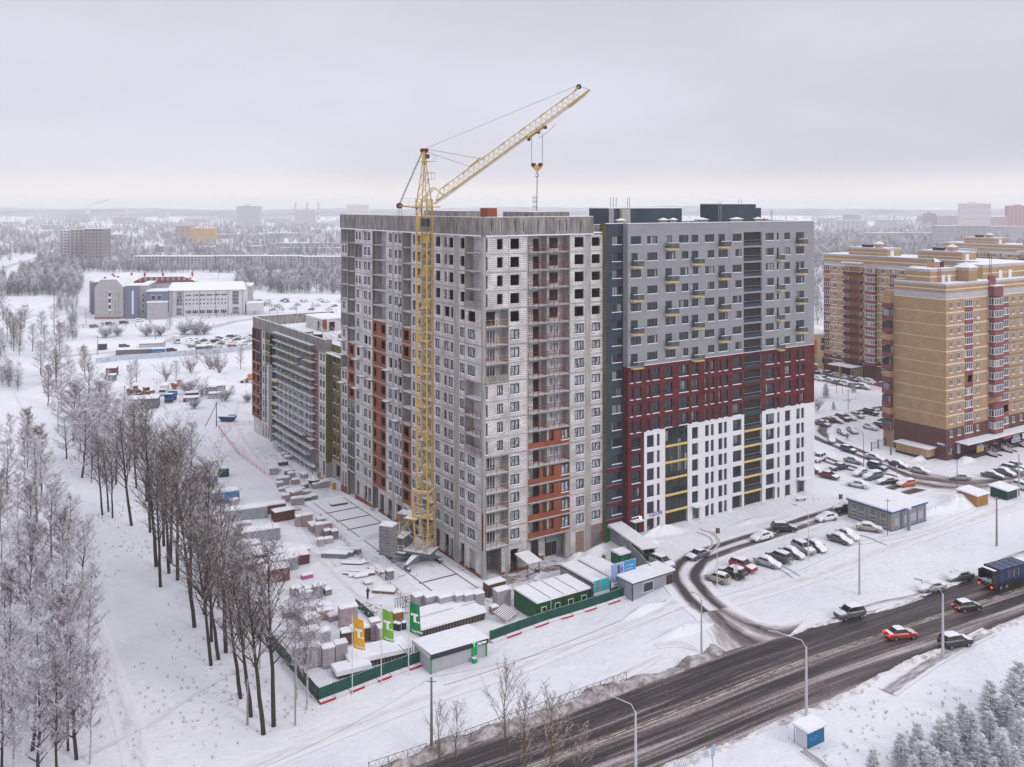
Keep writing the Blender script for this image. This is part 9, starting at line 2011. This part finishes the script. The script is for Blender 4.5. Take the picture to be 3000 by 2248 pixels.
# frosty belt on the left side, then the trees between the trails: named by their place in the belt
def belt(kinds,pts,hr,desc,group,wd=1.0):
    for i,(x,y) in enumerate(sorted(pts,key=lambda q:-q[1])): tree(kinds[i%len(kinds)],(x,y),TR.uniform(*hr),f"{KD[kinds[i%len(kinds)]]} {desc}, {i+1}{ORD(i+1)} from its near end",(TR.uniform(-.04,.04),0),group,wide=wd*TR.uniform(.8,1.1))
KD=dict(birch='birch like',frost='frost white',red='reddish')
LB=[(40,2330),(110,2300),(165,2290),(225,2225),(262,2240),(200,2200),(150,2170),(95,2200),(40,2150),(5,2250),(180,2100),(240,2060),(215,1990),(150,2000),(90,2030),(30,2020),(255,1930),(200,1880),(140,1900),(80,1880),(20,1900),(240,1800),(185,1760),(120,1780),(60,1740),(5,1770),(200,1680),(150,1640),(90,1650),(30,1640),(160,1570),(110,1540),(50,1540),(0,1560),(120,1470),(70,1440),(20,1450),(-40,1500),(-60,1700),(-70,1900),(-80,2100),(80,1370),(30,1340),(-20,1380),(-60,1350)]
belt(['birch','frost','red','frost'],LB,(13,17),'tree of the dense belt left of the trail','frosty trees left of the trail')
MBT=[(195,1345),(235,1330),(270,1300),(215,1290),(170,1270),(255,1260),(290,1250),(230,1220),(180,1210),(140,1190),(205,1170),(260,1180),(310,1210),(165,1120),(120,1100),(200,1090),(250,1110),(130,1050),(175,1030),(95,1030),(60,1010),(120,980),(30,980),(70,960),(155,960),(10,940),(340,1420),(300,1400),(270,1380),(350,1350),(320,1320),(380,1380),(400,1330),(240,1400),(360,1290)]
belt(['frost','birch','frost','red'],MBT,(12,17),'tree between trail and machine yard','snowy trees between trail and yard',1.3)
for x,y,h,l in ((60,1015,18,'tall dark tree by the far road bend'),(40,1030,17,'dark twin tree by the far road bend'),(20,1000,16,'third dark tree by the far road bend'),(165,1140,15,'dark stemmed tree with a forked crown over the clearing'),(230,1350,15,'weeping birch hanging over the clearing'),(30,1130,9,'round frosty tree alone beside the trail'),(-10,1000,18,'dark tree at the picture edge by the far road'),(-25,860,22,'dark tree at the picture edge above the road'),(10,855,22,'dark trees clump above the far road')): tree('tall' if 'dark' in l else 'birch',(x,y),h,l)
for x,y,h,l,k in ((385,1150,11,'large round frosted tree in the machine yard','frost'),(400,1120,9,'frosted tree behind the machine yard shed','frost'),(515,1115,9,'frosted multi stem tree by the light blue fence','frost'),(485,1118,7,'thin frosted tree by the light blue fence','shrub'),(560,1095,8,'fan shaped bare shrub before the light blue fence','shrub'),(615,1097,9,'wide fan shaped shrub before the light blue fence','shrub'),(640,1099,8,'bare shrub beside the wide fan shaped one','shrub'),(705,1081,9,'round twiggy tree near the low wing corner','frost'),(550,1155,6,'frosty bush beside the red tractor','bush'),(590,1165,6,'frosty shrub before the container stack','shrub'),(660,1175,5,'white bush beside the container stack','bush'),(570,1197,4,'small white bush in the open snow','bush'),(725,1178,4,'thin white bush near the low wing','bush'),(310,990,7,'frosty thicket before the school gable, near part','bush'),(345,985,6,'frosty thicket before the school gable, far part','bush'),(430,985,8,'big frosted shrub before the school hall, darker part','bush'),(470,985,8,'big frosted shrub before the school hall, middle part','bush'),(540,980,9,'round white shrub before the sports hall','bush'),(575,982,9,'round white shrub before the sports hall, lower part','bush'),(600,980,7,'end of the white shrubs before the sports hall','bush'),(497,968,9,'dark stem tree sticking out of the white shrubs','frost'),(440,965,7,'tree by the slate annex of the school','frost'),(868,917,7,'frosty bush pair beyond the low wing, near one','frost'),(915,915,7,'frosty bush pair beyond the low wing, far one','frost'),(2500,1150,3,'small dark fir in the far playground','pine'),(2420,1165,4,'dark fir near the white block edge','pine'),(2395,1205,4,'thin bare sapling near the white block edge','shrub'),(2442,1200,2,'tiny fir in the playground snow','pine'),(2580,1100,4,'frosty shrub by the far brick block wall','bush')): tree(k,(x,y),h,l)
# young roadside trees and verge shrubs
for x,y,h,l,k in ((1478,2215,11,'young bare tree with golden twigs at the roadside railing','sapling'),(1285,2235,7,'small bare tree beside the pavilion pole','sapling'),(1335,2240,7,'bare sapling next to the small roadside tree','sapling'),(1545,2290,10,'bare tree leaning over the road at the bottom edge','sapling'),(1620,2330,11,'second bare tree over the road at the bottom edge','sapling'),(1700,2330,8,'low bare tree over the road at the bottom edge','sapling')): tree(k,(x,y),h,l,(.05,0))
# pines in the near right corner
PN=[(2560,2290,3.4),(2640,2250,3.6),(2690,2230,3.8),(2720,2265,3.6),(2755,2220,4.2),(2800,2250,3.6),(2820,2160,4.4),(2860,2240,3.6),(2900,2120,5.6),(2900,2190,3.8),(2935,2240,3.6),(2950,2140,4.4),(2985,2080,5.2),(2990,2180,4.2),(2970,2300,3.6),(2770,2300,3.4),(2680,2310,3.2),(3030,2120,5.0),(3050,2060,5.0),(3040,2220,4.4),(2840,2320,3.4),(2910,2300,3.2),(2600,2330,3),(2880,2270,4.4),(2940,2275,4.4),(2780,2200,4.6),(2985,2235,4.6),(2965,2110,5.6),(2840,2200,4.4),(2740,2310,4),(2700,2290,3.8)]
for i,(x,y,h) in enumerate(sorted(PN)): tree('pine',(x,y),h,f"snow laden young pine in the near corner, {i+1}{ORD(i+1)} counted from the bus shelter side",(TR.uniform(-.05,.05),0),'young pines in the near corner',wide=1.05)
# weeds and brush as ground cover
def cover():
    src=[]
    for i in range(3):
        rnd=random.Random(50+i); M=MB()
        for k in range(16): a=rnd.uniform(0,6.28); l=rnd.uniform(.3,.9); M.tube((rnd.uniform(-.3,.3),rnd.uniform(-.3,.3),0),(math.cos(a)*.5*l,math.sin(a)*.5*l,l),.014,.006,3,TWD if k%2 else TWF)
        src.append(M)
    M=MB(); rnd=random.Random(9)
    Z=[((560,1900),9,26,90),((640,2080),14,7,70),((330,1500),6,14,70),((250,1350),5,20,60),((400,1600),8,16,80),((2650,2120),12,5,50),((2500,2200),8,3,24),((640,1130),30,16,90),((700,1040),26,10,50),((560,1290),10,14,60),((2330,1460),7,2,18),((1000,1440),10,2,20),((620,2060),6,20,50),((2850,2050),12,5,50)]
    for px,sx,sy,n in Z:
        c=G(*px)
        for _ in range(n):
            x=c[0]+rnd.gauss(0,sx*.5); y=c[1]+rnd.gauss(0,sy*.5); s=src[rnd.randrange(3)]; k=rnd.uniform(.25,.6); z=hz(x,y); off=len(M.v); M.v+=[(x+a*k,y+b*k,z+d*k) for a,b,d in s.v]; M.f+=[tuple(off+q for q in f) for f in s.f]; M.m+=[M.mi(s.mats[q]) for q in s.m]
    tag(M.build('dry_weeds'),'dry stalks poking through the snow',kind='stuff')
cover()
# the far woods: one object, frosted crowns scattered with geometry nodes
def far_tree(seed,dark):
    """coarser twig bundle used only beyond 350 m"""
    rnd=random.Random(seed); M=MB(); U=rnd.uniform; m=TWF if dark<1 else FD if dark==1 else FR; M.tube((0,0,0),(0,0,8),.18,.08,4,BARK)
    for i in range(300):
        a=U(0,6.28); t=U(.12,1); r=3.3*math.sin(min(1,t*1.15)*math.pi*.93)**.7*U(.25,1)+.1; z=12*t; p=(math.cos(a)*r,math.sin(a)*r,z); b=U(0,6.28); l=U(.5,1.5); M.tube(p,(p[0]+math.cos(b)*l*.6,p[1]+math.sin(b)*l*.6,p[2]+l*U(.0,.9)),.085,.03,3,m)
    for i in range(16): a=U(0,6.28); z=U(2,7); M.tube((0,0,z),(math.cos(a)*2.2,math.sin(a)*2.2,z+U(1,3)),.09,.04,3,BARK)
    return M.mesh('far_tree')
FD=twigmat('far_twig_dark',(.062,.052,.066),(.52,.53,.61),-.2); FR=twigmat('far_twig_brown',(.11,.085,.095),(.60,.59,.65),.05)
col=D.collections.new('tree_sources')
for i in range(6): o=D.objects.new('far_tree_src',far_tree(60+i,(0,0,1,2,0,1)[i])); col.objects.link(o)
def woods():
    rnd=np.random.RandomState(5); P_=[]
    def inb(px,py):
        for a,b,c,d in CLR:
            if a<px<b and c<py<d: return False
        return True
    # clearings in photo space, turned into ground points below: school, lots, lanes, brick blocks
    CLR=[(236,690,800,1000),(-80,170,872,1000),(690,1010,862,1000),(30,110,750,800),(-80,60,770,840),(700,1000,795,812)]
    n=0
    def add(pxr,pyr,cnt,hmul=1.0,dens=None):
        for _ in range(cnt):
            px=rnd.uniform(*pxr); v=np.exp(rnd.uniform(np.log(pyr[0]-600),np.log(pyr[1]-600))); py=600+v
            if not inb(px,py): continue
            x,y,z=G(px,py)
            if dens and rnd.rand()>dens(px,py): continue
            bad=False
            for b in BB:
                if b[0]-6<x<b[1]+6 and b[2]-2<y<b[3]+5: bad=True; break
            if not bad: P_.append((x,y,z,hmul))
    clump=lambda px,py:.25+.75*(math.sin(px*.021+py*.05)*math.sin(px*.007-py*.11)>-.25)
    add((-60,1000),(624,690),9000,.9,clump); add((-60,1000),(690,875),5200,.95,clump); add((1000,1360),(622,660),900); add((2380,3060),(626,700),4600,.9,clump); add((2380,3060),(700,790),2300,1.0); add((2380,2460),(780,960),60)
    add((-60,240),(780,868),520,1.1); add((-60,225),(872,1000),210,.6); add((700,1010),(864,905),60,.5); add((-60,60),(1000,1150),40,.7); add((300,1000),(790,838),950,.62); add((700,1000),(835,862),60,.6); add((1700,2400),(618,650),500)
    me=D.meshes.new('woods'); me.from_pydata([p[:3] for p in P_],[],[]); at=me.attributes.new('hs','FLOAT','POINT'); at.data.foreach_set('value',[p[3]*rnd.uniform(.7,1.15) for p in P_])
    o=D.objects.new('woods',me); C.objects.link(o); tag(o,'frosted woods around the far housing',None,kind='stuff')
    g=D.node_groups.new('scatter','GeometryNodeTree'); g.interface.new_socket('Geometry',in_out='INPUT',socket_type='NodeSocketGeometry'); g.interface.new_socket('Geometry',in_out='OUTPUT',socket_type='NodeSocketGeometry')
    gi=g.nodes.new('NodeGroupInput'); go=g.nodes.new('NodeGroupOutput'); ip=g.nodes.new('GeometryNodeInstanceOnPoints'); ci=g.nodes.new('GeometryNodeCollectionInfo'); ci.inputs[0].default_value=col; ci.inputs['Separate Children'].default_value=True; ci.inputs['Reset Children'].default_value=True; ip.inputs['Pick Instance'].default_value=True
    rv=g.nodes.new('FunctionNodeRandomValue'); rv.data_type='FLOAT_VECTOR'; rv.inputs[0].default_value=(0,0,0); rv.inputs[1].default_value=(.08,.08,6.28); na=g.nodes.new('GeometryNodeInputNamedAttribute'); na.data_type='FLOAT'; na.inputs[0].default_value='hs'
    m2p=g.nodes.new('GeometryNodeMeshToPoints'); l=g.links.new; l(gi.outputs[0],m2p.inputs[0]); l(m2p.outputs[0],ip.inputs['Points']); l(ci.outputs[0],ip.inputs['Instance']); l(rv.outputs[0],ip.inputs['Rotation']); l(na.outputs[0],ip.inputs['Scale']); l(ip.outputs[0],go.inputs[0])
    md=o.modifiers.new('scatter','NODES'); md.node_group=g
BB=[]
for o in D.objects:
    if o.parent is None and o.get('category') in ('building','school','kindergarten') and o.location.y>300:
        w=[c for c in o.children if c.name.startswith('wall')]
        if w: xs=[v.co.x for v in w[0].data.vertices]; ys=[v.co.y for v in w[0].data.vertices]; BB.append((o.location.x+min(xs),o.location.x+max(xs),o.location.y+min(ys),o.location.y+max(ys)))
BB+=[(95,180,280,420),(180,290,330,460),(-60,60,150,330)]
woods()
